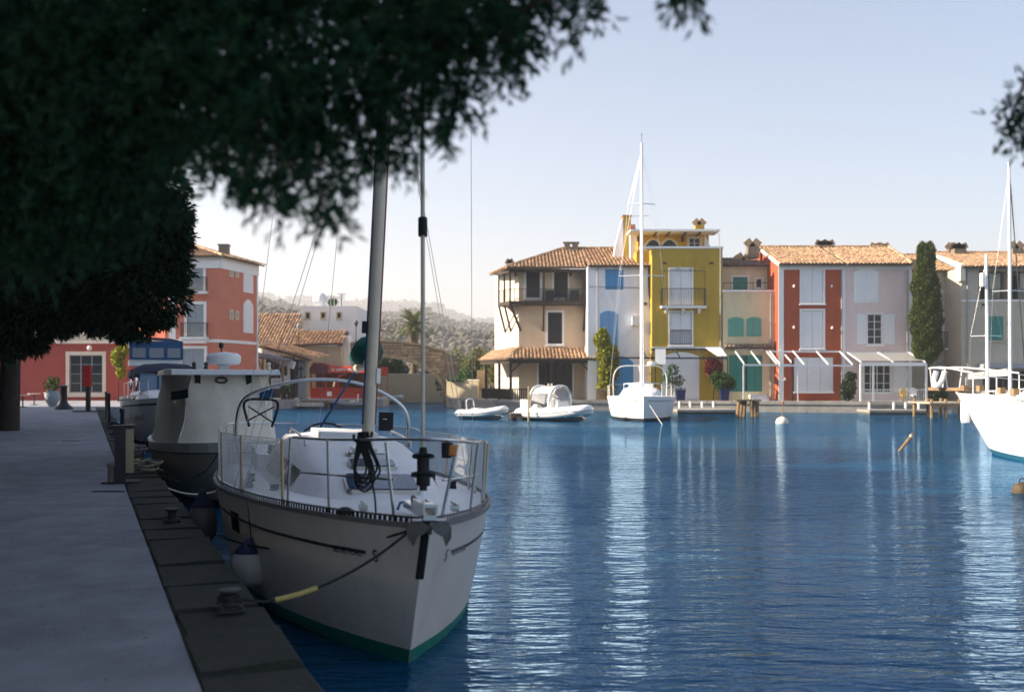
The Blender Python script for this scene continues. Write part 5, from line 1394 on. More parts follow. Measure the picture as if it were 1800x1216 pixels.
# winches and deck gear on the side deck
for x,y in ((-1.2,3.4),(-1.15,4.2),(-.95,2.9),(1.12,3.5),(1.1,4.6)):
    MB().lathe([(.0,0),(.055,0),(.045,.05),(.05,.09),(.0,.095)],(x,y),10).build('deck_block', M_black, boat, True).location.z=1.07
for x,y in ((-.72,6.1),(.72,6.1),(-.82,5.9),(.82,5.9)): MB().lathe([(.0,0),(.075,0),(.055,.06),(.065,.13),(.0,.14)],(x,y),12).build('winch', M_steel, boat, True).location.z=1.28
# opening port and names on the bow
for side in (-1,1):
    a=[HS.pt(f,t,side,.006) for f,t in ((.36,.60),(.405,.60),(.405,.80),(.36,.80))]; MB().add(a,[(0,1,2,3) if side>0 else (3,2,1,0)]).build('hull_port', M_glassdark, hull)
def hull_text(body,size,f,t,side):
    p=HS.pt(f,t,side,.007); px=(HS.pt(f+.02,t,side,.007)-p).normalized(); pu=(HS.pt(f,t+.05,side,.007)-p).normalized()
    ex=-px if side<0 else px
    ex=ex if side>0 else (p-HS.pt(f+.02,t,side,.007)).normalized()
    ez=ex.cross(pu).normalized(); pu=ez.cross(ex)
    return Matrix((( ex.x,pu.x,ez.x,p.x),(ex.y,pu.y,ez.y,p.y),(ex.z,pu.z,ez.z,p.z),(0,0,0,1)))
for side in (-1,1):
    text_part('BENETEAU',.085,M_dark if side<0 else mat('pale_letter',(.25,.24,.23),.6),hull,hull_text('',0,.085,.735,side)@Matrix.Translation((0,.0,0)),extrude=.0012)
    text_part('S',.15,M_dark if side<0 else MATS['pale_letter'],hull,hull_text('',0,.048,.73,side),'emblem',extrude=.0012)
# coiled dark rope hung on the pulpit
rc = root('rope_coil','coil of dark rope hanging over the sloop bow rail','rope',boat.matrix_world@Vector((0,0,0)) if False else (0,0,0))
def bw(p):                                                     # sloop frame to world
    a=R(16.2); p=Vector(p); b_=R(2.2); p=Vector((p.x*math.cos(b_)+p.z*math.sin(b_),p.y,p.z*math.cos(b_)-p.x*math.sin(b_))); return Vector((p.x*math.cos(a)-p.y*math.sin(a)-.84,p.x*math.sin(a)+p.y*math.cos(a)+8.33,p.z))
cp=bw((-.42,.18,1.84)); rc.location=cp
for k in range(6):
    wdk=.035+.010*k; hk=.36+.035*(k%4); off=.012*k-.03
    MB().tube(smooth([(off,-.01-.006*k,.02),(off-wdk*.5,-.03,-.12),(off-wdk,-.03,-hk*.8),(off+.02,-.035,-hk),(off+wdk+.03,-.03,-hk*.75),(off+wdk*.5,-.02,-.1),(off+.01,.015,.02)]),.0095,6).build('loop', M_rope, rc)
MB().tube(smooth([(.06,-.02,-.3),(.10,-.02,-.5),(.11,-.01,-.66)]),.0085,6).build('loose_end', M_rope, rc)
MB().tube(smooth([(-.07,-.03,.0),(-.05,-.045,-.05),(.06,-.045,-.04),(.08,-.02,.02)]),.013,6).build('wrap', M_rope, rc)

# mooring lines and fenders
def line(name,label,pts,rad,m,group='mooring lines of the sloop'):
    r_=root(name,label,'rope',pts[0],0,group); p0=Vector(pts[0])
    MB().tube([Vector(p)-p0 for p in pts],rad,7).build('rope',m,r_,True); return r_
bowp=bw((-.10,-.40,1.14))
cl1=q_at(7.15)-QN*.20+Vector((0,0,QZ+.10))                      # bollard on the kerb
edge1=q_at(7.25)+QN*.02+Vector((0,0,QZ+.03))
ln=line('mooring_line','dark bow line with yellow hose running to the quay bollard',rope([bowp,edge1],0,26,.10)+[cl1],.011,M_rope)
pts=rope([bowp,edge1],0,26,.10); p0=Vector(pts[0])
MB().tube([Vector(p)-p0 for p in pts[17:25]],.019,8).build('yellow_hose',M_hose,ln,True)
line('mooring_line','dark slack line hanging along the sloop side to the stern',rope([bowp,bw((-1.52,2.95,.62))],0,26,.16),.010,M_rope)
def fender(label,p,rad,ht,mb_,mt,top):
    r_=root('fender',label,'fender',p,0,'fenders of the sloop')
    MB().lathe([(.001,-ht*.5),(rad*.55,-ht*.47),(rad*.93,-ht*.30),(rad,-.02),(rad*.93,ht*.17),(rad*.70,ht*.36),(rad*.42,ht*.5),(rad*.22,ht*.6),(rad*.1,ht*.63)],(0,0),18).build('body',mb_,r_,True)
    MB().lathe([(rad*.80,ht*.30),(rad*.72,ht*.365),(rad*.44,ht*.505),(rad*.24,ht*.61),(rad*.12,ht*.66),(.001,ht*.67)],(0,0),18).build('cap',mt,r_,True)
    q=Vector(top)-Vector(p); MB().tube([(0,0,ht*.64),(q.x,q.y,q.z)],.007,6).build('lanyard',M_rope,r_)
fp=P(441,992,10.25); fender('large white ball fender with blue top between sloop and quay',fp,.205,.42,mat('fender_white',(.50,.47,.45),.55,.08,3),mat('fender_blue',(.012,.02,.07),.5),bw((-1.24,2.35,1.05)))
fp=P(356,915,12.2); fender('dark grey fender squeezed at the sloop quarter by the quay',fp,.17,.55,mat('fender_grey',(.10,.10,.11),.6),M_navy,bw((-1.46,4.3,1.0)))

# ---------------------------------------------------------------- beige workboat with canvas tent
PD=[(0,0),(.03,.28),(.08,.52),(.16,.74),(.28,.90),(.42,.98),(.6,1),(.8,.97),(1,.9)]
PW=[(0,0),(.05,.20),(.12,.40),(.22,.60),(.35,.74),(.5,.82),(.7,.84),(1,.78)]
HP=Hull(6.6,2.5,1.18,1.02,.98,.5,.75,PD,PW)
pb=root('canvas_tent_boat','beige motorboat under a canvas tent with radar dome, behind the sloop','motorboat',(-5.15,18.6,0),R(21),'boats moored along the near quay')
M_ph=mat('workboat_hull',(.46,.43,.38),.5,.12,1.2,.1,6,col2=(.33,.31,.27))
hb=HP.build(pb,M_ph); HP.deck(pb,M_deck)
HP.strip(pb,'gunwale',mat('gunwale_white',(.70,.68,.64),.5,.08,3),.86,1.02,.035); HP.strip(pb,'rub_rail',M_black,.845,.862,.045); HP.strip(pb,'boot_stripe',M_dark,-.05,.10,.006,par=hb)
zr=2.40
def tent(y,zt,wt,n=6):
    out=[]; e=HP.pt(HP.f_at(y),1.0); wb=max(.25,e.x-.04)
    for k in range(n+1):
        t=k/n; out.append((lerp(wb,wt,t**.9)+.02*math.sin(t*9+y*3),y,lerp(e.z+.02,zt,t)))
    return out
secs=[(.55,zr-.02,.62),(1.0,zr,.86),(2.2,zr+.02,.98),(3.6,zr+.02,1.0),(5.2,zr,.96)]
mb=MB(); rows=[tent(*s_) for s_ in secs]
for sgn in (-1,1):
    vs=[(sgn*p[0],p[1]+(.0 if i else -.0),p[2]) for i,r_ in enumerate(rows) for p in r_]; k=7
    mb.add(vs,[(i*k+j,(i+1)*k+j,(i+1)*k+j+1,i*k+j+1) for i in range(len(rows)-1) for j in range(k-1)])
tn=mb.build('tent_side',M_canvasb,pb,True)
fr=rows[0]; n_=10; vs=[]                                        # front panel leaning back, with folds
for j in range(7):
    for i in range(n_+1):
        t=i/n_*2-1; x=fr[j][0]*t; y=lerp(-.05,.55,j/6)+.30*t*t*(1-j/6)+.018*math.sin(i*2.1+j*.7); vs.append((x,y,fr[j][2]+ (0 if j else .02)))
MB().add(vs,[(j*(n_+1)+i,j*(n_+1)+i+1,(j+1)*(n_+1)+i+1,(j+1)*(n_+1)+i) for j in range(6) for i in range(n_)]).build('tent_front',M_canvasb,pb,True)
ht=MB().add([(-.98,.30,zr),(.98,.30,zr),(1.08,1.2,zr),(1.06,5.3,zr),(-1.06,5.3,zr),(-1.08,1.2,zr),(-.96,.34,zr+.09),(.96,.34,zr+.09),(1.05,1.2,zr+.11),(1.03,5.28,zr+.1),(-1.03,5.28,zr+.1),(-1.05,1.2,zr+.11)],[(5,4,3,2,1,0),(6,7,8,9,10,11)]+[(i,(i+1)%6,(i+1)%6+6,i+6) for i in range(6)]).build('hardtop',M_whitehull,pb)
MB().lathe([(.02,0),(.30,.02),(.34,.08),(.34,.18),(.28,.24),(.02,.27)],(.12,2.2),20).build('radar_dome',M_whitehull,ht,True).location.z=zr+.20
MB().box(.02,.22,2.1,2.3,zr+.1,zr+.205).build('radar_mount',M_whitehull,ht); MB().tube([(.10,2.5,zr+.1),(.10,2.5,zr+.62)],.014,6).build('antenna',M_black,ht); MB().lathe([(.03,0),(.05,.03),(.05,.1),(.02,.12)],(.10,2.5),8).build('stern_light',M_dark,ht).location.z=zr+.55
for x in (-.52,-.30,.88): MB().lathe([(.0,0),(.05,0),(.03,.06),(.045,.11),(0,.15)],(x,1.2),8).build('deck_fitting',M_dark if x<0 else M_creamside,ht).location.z=zr+.11
for x in (-.5,.42): MB().box(x-.05,x+.05,.50,.60,zr-.26,zr-.0).build('strap_buckle',M_black,tn)
MB().tube([(-.08+.10*math.cos(a),.475,zr-.10+.05*math.sin(a)) for a in np.linspace(0,2*math.pi,12)[:-1]],.02,5,closed=True).build('handle',M_dark,tn)
for x0,x1,z0 in ((-.97,-.68,1.98),(.60,.86,1.98)):
    yy_=.36 if x0<0 else .34
    MB().add([(x0,yy_+.02,z0-.05),(x1,yy_-.10,z0),(x1,yy_-.07,z0+.16),(x0,yy_+.05,z0+.11)],[(0,1,2,3)]).build('tent_window',M_glassdark if x0<0 else M_blue,tn)
MB().box(-.14,.16,-.42,-.22,1.17,1.25).build('bow_fitting',M_black,pb)
line('mooring_line','thin line hanging from the tent boat bow',[Vector(pb.location)+Vector((.05,-.45,1.15)),Vector(pb.location)+Vector((-.25,-.5,.7)),Vector(pb.location)+Vector((-.75,-.2,.45)),q_at(18.0)+QN*.05+Vector((0,0,QZ-.05))],.010,M_rope,'mooring lines at the near quay')
line('mooring_line','pale line slack between the tent boat and the quay',rope([Vector(pb.location)+Vector((-.2,-.15,.30)),q_at(17.2)+QN*.02+Vector((0,0,.55))],0,14,.10),.012,M_ropew,'mooring lines at the near quay')

# ---------------------------------------------------------------- white cruiser with navy canopy, and flybridge boat
def cruiser(name,label,loc,rz,L,B,zb,canopy,fly):
    HC=Hull(L,B,zb,zb*.86,zb*.8,.9,.6,PD,PW)
    r_=root(name,label,'motorboat',loc,rz,'boats moored along the near quay')
    hb=HC.build(r_,M_whitehull); HC.deck(r_,M_deck); HC.strip(r_,'rub_rail',M_dark,.86,.90,.03); HC.strip(r_,'boot_stripe',M_navy,-.05,.12,.006,par=hb)
    for side in (-1,1):
        for f in (.16,.22,.30):
            c=HC.pt(f,.66,side,.012); ex=(HC.pt(f+.01,.66,side,.012)-c).normalized(); uz=Vector((0,0,1))
            MB().add([c+ex*.16*math.cos(a)+uz*.12*math.sin(a) for a in np.linspace(0,2*math.pi,11)[:-1]],[tuple(range(10))[::side]]).build('porthole',M_glassdark,hb)
    z0=zb*.9
    b=B/2
    co=coach([(L*.16,b*.35,b*.25,z0,z0+.05),(L*.28,b*.66,b*.5,z0,z0+.30),(L*.36,b*.72,b*.6,z0,z0+.38),(L*.40,b*.74,b*.62,z0,z0+.40)]).build('foredeck_cabin',M_whitehull,r_,True)
    y0,y1,y2=L*.34,L*.46,L*.86; zt=z0+canopy
    # raked windscreen
    ws=MB().add([(-b*.72,y0,z0+.35),(b*.72,y0,z0+.35),(b*.62,y1,z0+.95),(-b*.62,y1,z0+.95)],[(0,1,2,3)]).build('windscreen',glassmat('blue_screen',(.06,.13,.22),.1),r_)
    for t in (0,.33,.66,1): MB().beam((lerp(-b*.72,b*.72,t),y0-.01,z0+.35),(lerp(-b*.62,b*.62,t),y1-.01,z0+.97),.05,.05).build('screen_post',M_navy,ws)
    for sgn in (-1,1): MB().add([(sgn*b*.72,y0,z0+.35),(sgn*b*.80,y1+.9,z0+.30),(sgn*b*.70,y1+.9,z0+.95),(sgn*b*.62,y1,z0+.95)],[(0,1,2,3)]).build('side_screen',MATS['blue_screen'],r_)
    # canopy frame and cloth with windows
    mb=MB(); cs_=[]
    for k in range(7):
        t=k/6; y=lerp(y1,y2,t); hz_=zt-.30*(1-min(1,t*3.0))**2
        cs_.append([(-b*.74,y,z0+.9-.2*t),(-b*.70,y,hz_-.16),(-b*.5,y,hz_-.02),(0,y,hz_+.03),(b*.5,y,hz_-.02),(b*.70,y,hz_-.16),(b*.74,y,z0+.9-.2*t)])
    vs=[p for c in cs_ for p in c]; mb.add(vs,[(i*7+j,(i+1)*7+j,(i+1)*7+j+1,i*7+j+1) for i in range(6) for j in range(6)])
    cn=mb.build('canopy',M_navy,r_,True)
    f0=cs_[0]; MB().add([f0[0],f0[6],f0[5],f0[4],f0[3],f0[2],f0[1]],[tuple(range(7))]).build('canopy_front',M_navy,cn)
    for x0,x1 in ((-.64,-.28),(-.22,.22),(.28,.64)):
        MB().add([(b*x0,y1-.03,z0+.98),(b*x1,y1-.03,z0+.98),(b*x1*.95,y1-.015,zt-.52),(b*x0*.95,y1-.015,zt-.52)],[(0,1,2,3)]).build('canopy_window',glassmat('vinyl_window',(.22,.23,.25),.25),cn)
    for side in (-1,1):
        tops=[HC.edge(y,side,.1)+Vector((0,0,.62)) for y in (L*.02,L*.1,L*.2,L*.32)]
        MB().tube(smooth(tops),.015,6).build('bow_rail',M_steel,r_)
        for tp in tops: MB().tube([tp-Vector((0,0,.62)),tp],.013,6).build('rail_post',M_steel,r_)
    if fly:
        zf=zt+.05; MB().box(-b*.72,b*.72,L*.42,L*.82,zf-.02,zf+.30).build('flybridge',M_whitehull,r_)
        for p in ((-.66,.44),(.66,.44),(-.66,.8),(.66,.8)): MB().tube([(b*p[0],L*p[1],zf+.3),(b*p[0],L*p[1],zf+1.25)],.02,6).build('canopy_pole',M_steel,r_)
        vs=[]; 
        for t in (0,.5,1):
            y=lerp(L*.41,L*.82,t)
            for x,z in ((-.74,.95),(-.70,1.22),(-.4,1.34),(0,1.38),(.4,1.34),(.70,1.22),(.74,.95)): vs.append((b*x,y,zf+z))
        fc=MB().add(vs,[(i*7+j,(i+1)*7+j,(i+1)*7+j+1,i*7+j+1) for i in range(2) for j in range(6)]).build('bimini',M_blue,r_,True)
        for x0,x1 in ((-.66,-.30),(-.2,.2),(.30,.66)):
            MB().add([(b*x0,L*.405,zf+.38),(b*x1,L*.405,zf+.38),(b*x1,L*.41,zf+.86),(b*x0,L*.41,zf+.86)],[(0,1,2,3)]).build('bimini_window',MATS['vinyl_window'],fc)
        MB().add([(-b*.74,L*.41,zf+.28),(b*.74,L*.41,zf+.28),(b*.74,L*.412,zf+1.2),(-b*.74,L*.412,zf+1.2)],[(0,1,2,3)]).build('bimini_front',M_blue,fc)
    return r_
cruiser('canopy_cruiser','white motor cruiser with navy cockpit canopy behind the tent boat','motorboat' and (-11.3,34.3,0),R(22),8.5,3.1,1.75,1.35,False)
cruiser('flybridge_cruiser','white flybridge cruiser with blue bimini farther along the quay',(-16.1,47,0),R(22),10,3.4,1.7,1.45,True)
# dark dinghy wedged between cruiser and quay
# ---------------------------------------------------------------- far sloop and the masts by the right yacht
def far_sloop(name,label,loc,rz,L,B,zb,mast_h,my,group,simple=False):
    HF=Hull(L,B,zb,zb*.93,zb*.9,.7,.6)
    r_=root(name,label,'sailboat',loc,rz,group)
    hb=HF.build(r_,M_whitehull); HF.deck(r_,M_deck)
    HF.strip(r_,'boot_stripe',M_dark,-.05,.13,.008,par=hb); HF.strip(r_,'cove_stripe',mat('grey_line',(.3,.3,.33),.5),.80,.84,.008,.02,1,par=hb)
    z0=zb*.98
    coach([(L*.2,B*.16,B*.10,z0,z0+.03),(L*.3,B*.26,B*.2,z0,z0+.28),(L*.42,B*.31,B*.24,z0,z0+.42),(L*.66,B*.32,B*.25,z0-.05,z0+.46)]).build('coachroof',M_deck,r_,True)
    ms=MB().tube([(0,my,z0+.3),(0,my+.05,z0+mast_h*.5),(0,my+.25,mast_h)],[.105,.10,.075],10).build('mast',M_whitehull,r_,True)
    for q in ((.52,1.35),(.78,.8)) if not simple else ((.5,.9),):
        zq=mast_h*q[0]; MB().tube([(-q[1],my+.3,zq-.03),(0,my+.08,zq),(q[1],my+.3,zq-.03)],.03,6).build('spreader',M_whitehull,ms)
        for sgn in (-1,1): MB().tube([(sgn*B*.47,my+.3,zb),(sgn*q[1],my+.3,zq),(0,my+.2,mast_h*.97)],.0045,4).build('shroud',M_steel,ms)
    if not simple: MB().tube([(0,-.6,zb+.1),(0,my+.2,mast_h*.97)],[.028,.018],6).build('furled_genoa',M_whitehull,r_)
    MB().tube([(0,my+.15,z0+1.55),(0,my+4.2,z0+1.5)],.08,8).build('boom',M_whitehull,r_); MB().tube([(0,my+.3,z0+1.75),(0,my+4,z0+1.68)],[.18,.12],9).build('sail_cover',M_ropew,r_)
    tops=[]
    pul=MB().tube(smooth([HF.edge(1.2,-1)+Vector((0,0,.7)),HF.edge(.2,-1)+Vector((-.1,0,.72)),Vector((0,-.6,zb+.74)),HF.edge(.2,1)+Vector((.1,0,.72)),HF.edge(1.2,1)+Vector((0,0,.7))]),.03,6).build('pulpit',M_whitemetal,r_)
    for sgn in (-1,1):
        for y in (.1,1.2): MB().tube([HF.edge(y,sgn),HF.edge(y,sgn)+Vector((0,0,.7))],.025,5).build('pulpit_leg',M_whitemetal,pul)
        st=[HF.edge(y,sgn)+Vector((0,0,.68)) for y in (1.2,L*.3,L*.45,L*.6,L*.75,L*.92)]
        MB().tube(st,.012,4).build('lifeline',M_steel,r_)
        for p in st: MB().tube([p-Vector((0,0,.68)),p],.022,5).build('stanchion',M_creamside,r_)
        if simple: continue
        a=HF.edge(L*.93,sgn); MB().tube(smooth([a,a+Vector((0,.1,1.25)),Vector((sgn*B*.30,L*.95,zb+1.75)),Vector((0,L*.95,zb+1.8))]),.032,7).build('stern_arch',M_whitemetal,r_,True)
    if simple: return r_
    MB().box(-B*.18,B*.18,L*.60,L*.70,z0+.44,z0+.72).build('spray_hood',M_whitehull,r_)
    MB().lathe([(.02,0),(.26,.02),(.26,.22),(.02,.26)],(B*.18,L*.95),12).build('radar_dome',M_whitehull,r_,True).location.z=zb+1.85
    if not simple:
        MB().box(B*.24,B*.40,L*.95,L*.97,zb+1.9,zb+2.9).build('liferaft_panel',M_whitehull,r_)
        MB().tube([(0,my,mast_h),(0,my,mast_h+.5)],.015,4).build('wind_vane',M_dark,ms); MB().box(-.02,.02,my-.25,my+.25,mast_h+.42,mast_h+.48).build('vane_arrow',M_dark,ms)
    return r_
far_sloop('white_sloop','white cruising sloop moored bow out before the mustard house','' or (fx(1131,56.5),56.5,0),R(-6),10.5,4.15,1.42,16.4,4.3,'sailboats across the water')
line('mooring_line','pale bow line from the far white sloop into the water',[P(1142,712,55.6),P(1160,740,54.6),P(1176,762,50.5)],.02,M_ropew,'lines across the water')
far_sloop('white_sloop','white sloop whose tall mast rises behind the white yacht at the right edge',(29.03,57.0,0),R(-9),7.6,2.4,1.1,fz(285,61),4.0,'sailboats across the water',True)
rA=[o for o in bpy.data.objects if o.name.startswith('white_sloop') and o.parent is None][-1]
MB().tube([(0,4.2,fz(285,61)*.97),(1.15,4.6,1.15)],.035,5).build('dark_stay',M_dark,rA)
r2=far_sloop('white_sloop','white sloop with radar on its short mast, left of the tall mast',(28.76,60.0,0),R(-10),6.8,2.2,.95,fz(446,63.2),3.2,'sailboats across the water',True)
MB().lathe([(.02,0),(.16,.03),(.16,.85),(.02,.88)],(-.30,3.15),10).build('radar_reflector',M_whitehull,r2,True).location.z=fz(504,63)

# ---------------------------------------------------------------- big white yacht at the right edge
HY=Hull(13.5,3.9,1.92,1.45,1.5,1.9,.8)
yr=root('white_yacht','large white yacht with blue boot stripe cut by the right edge','yacht',(15.05,32.1,0),math.pi+R(10.5),'sailboats across the water')
hb=HY.build(yr,M_whitehull); HY.deck(yr,M_deck); HY.strip(yr,'boot_stripe',mat('boot_blue',(.012,.09,.15),.5),-.05,.085,.008,par=hb)
HY.strip(yr,'sheer_rail',M_creamside,.97,1.02,.03)
coach([(1.4,.35,.2,1.8,1.82),(2.4,.9,.55,1.75,2.15),(3.4,1.2,.75,1.68,2.45),(5.5,1.45,1.0,1.6,2.5),(9,1.5,1.05,1.6,2.45)]).build('deck_cover',mat('white_cover',(.74,.73,.71),.85,.06,2,.3,5),yr,True)
for y in (2.4,3.4,4.4,5.4): 
    zt_=table([(2.4,2.15),(3.4,2.45),(5.5,2.5)],y); wb=table([(2.4,.9),(3.4,1.2),(5.5,1.45)],y); wt=table([(2.4,.55),(3.4,.75),(5.5,1.0)],y)
    MB().tube([(-wb-.01,y,1.72),(-lerp(wb,wt,.8)-.01,y,lerp(1.7,zt_,.72)+.01),(-wt*.9,y,lerp(1.7,zt_,.95)+.012),(0,y,zt_+.035),(wt*.9,y,lerp(1.7,zt_,.95)+.012),(wb+.01,y,1.72)],.015,5).build('cover_strap',M_greyshut,yr)
# bowsprit platform, pulpit, anchor and rolled dinghy gear at the bow
bsp=MB().box(-.22,.22,-3.1,-1.2,1.95,2.05).build('bowsprit',M_timber,yr)
MB().tube(smooth([HY.edge(.2,-1)+Vector((0,0,.75)),(-.35,-2.0,2.72),(-.25,-3.0,2.7),(.25,-3.0,2.7),(.35,-2.0,2.72),HY.edge(.2,1)+Vector((0,0,.75))]),.028,6).build('pulpit',M_whitemetal,yr)
for x,y in ((-.28,-2.9),(.28,-2.9),(-.32,-2.0),(.32,-2.0)): MB().tube([(x*.7,y,2.04),(x,y,2.7)],.022,5).build('pulpit_leg',M_whitemetal,yr)
MB().tube(smooth([(.30,-2.5,2.6),(.36,-2.55,2.25),(.40,-2.3,2.1),(.42,-2.0,2.3),(.38,-1.9,2.6)]),.09,8).build('life_ring_cover',M_whitehull,yr,True)
for x,y in ((.2,-1.1),(-.15,-.8),(.7,1.4),(.85,2.2)): MB().box(x-.09,x+.09,y-.09,y+.09,1.93-.03*y if y>0 else 1.95,2.12-.03*y if y>0 else 2.13).build('deck_fitting',M_timber,yr)
for side in (-1,1):
    st=[HY.edge(y,side)+Vector((0,0,.7)) for y in (.2,2,4,6,8,10)]; MB().tube(st,.012,4).build('lifeline',M_steel,yr)
    for p in st: MB().tube([p-Vector((0,0,.7)),p],.018,5).build('stanchion',M_whitemetal,yr)
MB().tube([(0,6.2,2.4),(0,6.3,15.2)],[.12,.09],10).build('mast',M_whitehull,yr,True)
r_=root('fender','white cylindrical fender hanging off the yacht bow','fender',P(1697,722,33.2)); MB().lathe([(.01,-.42),(.13,-.38),(.15,-.25),(.15,.25),(.12,.36),(.03,.42)],(0,0),12).build('body',M_whitehull,r_,True); MB().tube([(0,0,.4),(.15,.3,1.1)],.01,4).build('lanyard',M_ropew,r_)

# ---------------------------------------------------------------- inflatables
def rib(name,label,loc,rz,L,B,tr,console,m=M_whitehull):
    r_=root(name,label,'inflatable boat',loc,rz,'inflatables by the cream house'); b=B/2-tr; z=tr+.12
    pts=[(-b,L,z),(-b,L*.75,z),(-b,L*.45,z+.02),(-b*.85,L*.22,z+.10),(-b*.45,L*.05,z+.2),(0,0,z+.24),(b*.45,L*.05,z+.2),(b*.85,L*.22,z+.10),(b,L*.45,z+.02),(b,L*.75,z),(b,L,z)]
    sp=smooth(pts,4); rad=[tr]*len(sp); rad[0]=rad[-1]=tr*.45; rad[1]=rad[-2]=tr*.85
    tb=MB().tube(sp,rad,14).build('tube',m,r_,True)
    gp=[p+Vector((0,0,0)) for p in sp]
    st=[Vector((p.x*(1+ (tr*1.0)/max(.25,abs(p.x)) if abs(p.x)>.05 else 1),p.y-(tr*1.0 if abs(p.x)<b*.5 else 0),p.z)) for p in sp]
    MB().tube(st,.03,5).build('rub_strake',M_greyshut,tb)
    vs=[]
    for t in range(9):
        f=t/8; y=lerp(L*.03,L*.97,f); wv=b*min(1,(f*2.2+.05))**.7; vs+=[(-wv,y,z-tr*.6),(0,y,-.25+.35*(1-min(1,f*3))),(wv,y,z-tr*.6)]
    MB().add(vs,[(3*i+j,3*i+3+j,3*i+4+j,3*i+1+j) for i in range(8) for j in range(2)]).build('hull',mat('rib_hull',(.45,.45,.46),.4,.05,2),r_,True)
    MB().box(-b*.95,b*.95,L*.15,L*.93,z-tr*.5,z-tr*.42).build('floor',M_greyshut,r_); MB().box(-b,b,L*.93,L*.97,z-tr*.6,z+tr*.6).build('transom',M_whitehull,r_)
    og=MB().box(-.17,.17,L*.97,L*1.08,z+.12,z+.75).build('outboard',M_whitehull if console else M_dark,r_); MB().box(-.06,.06,L*.99,L*1.06,-.3,z+.12).build('outboard_leg',M_dark,og)
    if console:
        MB().add([(-.45,L*.34,z),(.45,L*.34,z),(.45,L*.52,z),(-.45,L*.52,z),(-.38,L*.38,z+.75),(.38,L*.38,z+.75),(.38,L*.48,z+.9),(-.38,L*.48,z+.9)],[(4,5,6,7),(0,1,5,4),(1,2,6,5),(2,3,7,6),(3,0,4,7)]).build('console',M_whitehull,r_)
        MB().add([(-.42,L*.33,z+.72),(.42,L*.33,z+.72),(.36,L*.42,z+1.35),(-.36,L*.42,z+1.35)],[(0,1,2,3)]).build('windscreen',glassmat('smoked_screen',(.3,.3,.32),.15,.75),r_)
        for y in (L*.44,L*.78):
            MB().tube(smooth([(-b,y,z),(-b*.95,y-.05,z+.9),(-b*.6,y-.1,z+1.42),(0,y-.1,z+1.55),(b*.6,y-.1,z+1.42),(b*.95,y-.05,z+.9),(b,y,z)]),.07,8).build('canopy_hoop',M_whitehull,r_,True)
        vs=[]
        for y in (L*.40,L*.58,L*.78):
            for x,zz_ in ((-.85,1.1),(-.6,1.40),(0,1.56),(.6,1.40),(.85,1.1)): vs.append((b*x,y-.1,z+zz_))
        MB().add(vs,[(i*5+j,(i+1)*5+j,(i+1)*5+j+1,i*5+j+1) for i in range(2) for j in range(4)]).build('canopy',mat('grey_canopy',(.42,.41,.40),.8,.1,3),r_,True)
        for sgn in (-1,1): MB().add([(sgn*b*.95,L*.5,z+.5),(sgn*b*.95,L*.74,z+.75),(sgn*b*.85,L*.74,z+1.1),(sgn*b*.88,L*.42,z+1.05)],[(0,1,2,3)]).build('side_curtain',MATS['smoked_screen'],r_)
        MB().lathe([(.02,0),(.33,.05),(.36,.25),(.2,.5),(.02,.52)],(-.55*b,L*.72),12).build('seat',M_whitehull,r_,True).location.z=z
        for x in (-.1,.15): MB().lathe([(.02,0),(.05,.02),(.05,.12),(.01,.14)],(x,L*.6),7).build('lamp',M_creamside,r_).location.z=z+1.55
    else:
        MB().tube(smooth([(-b*.6,L*.78,z),(-b*.6,L*.80,z+.75),(b*.6,L*.80,z+.75),(b*.6,L*.78,z)]),.03,6).build('roll_bar',M_whitemetal,r_)
        MB().box(-.3,.3,L*.55,L*.7,z-.1,z+.3).build('console',M_whitehull,r_)
    return r_
rib('inflatable_boat','small white inflatable dinghy afloat below the cream house porch',(fx(886,60.2),59.6,0),R(58),3.0,1.6,.23,False)
rib('inflatable_boat','white rigid inflatable with canopy moored beside the far sloop',(fx(1028,57.5),56.2,0),R(40),5.0,2.3,.30,True)
rib('inflatable_boat','small grey inflatable tied under the restaurant pontoon',(fx(585,84.4),84.3,0),R(-86),2.6,1.4,.2,False,mat('grey_rubber',(.22,.23,.22),.7))
rib('inflatable_boat','white open tender moored under the bridge arch',(fx(705,99.5),99.6,0),R(84),5.2,2.0,.26,False)
# upturned dinghies on the pontoon edge
for i,(u,v) in enumerate(((517,714),(537,716),(556,714))):
    Yd=85.3; r_=root('upturned_dinghy','small white upturned dinghy on the pontoon edge, %s of three'%['leftmost','middle','rightmost'][i],'dinghy',(fx(u,Yd),Yd,.12),R(25+12*i),'upturned dinghies')
    vs=[]
    for t in range(9):
        f=t/8*2-1; wv=.42*(1-f*f)**.5+.02; vs+=[(-wv,f*1.0,0),(-wv*.8,f*1.0,.22),(0,f*.96,.32),(wv*.8,f*1.0,.22),(wv,f*1.0,0)]
    MB().add(vs,[(5*k+j,5*k+5+j,5*k+6+j,5*k+1+j) for k in range(8) for j in range(4)]).build('shell',M_ropew,r_,True); MB().box(-.02,.02,-.9,.9,.315,.36).build('keel',M_timber,r_)
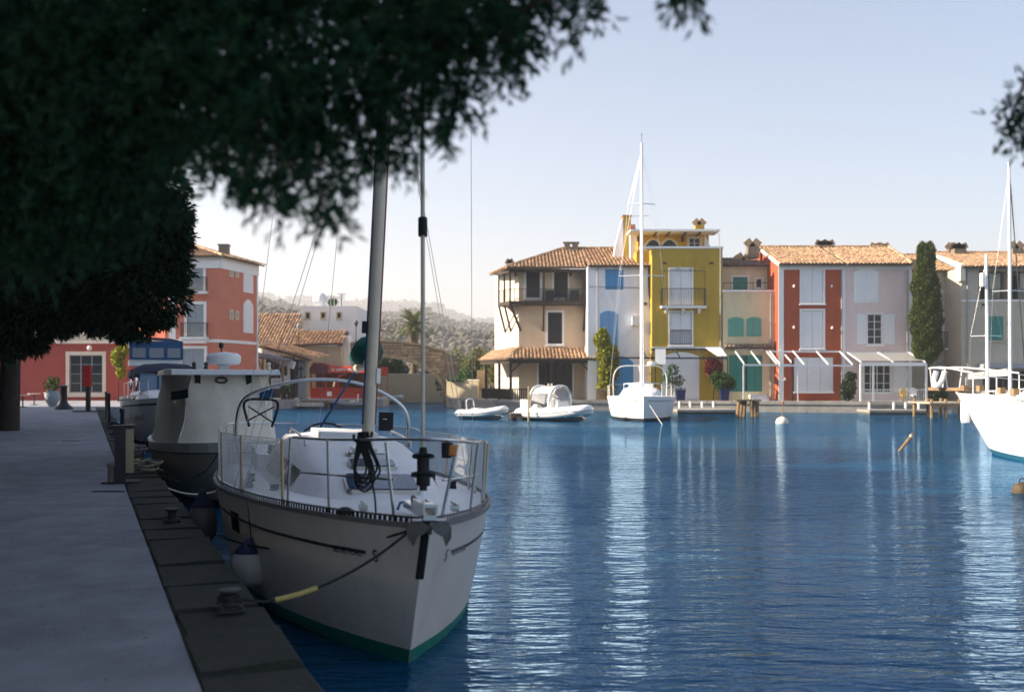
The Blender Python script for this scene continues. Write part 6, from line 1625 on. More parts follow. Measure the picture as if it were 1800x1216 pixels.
# ================================================================== QUAY FURNITURE AND FLOATING THINGS
def bollard(label,p):
    r_=root('mooring_bollard',label,'bollard',p,math.atan2(QD.y,QD.x),'iron bollards on the kerb')
    MB().lathe([(.09,0),(.09,.02),(.055,.03),(.045,.075),(.055,.105),(.08,.12),(.08,.135),(.001,.148)],(0,0),14).build('post',M_iron,r_,True)
    MB().box(-.14,.14,-.09,.09,0,.012).build('base_plate',M_iron,r_)
    MB().tube([(-.09,0,.08),(.09,0,.08)],.015,8).build('cross_pin',M_iron,r_)
    for x in (-.115,.115):
        for y in (-.065,.065): MB().lathe([(.018,0),(.018,.02),(.001,.024)],(x,y),6).build('bolt',M_iron,r_).location.z=.012
c=q_at(7.15)-QN*.22; bollard('iron mooring bollard on the kerb holding the sloop bow line',(c.x,c.y,QZ+.025))
c=q_at(11.6)-QN*.24; bollard('iron mooring bollard on the kerb, second from the camera',(c.x,c.y,QZ+.025))
c=q_at(23.5)-QN*.24; bollard('iron mooring bollard on the kerb past the service pedestal',(c.x,c.y,QZ+.025))
# wet rope turns on the first bollard
r_=root('rope_turns','dark rope turned round the first kerb bollard','rope',(q_at(7.15)-QN*.22+Vector((0,0,QZ+.05))))
MB().tube([(.075*math.cos(a),.075*math.sin(a),.02+.008*a/2) for a in np.linspace(0,12,40)],.011,6).build('turn',M_rope,r_)
# service pedestal
c=P(217,848,16.0); r_=root('service_pedestal','dark service pedestal with beige side panel on the kerb','pedestal',(c.x,c.y,QZ),R(22))
MB().box(-.13,.03,-.10,.14,0,.86).build('cabinet',M_dark,r_); MB().box(.032,.15,-.09,.13,.16,.84).build('side_panel',mat('pedestal_beige',(.42,.36,.22),.6,.1,4),r_); MB().box(-.15,.17,-.12,.16,.862,.90).build('cap',M_dark,r_); MB().box(-.22,.24,-.2,.22,-.01,.03).build('base',M_iron,r_)
c=P(196,849,15.9); r_=root('short_post','short worn stub post beside the service pedestal','post',(c.x,c.y,QZ)); MB().lathe([(.07,0),(.06,.05),(.055,.24),(.075,.27),(.07,.30),(.001,.32)],(0,0),10).build('post',mat('worn_grey',(.22,.19,.16),.8,.2,5),r_,True); MB().box(-.12,.12,-.12,.12,-.01,.025).build('base_plate',M_iron,r_)
# drain covers on the path
for u,v,lb in ((192,864,'thin dark drain slot in the path near the pedestal'),(126,775,'thin dark drain slot farther along the path')):
    Yd=1.6*F/(v-HOR); r_=root('drain_cover',lb,'drain',(fx(u,Yd),Yd,QZ)); fr=MB().ring(-.22,.22,-.07,.07,.02,0,.006)
    MB().box(-.24,.24,-.05,.05,.002,.010).build('frame',M_iron,r_)
    for k in range(8): MB().box(-.21+k*.053,-.18+k*.053,-.04,.04,.0105,.016).build('bar',M_dark,r_)
# red extinguisher post
Yp=52.0; r_=root('extinguisher_post','red extinguisher box on a dark post at the end of the quay','fire box',(fx(155,Yp),Yp,QZ)); MB().box(-.10,.10,-.08,.08,0,1.35).build('post',M_dark,r_); MB().box(-.20,.14,-.18,.16,fz(679,Yp)-QZ,fz(646,Yp)-QZ).build('red_box',mat('signal_red',(.50,.02,.015),.5,.1,4),r_); MB().box(-.23,.17,-.21,.19,fz(646,Yp)-QZ+.002,fz(645,Yp)-QZ+.05).build('lid',MATS['signal_red'],r_)
MB().box(-.6,.5,-.5,.5,-.01,.06).build('base',M_iron,r_)
Yp=56.0; r_=root('planter_bollard','squat dark cast bollard with wide foot on the plaza','bollard',(fx(112,Yp),Yp,QZ)); MB().lathe([(.5,0),(.48,.1),(.25,.3),(.18,.5),(.18,1.2),(.24,1.28),(.001,1.36)],(0,0),12).build('body',M_dark,r_,True)
# cafe clutter under the trees
for i,(u,Yp) in enumerate(((60,66),(88,70),(40,60))):
    r_=root('cafe_table','small round cafe table under the trees, %s of three'%['middle','rightmost','leftmost'][i],'table',(fx(u,Yp),Yp,QZ),0,'cafe tables'); MB().lathe([(.001,.70),(.4,.70),(.4,.74),(.001,.745)],(0,0),14).build('top',M_creamside,r_); MB().lathe([(.04,.03),(.04,.70)],(0,0),8).build('stem',M_dark,r_); MB().lathe([(.25,0),(.22,.03),(.05,.06)],(0,0),12).build('foot',M_dark,r_)
Yp=62; r_=root('white_fountain_jar','pale glazed jar with plant beside the red shop wing','jar',(fx(92,Yp),Yp,QZ)); MB().lathe([(.2,0),(.42,.4),(.45,.7),(.3,.95),(.34,1.0),(.001,1.0)],(0,0),14).build('jar',M_greyshut,r_,True)
P_,_n=in_ball(260,(0,0,1.35),(.5,.5,.5)); V_,F_=leaves(P_,.25,.1); fastmesh('foliage',V_,F_,L_green,r_)
# ropes and gear heaped on the kerb
for i,(Yp,lb) in enumerate(((17.6,'tangle of old ropes on the kerb behind the pedestal'),(21.5,'coil of pale rope on the kerb by the tent boat'),(27.5,'heap of dark rope on the kerb by the white cruiser'),(32,'heap of frayed rope on the far kerb'))):
    c=q_at(Yp)-QN*.2; r_=root('rope_heap',lb,'rope',(c.x,c.y,QZ+.02),0,'ropes on the kerb')
    rr=random.Random(i); pts=[]
    for k in range(46): a=k*.55+rr.uniform(-.3,.3); q=rr.uniform(.10,.34); pts.append((q*math.cos(a),q*math.sin(a)*1.4,.02+.0045*k+rr.uniform(0,.03)))
    MB().tube(smooth(pts,3),.016,5).build('rope',M_ropew if i==1 else (M_rope if i!=0 else mat('old_rope',(.20,.18,.12),.9)),r_)
for i,(Yp,h_) in enumerate(((25,.9),(39,1.1),(44,1.1))):
    c=q_at(Yp)-QN*.3; r_=root('mooring_post','slim dark mooring post on the kerb, %s of three'%['nearest','middle','farthest'][i],'post',(c.x,c.y,QZ),0,'slim kerb posts'); MB().lathe([(.09,0),(.06,.06),(.05,h_-.1),(.075,h_-.06),(.06,h_),(.001,h_+.02)],(0,0),9).build('post',M_dark,r_,True)
# moored dark dinghy near the quay end
r_=rib('inflatable_boat','dark inflatable dinghy tucked between the quay and the cruiser',(q_at(37).x+1.0,36.2,0),R(22),2.6,1.3,.2,False,mat('black_rubber_boat',(.03,.035,.04),.6)); r_['group']='boats moored along the near quay'

# floating and standing things in the water -------------------------------------
Yb=2.3*F/(744-HOR); r_=root('mooring_buoy','round white mooring buoy with a short spar','buoy',(fx(1375,Yb),Yb,0)); MB().lathe([(.05,-.25),(.30,-.15),(.36,.05),(.28,.25),(.08,.36),(.001,.37)],(0,0),14).build('float',M_creamside,r_,True); MB().tube([(0,0,.3),(0.02,0,1.05)],.03,6).build('spar',M_timber,r_); MB().lathe([(.01,0),(.07,.05),(.07,.15),(.01,.2)],(.02,0),7).build('topmark',M_terra,r_).location.z=1.0
Yb=2.3*F/(866-HOR); r_=root('dark_buoy','dark round mooring buoy at the right edge of the water','buoy',(fx(1797,Yb),Yb,0)); MB().lathe([(.04,-.15),(.18,-.08),(.21,.03),(.16,.16),(.05,.22),(.001,.225)],(0,0),14).build('float',mat('buoy_brown',(.09,.06,.03),.7,.3,6),r_,True); MB().tube([(.06*math.cos(a),0,.24+.06*math.sin(a)) for a in np.linspace(0,2*math.pi,10)[:-1]],.014,5,closed=True).build('ring',M_iron,r_)
r_=root('leaning_stake','thin pale stake leaning out of the water','stake',(P(1577,792,33.5).x,33.5,-.1)); q=P(1605,762,33.0)-Vector(r_.location); MB().tube([(0,0,0),(q.x*.6,q.y*.6,q.z*.58),(q.x,q.y,q.z)],[.045,.05,.05],7).build('stake',M_timber,r_); MB().tube([q*.86,q*.93],.06,7).build('collar',M_ropew,r_)
# broken timber piles in front of the sand house
Yb=64.5; r_=root('timber_piles','cluster of leaning broken timber piles under a decayed platform','piles',(fx(1314,Yb),Yb,0))
for i,(u,du,hh_) in enumerate(((1296,-3,1.0),(1304,-4,1.02),(1311,-3,1.0),(1318,2,1.05),(1325,3,1.0),(1332,1,.95))):
    x=fx(u,Yb)-r_.location.x; MB().tube([(x+du*.035,(i%3)*.3-.3,-.5),(x+.06,(i%3)*.3-.2,hh_)],[.13,.10],8).build('pile',M_timber,r_)
for k in range(5): MB().box(fx(1292,Yb)-r_.location.x+random.uniform(-.1,.1),fx(1337,Yb)-r_.location.x+random.uniform(-.15,.15),-.55+k*.26,-.33+k*.26,.98+random.uniform(0,.03),1.06+random.uniform(0,.05)).build('plank',M_timber,r_)
# raft between the inflatables
Yb=58.6; r_=root('floating_raft','weathered floating raft between the two white inflatables','raft',(fx(897,Yb),Yb,0),R(6))
for k in range(9): MB().box(k*.17,k*.17+.155,0,1.4,.32+random.uniform(0,.015),.40).build('plank',M_timber,r_)
MB().box(.02,1.5,.05,.2,.08,.315).build('beam',M_timber,r_); 
for x in (.25,1.2): MB().tube([(x,-.02,.02),(x,1.42,.02)],.16,10).build('float',M_black,r_)
r_=root('mooring_stake','tall slim pale stake beside the canopy inflatable','stake',(fx(929,57.6),57.6,-.6)); MB().tube([(0,0,0),(.02,0,2.55)],[.06,.05],7).build('stake',mat('pale_stake',(.5,.36,.16),.8,.2,4),r_)
# jetty at the yacht bow
Yb=62; r_=root('wooden_jetty','short weathered wooden jetty beyond the yacht bow','jetty',(fx(1634,Yb),Yb,0))
for k in range(11): MB().box(k*.2,k*.2+.185,0,3.5,.86+random.uniform(0,.02),.94).build('plank',mat('bleached_plank',(.45,.38,.27),.85,.2,4),r_)
for x in (.25,1.1,1.95):
    for y in (.3,3.0): MB().tube([(x,y,-.8),(x,y,1.15)],.10,8).build('pile',M_timber,r_)
MB().box(.1,2.2,.05,.17,.68,.855).build('beam',M_timber,r_)
# slatted quay fence in front of the blue shutter house
r_=root('quay_fence','low slatted wooden fence behind the far sloop','fence',(fx(1048,77.8),77.8,FQ)); wdt=fx(1076,77.8)-fx(1048,77.8)
for k in range(12): MB().box(wdt*k/12,wdt*k/12+.07,0,.03,.02,.95).build('slat',M_timber,r_)
MB().box(0,wdt,.032,.08,.7,.78).build('rail',M_timber,r_)
for u,lb in ((1196,'dark blue square planter left of the white arched door'),(1273,'dark blue square planter holding the green shrub')):
    Yc=75.6; r_=root('planter',lb,'planter',(fx(u,Yc),Yc,FQ)); MB().add([(-.28,-.28,0),(.28,-.28,0),(.28,.28,0),(-.28,.28,0),(-.34,-.34,.85),(.34,-.34,.85),(.34,.34,.85),(-.34,.34,.85)],[(3,2,1,0),(4,5,6,7),(0,1,5,4),(1,2,6,5),(2,3,7,6),(3,0,4,7)]).build('pot',M_pot,r_); MB().ring(-.30,.30,.80,.90,.05,-.36,-.33).build('rim',M_pot,r_)
# white lifebuoy post, chairs in front of sand house are left plain

# ================================================================== PLANTS
def plant(name,label,cat,loc,blobs,m,n,L_,W_,stem=None,group='plants on the far quay',m2=None):
    r_=root(name,label,cat,loc,0,group)
    pos=[]
    for (c,rad,wt) in blobs:
        p,_=in_ball(int(n*wt),c,rad,.35); pos.append(p)
    pos=np.concatenate(pos); V_,F_=leaves(pos,L_,W_); fastmesh('foliage',V_,F_,m,r_)
    if stem: 
        for s_ in stem: MB().tube(s_[0],s_[1],7).build('stem',M_bark,r_,True)
    return r_
Yt=78.6; plant('climbing_lemon_tree','dense yellow green tree growing before the blue shutters','tree',(fx(1066,Yt),Yt,FQ),
  [((.0,0,.9),(.75,.5,.95),.25),((.15,0,2.2),(.85,.55,.95),.25),((.1,0,3.5),(.9,.6,.9),.25),((-.35,0,4.6),(.65,.5,.75),.2),((.4,0,3.0),(.6,.5,.6),.1),((-.3,0,5.2),(.35,.3,.35),.05)],L_yel,5200,.26,.17,[([(0,0,0),(.05,0,2),(-.2,0,4.6)],[.12,.09,.04])])
Yt=75.8; plant('shrub_in_planter','round green palm like shrub in a blue planter','shrub',(fx(1271,Yt),Yt,FQ+.8),[((0,0,.6),(.75,.6,.75),.6),((-.5,0,.9),(.5,.4,.5),.25),((.5,0,.5),(.5,.4,.5),.15)],L_green,2200,.3,.09,[([(0,0,-.3),(0,0,.6)],[.06,.04])])
Yt=77.5; plant('bougainvillea','dark red flowering bougainvillea on the mustard wall','climber',(fx(1254,Yt),Yt,FQ),[((0,0,2.5),(.75,.4,.7),.6),((.25,0,1.6),(.5,.3,.6),.2),((-.3,0,3.0),(.4,.3,.3),.2)],L_bloom,1800,.2,.13,[([(0,.3,0),(.1,.2,1.2),(0,0,2.6)],[.06,.05,.03])])
Yt=76.2; plant('young_tree','thin young tree with sparse leaves before the white arched door','tree',(fx(1180,Yt),Yt,FQ),[((.1,0,2.3),(.55,.5,.5),.3),((.5,0,1.5),(.5,.4,.5),.3),((-.3,0,1.7),(.45,.4,.5),.25),((.2,0,.9),(.6,.4,.4),.15)],L_green,460,.24,.13,[([(0,0,0),(.06,0,1.2),(.1,0,2.6)],[.05,.04,.02]),([(.06,0,1.1),(.5,0,1.8)],[.03,.015]),([(.06,0,1.3),(-.35,0,1.9)],[.03,.015])])
Yt=75.2; plant('rose_bush','leafy green bush between the red and pink house doors','shrub',(fx(1491,Yt),Yt,FQ),[((0,0,1.0),(.6,.5,.8),.6),((.2,0,1.8),(.45,.4,.4),.25),((-.1,0,.4),(.6,.4,.4),.15)],leafmat('dark_garden_leaf',(.035,.07,.03)),1500,.22,.11,[([(0,0,0),(.05,0,1.6)],[.05,.02])])
Yt=74.4; plant('low_shrub','low dark shrub at the foot of the cypress','shrub',(fx(1644,Yt),Yt,FQ),[((0,0,.4),(.7,.5,.5),.6),((.5,0,.5),(.5,.4,.5),.4)],leafmat('dark_garden_leaf',(.035,.07,.03)),900,.2,.1,[([(0,0,0),(.02,0,.5)],[.05,.02])])
# cypress
def cypress():
    Yt=74.6; r_=root('cypress_tree','tall dark green cypress between the pink and beige houses','tree',(fx(1628,Yt),Yt,FQ),0,'plants on the far quay')
    zt_=fz(431,Yt)-FQ; zb_=fz(640,Yt)-FQ
    prof=[(0,.36),(.06,.70),(.18,.92),(.35,.96),(.5,.90),(.65,.76),(.8,.60),(.9,.46),(.97,.30),(1,.10)]
    n=13000; t=rng.uniform(0,1,n)**.9; a=rng.uniform(0,2*np.pi,n); rp=np.interp(t,[p[0] for p in prof],[p[1] for p in prof])
    rp=rp*(1+.10*np.sin(a*3+t*17)+.08*np.sin(a*5-t*31))*rng.uniform(.66,1.08,n)*(1+.12*np.sin(t*23+a*2))
    off=np.where(t>.93,.22*np.sign(np.cos(a)),0)
    pos=np.stack([rp*np.cos(a)+off*.6+.05*np.sin(t*6),rp*np.sin(a),zb_+t*(zt_-zb_)+rng.normal(size=n)*.06],1)
    d=np.stack([np.cos(a)*.5,np.sin(a)*.5,np.full(n,1.1)],1)
    V_,F_=sprays(pos,d,.24,.075,3,.6,0); fastmesh('crown',V_,F_,L_cyp,r_)
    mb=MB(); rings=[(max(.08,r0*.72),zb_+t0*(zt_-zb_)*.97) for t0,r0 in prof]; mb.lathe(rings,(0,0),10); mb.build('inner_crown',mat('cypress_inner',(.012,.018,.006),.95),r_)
    MB().tube([(0,0,0),(.03,0,1.6),(0,0,zb_+2)],[.26,.22,.15],9).build('trunk',M_bark,r_,True)
cypress()
# bushes behind the bridge and wall
def bush(label,u,v0,v1,Y,wpx,m,n,name='bush',cat='bush',z0=.6):
    z_t=fz(v0,Y)-z0; wd_=wpx/F*Y/2
    bl=[]; rr=random.Random(int(u)); 
    for k in range(6): bl.append(((rr.uniform(-.55,.55)*wd_,rr.uniform(-.5,.5),z_t*rr.uniform(.30,.72)),(wd_*rr.uniform(.4,.6),.9,z_t*rr.uniform(.22,.32)),1/6))
    return plant(name,label,cat,(fx(u,Y),Y,z0),bl,m,n,.34,.16,[([(0,0,0),(.1,0,z_t*.55)],[.10,.05])],'bushes round the bridge')
bush('pale olive bush right of the bridge parapet',790,608,690,97,70,L_pale,2600)
bush('tall pale green bush beside the cream house',835,600,690,94,66,L_pale,3000)
bush('yellow green bush against the cream house side',862,612,700,92,40,L_pale,1600)
bush('dark green bush at the foot of the bridge',815,640,700,92.5,44,L_green,1600)
for i,(u,w_) in enumerate(((640,50),(675,46),(712,50),(752,46))):
    bush('green hedge bush seen through the arch, %s of four'%['leftmost','second from left','third from left','rightmost'][i],u,622,668,110,w_,L_green,2200,z0=.5)
plant('wall_creeper','green creeper along the top of the tan wall','climber',(fx(812,87),87.0,fz(669,87)),[((-.8,0,.05),(.5,.4,.14),.4),((.3,0,.06),(.7,.4,.16),.6)],L_green,500,.2,.1,[([(0,0,0),(.3,0,.05)],[.02,.01])],'bushes round the bridge')
Yt=76; plant('lime_climber','yellow green climber on the red wing behind the cruisers','climber',(fx(208,Yt),Yt,QZ),[((0,0,3.3),(.6,.4,.8),.5),((.8,0,3.9),(1.0,.4,.4),.3),((.2,0,2.3),(.4,.3,.6),.2)],L_yel,1500,.22,.14,[([(0,0,0),(.05,0,3.4)],[.05,.02])],'plants by the salmon house')
for i,u in enumerate((438,447)):
    Yt=86.0; plant('potted_shrub','potted shrub at the restaurant front, %s of two'%['left','right'][i],'shrub',(fx(u+62,Yt),Yt,QZ),[((0,0,.8),(.4,.4,.45),1)],L_green,300,.2,.08,[([(0,0,0),(0,0,.6)],[.2,.12])],'plants by the salmon house')
# date palm behind the bridge
Yt=112; r_=root('palm_tree','short trunked palm tree rising behind the bridge','tree',(fx(727,Yt),Yt,.5)); zc_=fz(578,Yt)-.5
MB().tube([(0,0,0),(.05,0,zc_*.5),(0,0,zc_+.2)],[.34,.36,.55],12).build('trunk',mat('palm_trunk',(.16,.11,.06),.95,.3,4,.8,10),r_,True)
for k in range(52):
    el=random.uniform(-.45,1.4); a=k*2.399; L_=random.uniform(2.2,3.0); n_=9; pts=[]; q=Vector((0,0,zc_+.25)); e=el+.25
    for j in range(n_+1):
        pts.append(q.copy()); e-=.11; q=q+Vector((math.cos(a)*math.cos(e),math.sin(a)*math.cos(e),math.sin(e)))*(L_/n_)
    mb=MB(); mb.tube(pts,[.035*(1-.7*j/n_) for j in range(n_+1)],4,False)
    for j in range(1,n_):
        d=(pts[j+1]-pts[j-1]).normalized(); sd_=d.cross(Vector((0,0,1))).normalized() if abs(d.z)<.97 else Vector((1,0,0))
        for sgn in (-1,1):
            for q in (0,.5):
                p=pts[j].lerp(pts[j+1],q); tip=p+(sd_*sgn*.75+d*.55+Vector((0,0,-.12))).normalized()*random.uniform(.45,.6)*(1-.3*j/n_); wv=d*.075
                mb.add([p-wv,p+wv,tip],[(0,1,2)])
    mb.build('frond',L_palm,r_)
# small houses on the far slope and a far palm
for i,(u,v,Yh,w_) in enumerate(((722,549,700,9),(560,521,900,14),(497,518,900,10),(590,512,1200,12))):
    zf=float(hill_h(np.array([fx(u,Yh)]),np.array([float(Yh)]))[0])
    r_=root('hillside_house','pale house on the hazy hillside, %s from the left'%['fourth','second','first','third'][i],'house',(fx(u,Yh),Yh,zf-1),0,'houses on the hillside'); MB().box(-w_/2,w_/2,0,7,0,6.5).build('wall',M_whitepl,r_)
    MB().prism_x([(-.6,6.51),(7.6,6.51),(3.5,8.6)],-w_/2-.4,w_/2+.4).build('roof',M_tiled,r_)
    for k in range(3): MB().box(-w_/2+w_*(k+.3)/3,-w_/2+w_*(k+.7)/3,-.08,-.004,3,5).build('window',M_greyshut,r_)
# street lamps by the bridge
for i,(u,v0,v1,Yt) in enumerate(((525,578,640,91),(626,572,612,96))):
    zb_=QZ if i==0 else fz(606,96); r_=root('street_lamp','dark lamp post by the %s'%['restaurant roof','bridge parapet'][i],'street lamp',(fx(u,Yt),Yt,zb_)); zt_=fz(v0,Yt)-zb_
    MB().lathe([(.09,0),(.07,.3),(.045,.6),(.04,zt_)],(0,0),8).build('pole',M_dark,r_,True); MB().lathe([(.08,0),(.20,.35),(.22,.36),(.05,.62),(.001,.66)],(0,0),7).build('lantern',M_dark if i else M_greyshut,r_).location.z=zt_-.1

# ================================================================== TREES OVER THE QUAY
def limb(mb,pts,r0,r1,seg=9):
    sp=smooth(pts,5); n_=len(sp); mb.tube(sp,[lerp(r0,r1,k/(n_-1)) for k in range(n_)],seg)
# overhanging conifer beside the camera: trunk left of the path, limbs over the quay
tr=root('overhanging_conifer','dark conifer whose drooping branches hang over the quay and sky','tree',(-6.2,4.6,QZ),0,'trees shading the quay')
TL=Vector(tr.location)
mb=MB(); limb(mb,[(0,0,-.1),(.1,0,1.2),(.3,.05,2.6),(.6,.1,4.2),(.9,.1,6.2),(1.0,.1,8.5)],.34,.10); mb.build('trunk',M_bark,tr,True)
tips=[]   # (world point, radius): tufts of hanging foliage, each with its own distance
def tuft(u,v,Y,rad): tips.append((P(u,v,Y*.70),rad*.70))
for (u,v,Y,rad) in (
  (420,215,4.8,.22),(480,270,4.7,.20),(525,318,4.6,.13),(548,352,4.55,.07),(470,325,4.6,.09),(598,245,4.8,.17),(650,205,4.9,.20),(700,200,4.8,.14),(748,215,4.75,.12),(775,165,4.85,.14),(825,115,4.8,.15),(880,70,4.9,.17),(920,22,4.9,.15),(955,-40,5.0,.20),
  (400,90,4.9,.36),(490,150,4.8,.32),(575,120,4.9,.32),(640,95,4.8,.30),(725,80,4.9,.30),(800,35,4.9,.28),(865,-20,5.1,.30),(700,-10,5.0,.36),(560,-10,5.0,.38),(420,-20,5.1,.42),(300,50,5.1,.42),(200,130,5.2,.46),(100,80,5.2,.50),(0,110,5.3,.52),(310,165,5.1,.36),(215,250,5.3,.42),(330,240,5.0,.20),(100,235,5.4,.48),(0,270,5.5,.5),(550,210,4.9,.26),(440,190,5.0,.30),(150,330,5.6,.40),(50,370,5.7,.45),(270,320,5.5,.20),
  (200,0,5.4,.5),(0,0,5.4,.5),(780,-60,5.2,.4),(620,-90,5.2,.45),(330,-70,5.3,.5),
  (600,318,4.6,.05),(575,372,4.5,.04),(700,262,4.8,.05),(640,262,4.9,.06),(800,195,4.85,.06),(905,100,4.85,.05),(990,0,4.8,.06),(1008,45,4.7,.035),(1045,-10,4.8,.05),(425,315,4.6,.05),(395,290,4.7,.05),(1195,-30,4.6,.06),(1215,-12,4.6,.03)):
    tuft(u,v,Y,rad)
over=[((-1.6,6.0,5.6),1.0),((-3.2,5.0,5.8),1.2),((-.6,4.4,5.6),.8),((-4.6,7.0,5.6),1.3),((-2.0,3.0,5.4),.9),((-3.8,2.5,5.2),1.1),((-2.4,7.5,6.6),1.3),((-4.5,4.5,7.5),1.5),((.3,5.2,6.0),.6),((-5.8,8.0,5.4),1.2),((-6.4,2.2,5.2),1.3),((1.2,4.0,6.2),.7),((-3.6,11.0,7.8),1.3)]  # unseen crown tufts above the view, added to shade quay and sloop deck
for (u,v,Y,rad) in ((1784,185,5.6,.03),(1776,214,5.55,.028),(1792,236,5.6,.03),(1800,200,5.6,.035),(1812,150,5.7,.05)): tuft(u,v,Y,rad)
pos=[];dr=[]
def twigs(c,rad,nt,ln0,step,down=.55):
    c=np.array(c); p0,d0=in_ball(nt,c,(rad*.75,rad*.75,rad*.6)); d=unit(d0*.7+rng.normal(size=(nt,3))*.45+np.array([0.1,-.05,-down])); ln=ln0*rng.uniform(.5,1.2,nt)
    k=int(ln0/step); ts=np.linspace(0,1,k)
    for t in ts:
        q=p0+d*(ln*t)[:,None]; q[:,2]-=.25*ln*t*t; q+=rng.normal(size=q.shape)*.008
        pos.append(q); dr.append(unit(d*.9+rng.normal(size=q.shape)*.55))
for (c,rad) in tips: twigs(c,rad,int(min(240,max(9,1500*rad*rad))) if rad>.07 else int(7+110*rad),.07+.40*min(rad,.20),.016)
pos=np.concatenate(pos)-np.array(TL); dr=np.concatenate(dr)
V_,F_=sprays(pos,dr,.040,.0085,6,.75,.15)
pos=[];dr=[]
for (c,rad) in over: twigs(c,rad,int(170*rad*rad),.6,.07)
pos=np.concatenate(pos)-np.array(TL); dr=np.concatenate(dr)
V2,F2=sprays(pos,dr,.17,.05,4,.8,.15)
fastmesh('crown',np.concatenate([V_,V2]),np.concatenate([F_,F2+len(V_)]),L_near,tr)
hub=[Vector((.75,.6,4.6)),Vector((.85,.7,5.4)),Vector((.95,.7,6.2))]
for i,(c,rad) in enumerate(tips[:-5]):
    q=c-TL; hb=hub[i%3]
    if rad<.07:
        big=min((t for t in tips if t[1]>.08),key=lambda t:(t[0]-c).length); hb=big[0]-TL
        mbk=MB(); limb(mbk,[hb,hb.lerp(q,.5)+Vector((0,0,.06)),q],.008,.003,5)
    elif i%2==0:
        mbk=MB(); limb(mbk,[hb,hb.lerp(q,.35)+Vector((0,.3,.75)),hb.lerp(q,.75)+Vector((0,.25,.5)),q],.035,.006,6)
    else: continue
    mbk.build('branch',M_bark,tr,True)
e=P(1802,198,3.92)-TL; mbk=MB(); limb(mbk,[hub[2],Vector((4.5,1.2,6.0)),Vector((7.6,.6,4.6)),P(1835,-60,3.98)-TL,P(1822,110,3.95)-TL,e],.03,.005,7); mbk.build('branch',M_bark,tr,True)
for c,rad in tips[-5:]:
    mbk=MB(); limb(mbk,[P(1822,110,3.95)-TL,(P(1822,110,3.95)-TL).lerp(c-TL,.5)+Vector((0,0,.02)),c-TL],.007,.003,5); mbk.build('branch',M_bark,tr,True)

# broad dark trees farther along the path
def quay_tree(label,loc,crown_c,rad,n,seed,limbs=7,extra=(),L_=.30,W_=.08,core=1600):
    r_=root('quay_tree',label,'tree',loc,0,'trees shading the quay'); lo=Vector(loc); rr=random.Random(seed)
    mb=MB(); cc=Vector(crown_c)-lo; limb(mb,[(0,0,-.1),(.15,-.1,cc.z*.35),(.1+cc.x*.3,cc.y*.3,cc.z*.7),(cc.x,cc.y,cc.z*1.1)],.36,.12); mb.build('trunk',M_bark,r_,True)
    pos=[];dr=[]
    nb=46
    for k in range(nb):
        a=rr.uniform(0,2*math.pi); e=math.asin(rr.uniform(-.75,1)); q=rr.uniform(.62,.93)
        c=np.array([cc.x+rad[0]*q*math.cos(a)*math.cos(e),cc.y+rad[1]*q*math.sin(a)*math.cos(e),cc.z+rad[2]*q*math.sin(e)])
        br_=rr.uniform(.16,.27)*max(rad[0],rad[1]); p,d_=in_ball(n//nb,c,(br_,br_,br_*.8),.3); dd=d_+np.array([0,0,-.25]); pos.append(p); dr.append(dd)
        if k<limbs:
            mb=MB(); limb(mb,[(cc.x*.15,cc.y*.15,cc.z*.45),(c[0]*.5,c[1]*.5,cc.z*.6+c[2]*.15),tuple(c)],.10,.02,6); mb.build('branch',M_bark,r_,True)
    for (u,v,Y,r0) in extra:
        c=np.array(P(u,v,Y)-lo); p,d_=in_ball(int(2300*r0*r0+90),c,(r0,r0,r0*.85),.2); pos.append(p); dr.append(d_+np.array([0,0,-.3]))
    p,d_=in_ball(n//3,cc,(rad[0]*.8,rad[1]*.8,rad[2]*.8),.2); pos.append(p); dr.append(d_)
    pos=np.concatenate(pos); dr=np.concatenate(dr); V_,F_=sprays(pos,dr,L_,W_,5,.9,.2)
    if core:
        p,d_=in_ball(core,cc,(rad[0]*.74,rad[1]*.74,rad[2]*.74),.3); V2,F2=sprays(p,d_,.5,.17,5,.9,.2); F_=np.concatenate([F_,F2+len(V_)]); V_=np.concatenate([V_,V2])
    fastmesh('crown',V_,F_,L_tree,r_)
    return r_
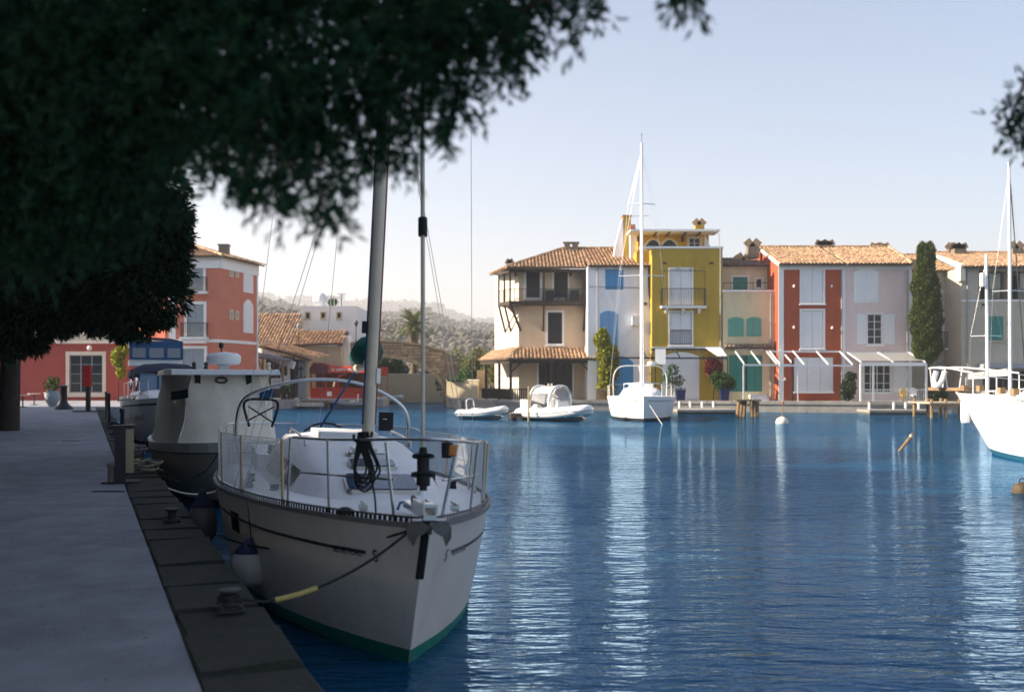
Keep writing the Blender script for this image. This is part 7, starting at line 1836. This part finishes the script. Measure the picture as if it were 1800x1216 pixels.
quay_tree('broad dark tree left of the path, its crown filling the left side',(-14.6,17.5,QZ),(-11.0,17.0,8.0),(5.0,4.4,4.9),15000,3,7,[(272,520,15.5,.5),(235,545,15.6,.42),(200,540,15.8,.5),(245,575,15.6,.2),(150,530,16,.6),(90,530,16,.6),(40,560,16,.55),(0,580,16,.6),(285,470,15.4,.42),(285,420,15.3,.42),(298,375,15.2,.32),(250,480,15.5,.6),(190,470,15.8,.7),(110,470,16,.8),(20,490,16,.8),(255,400,15.6,.6),(300,330,15.2,.25),(180,400,16,.7),(80,400,16,.8),(165,565,15.8,.2),(110,570,16,.2),(310,500,15.4,.12),(322,430,15.3,.1),(318,390,15.3,.14),(285,560,15.5,.12),(215,585,15.6,.12),(312,460,15.4,.1),(60,600,16,.2),(-331,412,19,1.6),(-450,300,20,1.9),(-420,430,17,1.5),(-380,380,22,1.7)],.12,.026,core=7000)  # last blobs are unseen foliage, added to shade tent boat and path
quay_tree('leaning dark tree with visible trunk left of the path',(-16.0,32.5,QZ),(-15.4,31.0,8.4),(5.2,4.6,5.4),15000,5)
quay_tree('dark tree farther back beside the red wing',(-29.0,46,QZ),(-28.5,46,8.0),(6.5,5.5,6.2),11000,8)
quay_tree('dark tree outside the frame shading the path',(-14.5,7.0,QZ),(-13.0,8.0,8.0),(5.5,5.5,5.5),6500,9,L_=.75,W_=.27)
quay_tree('dark tree outside the frame shading the middle quay',(-23.0,25,QZ),(-22.5,25,9.0),(6.5,6.5,6.5),6500,10,L_=.8,W_=.28)
quay_tree('dark tree outside the frame shading the far end of the quay',(-33.0,37.0,QZ),(-32.5,37.0,8.6),(6.5,6.5,6.6),5000,14,L_=.85,W_=.3)
quay_tree('unseen dark tree added to shade the quay end by the red wing',(-45.0,54.0,QZ),(-44.5,54.0,9.0),(7.0,7.5,7.0),5000,15,L_=.85,W_=.3)  # out of view, added with the tree above to shade the far path
# added hedge, unseen left of the frame, keeps low sun off the path
hd=root('shade_hedge','unseen hedge outside the frame, added to shade the path','hedge',(-4.6,4.0,QZ),0,'trees shading the quay')
nh=15000; th=rng.uniform(0,1,nh); zh=rng.uniform(.1,3.3,nh); sd_=rng.choice([-1,1],nh)*.5*rng.uniform(.8,1.1,nh)
ph=np.stack([-17.6*th+sd_*.9,35*th+sd_*.43,zh],1); V_,F_=sprays(ph,np.stack([sd_,sd_*.3,np.full(nh,.4)],1),.55,.2,4,.9,.2); fastmesh('foliage',V_,F_,L_tree,hd)
for k in range(12): MB().tube([(-17.6*k/12,35*k/12,0),(-17.6*k/12+.05,35*k/12,2.4)],[.07,.04],6).build('stem',M_bark,hd)
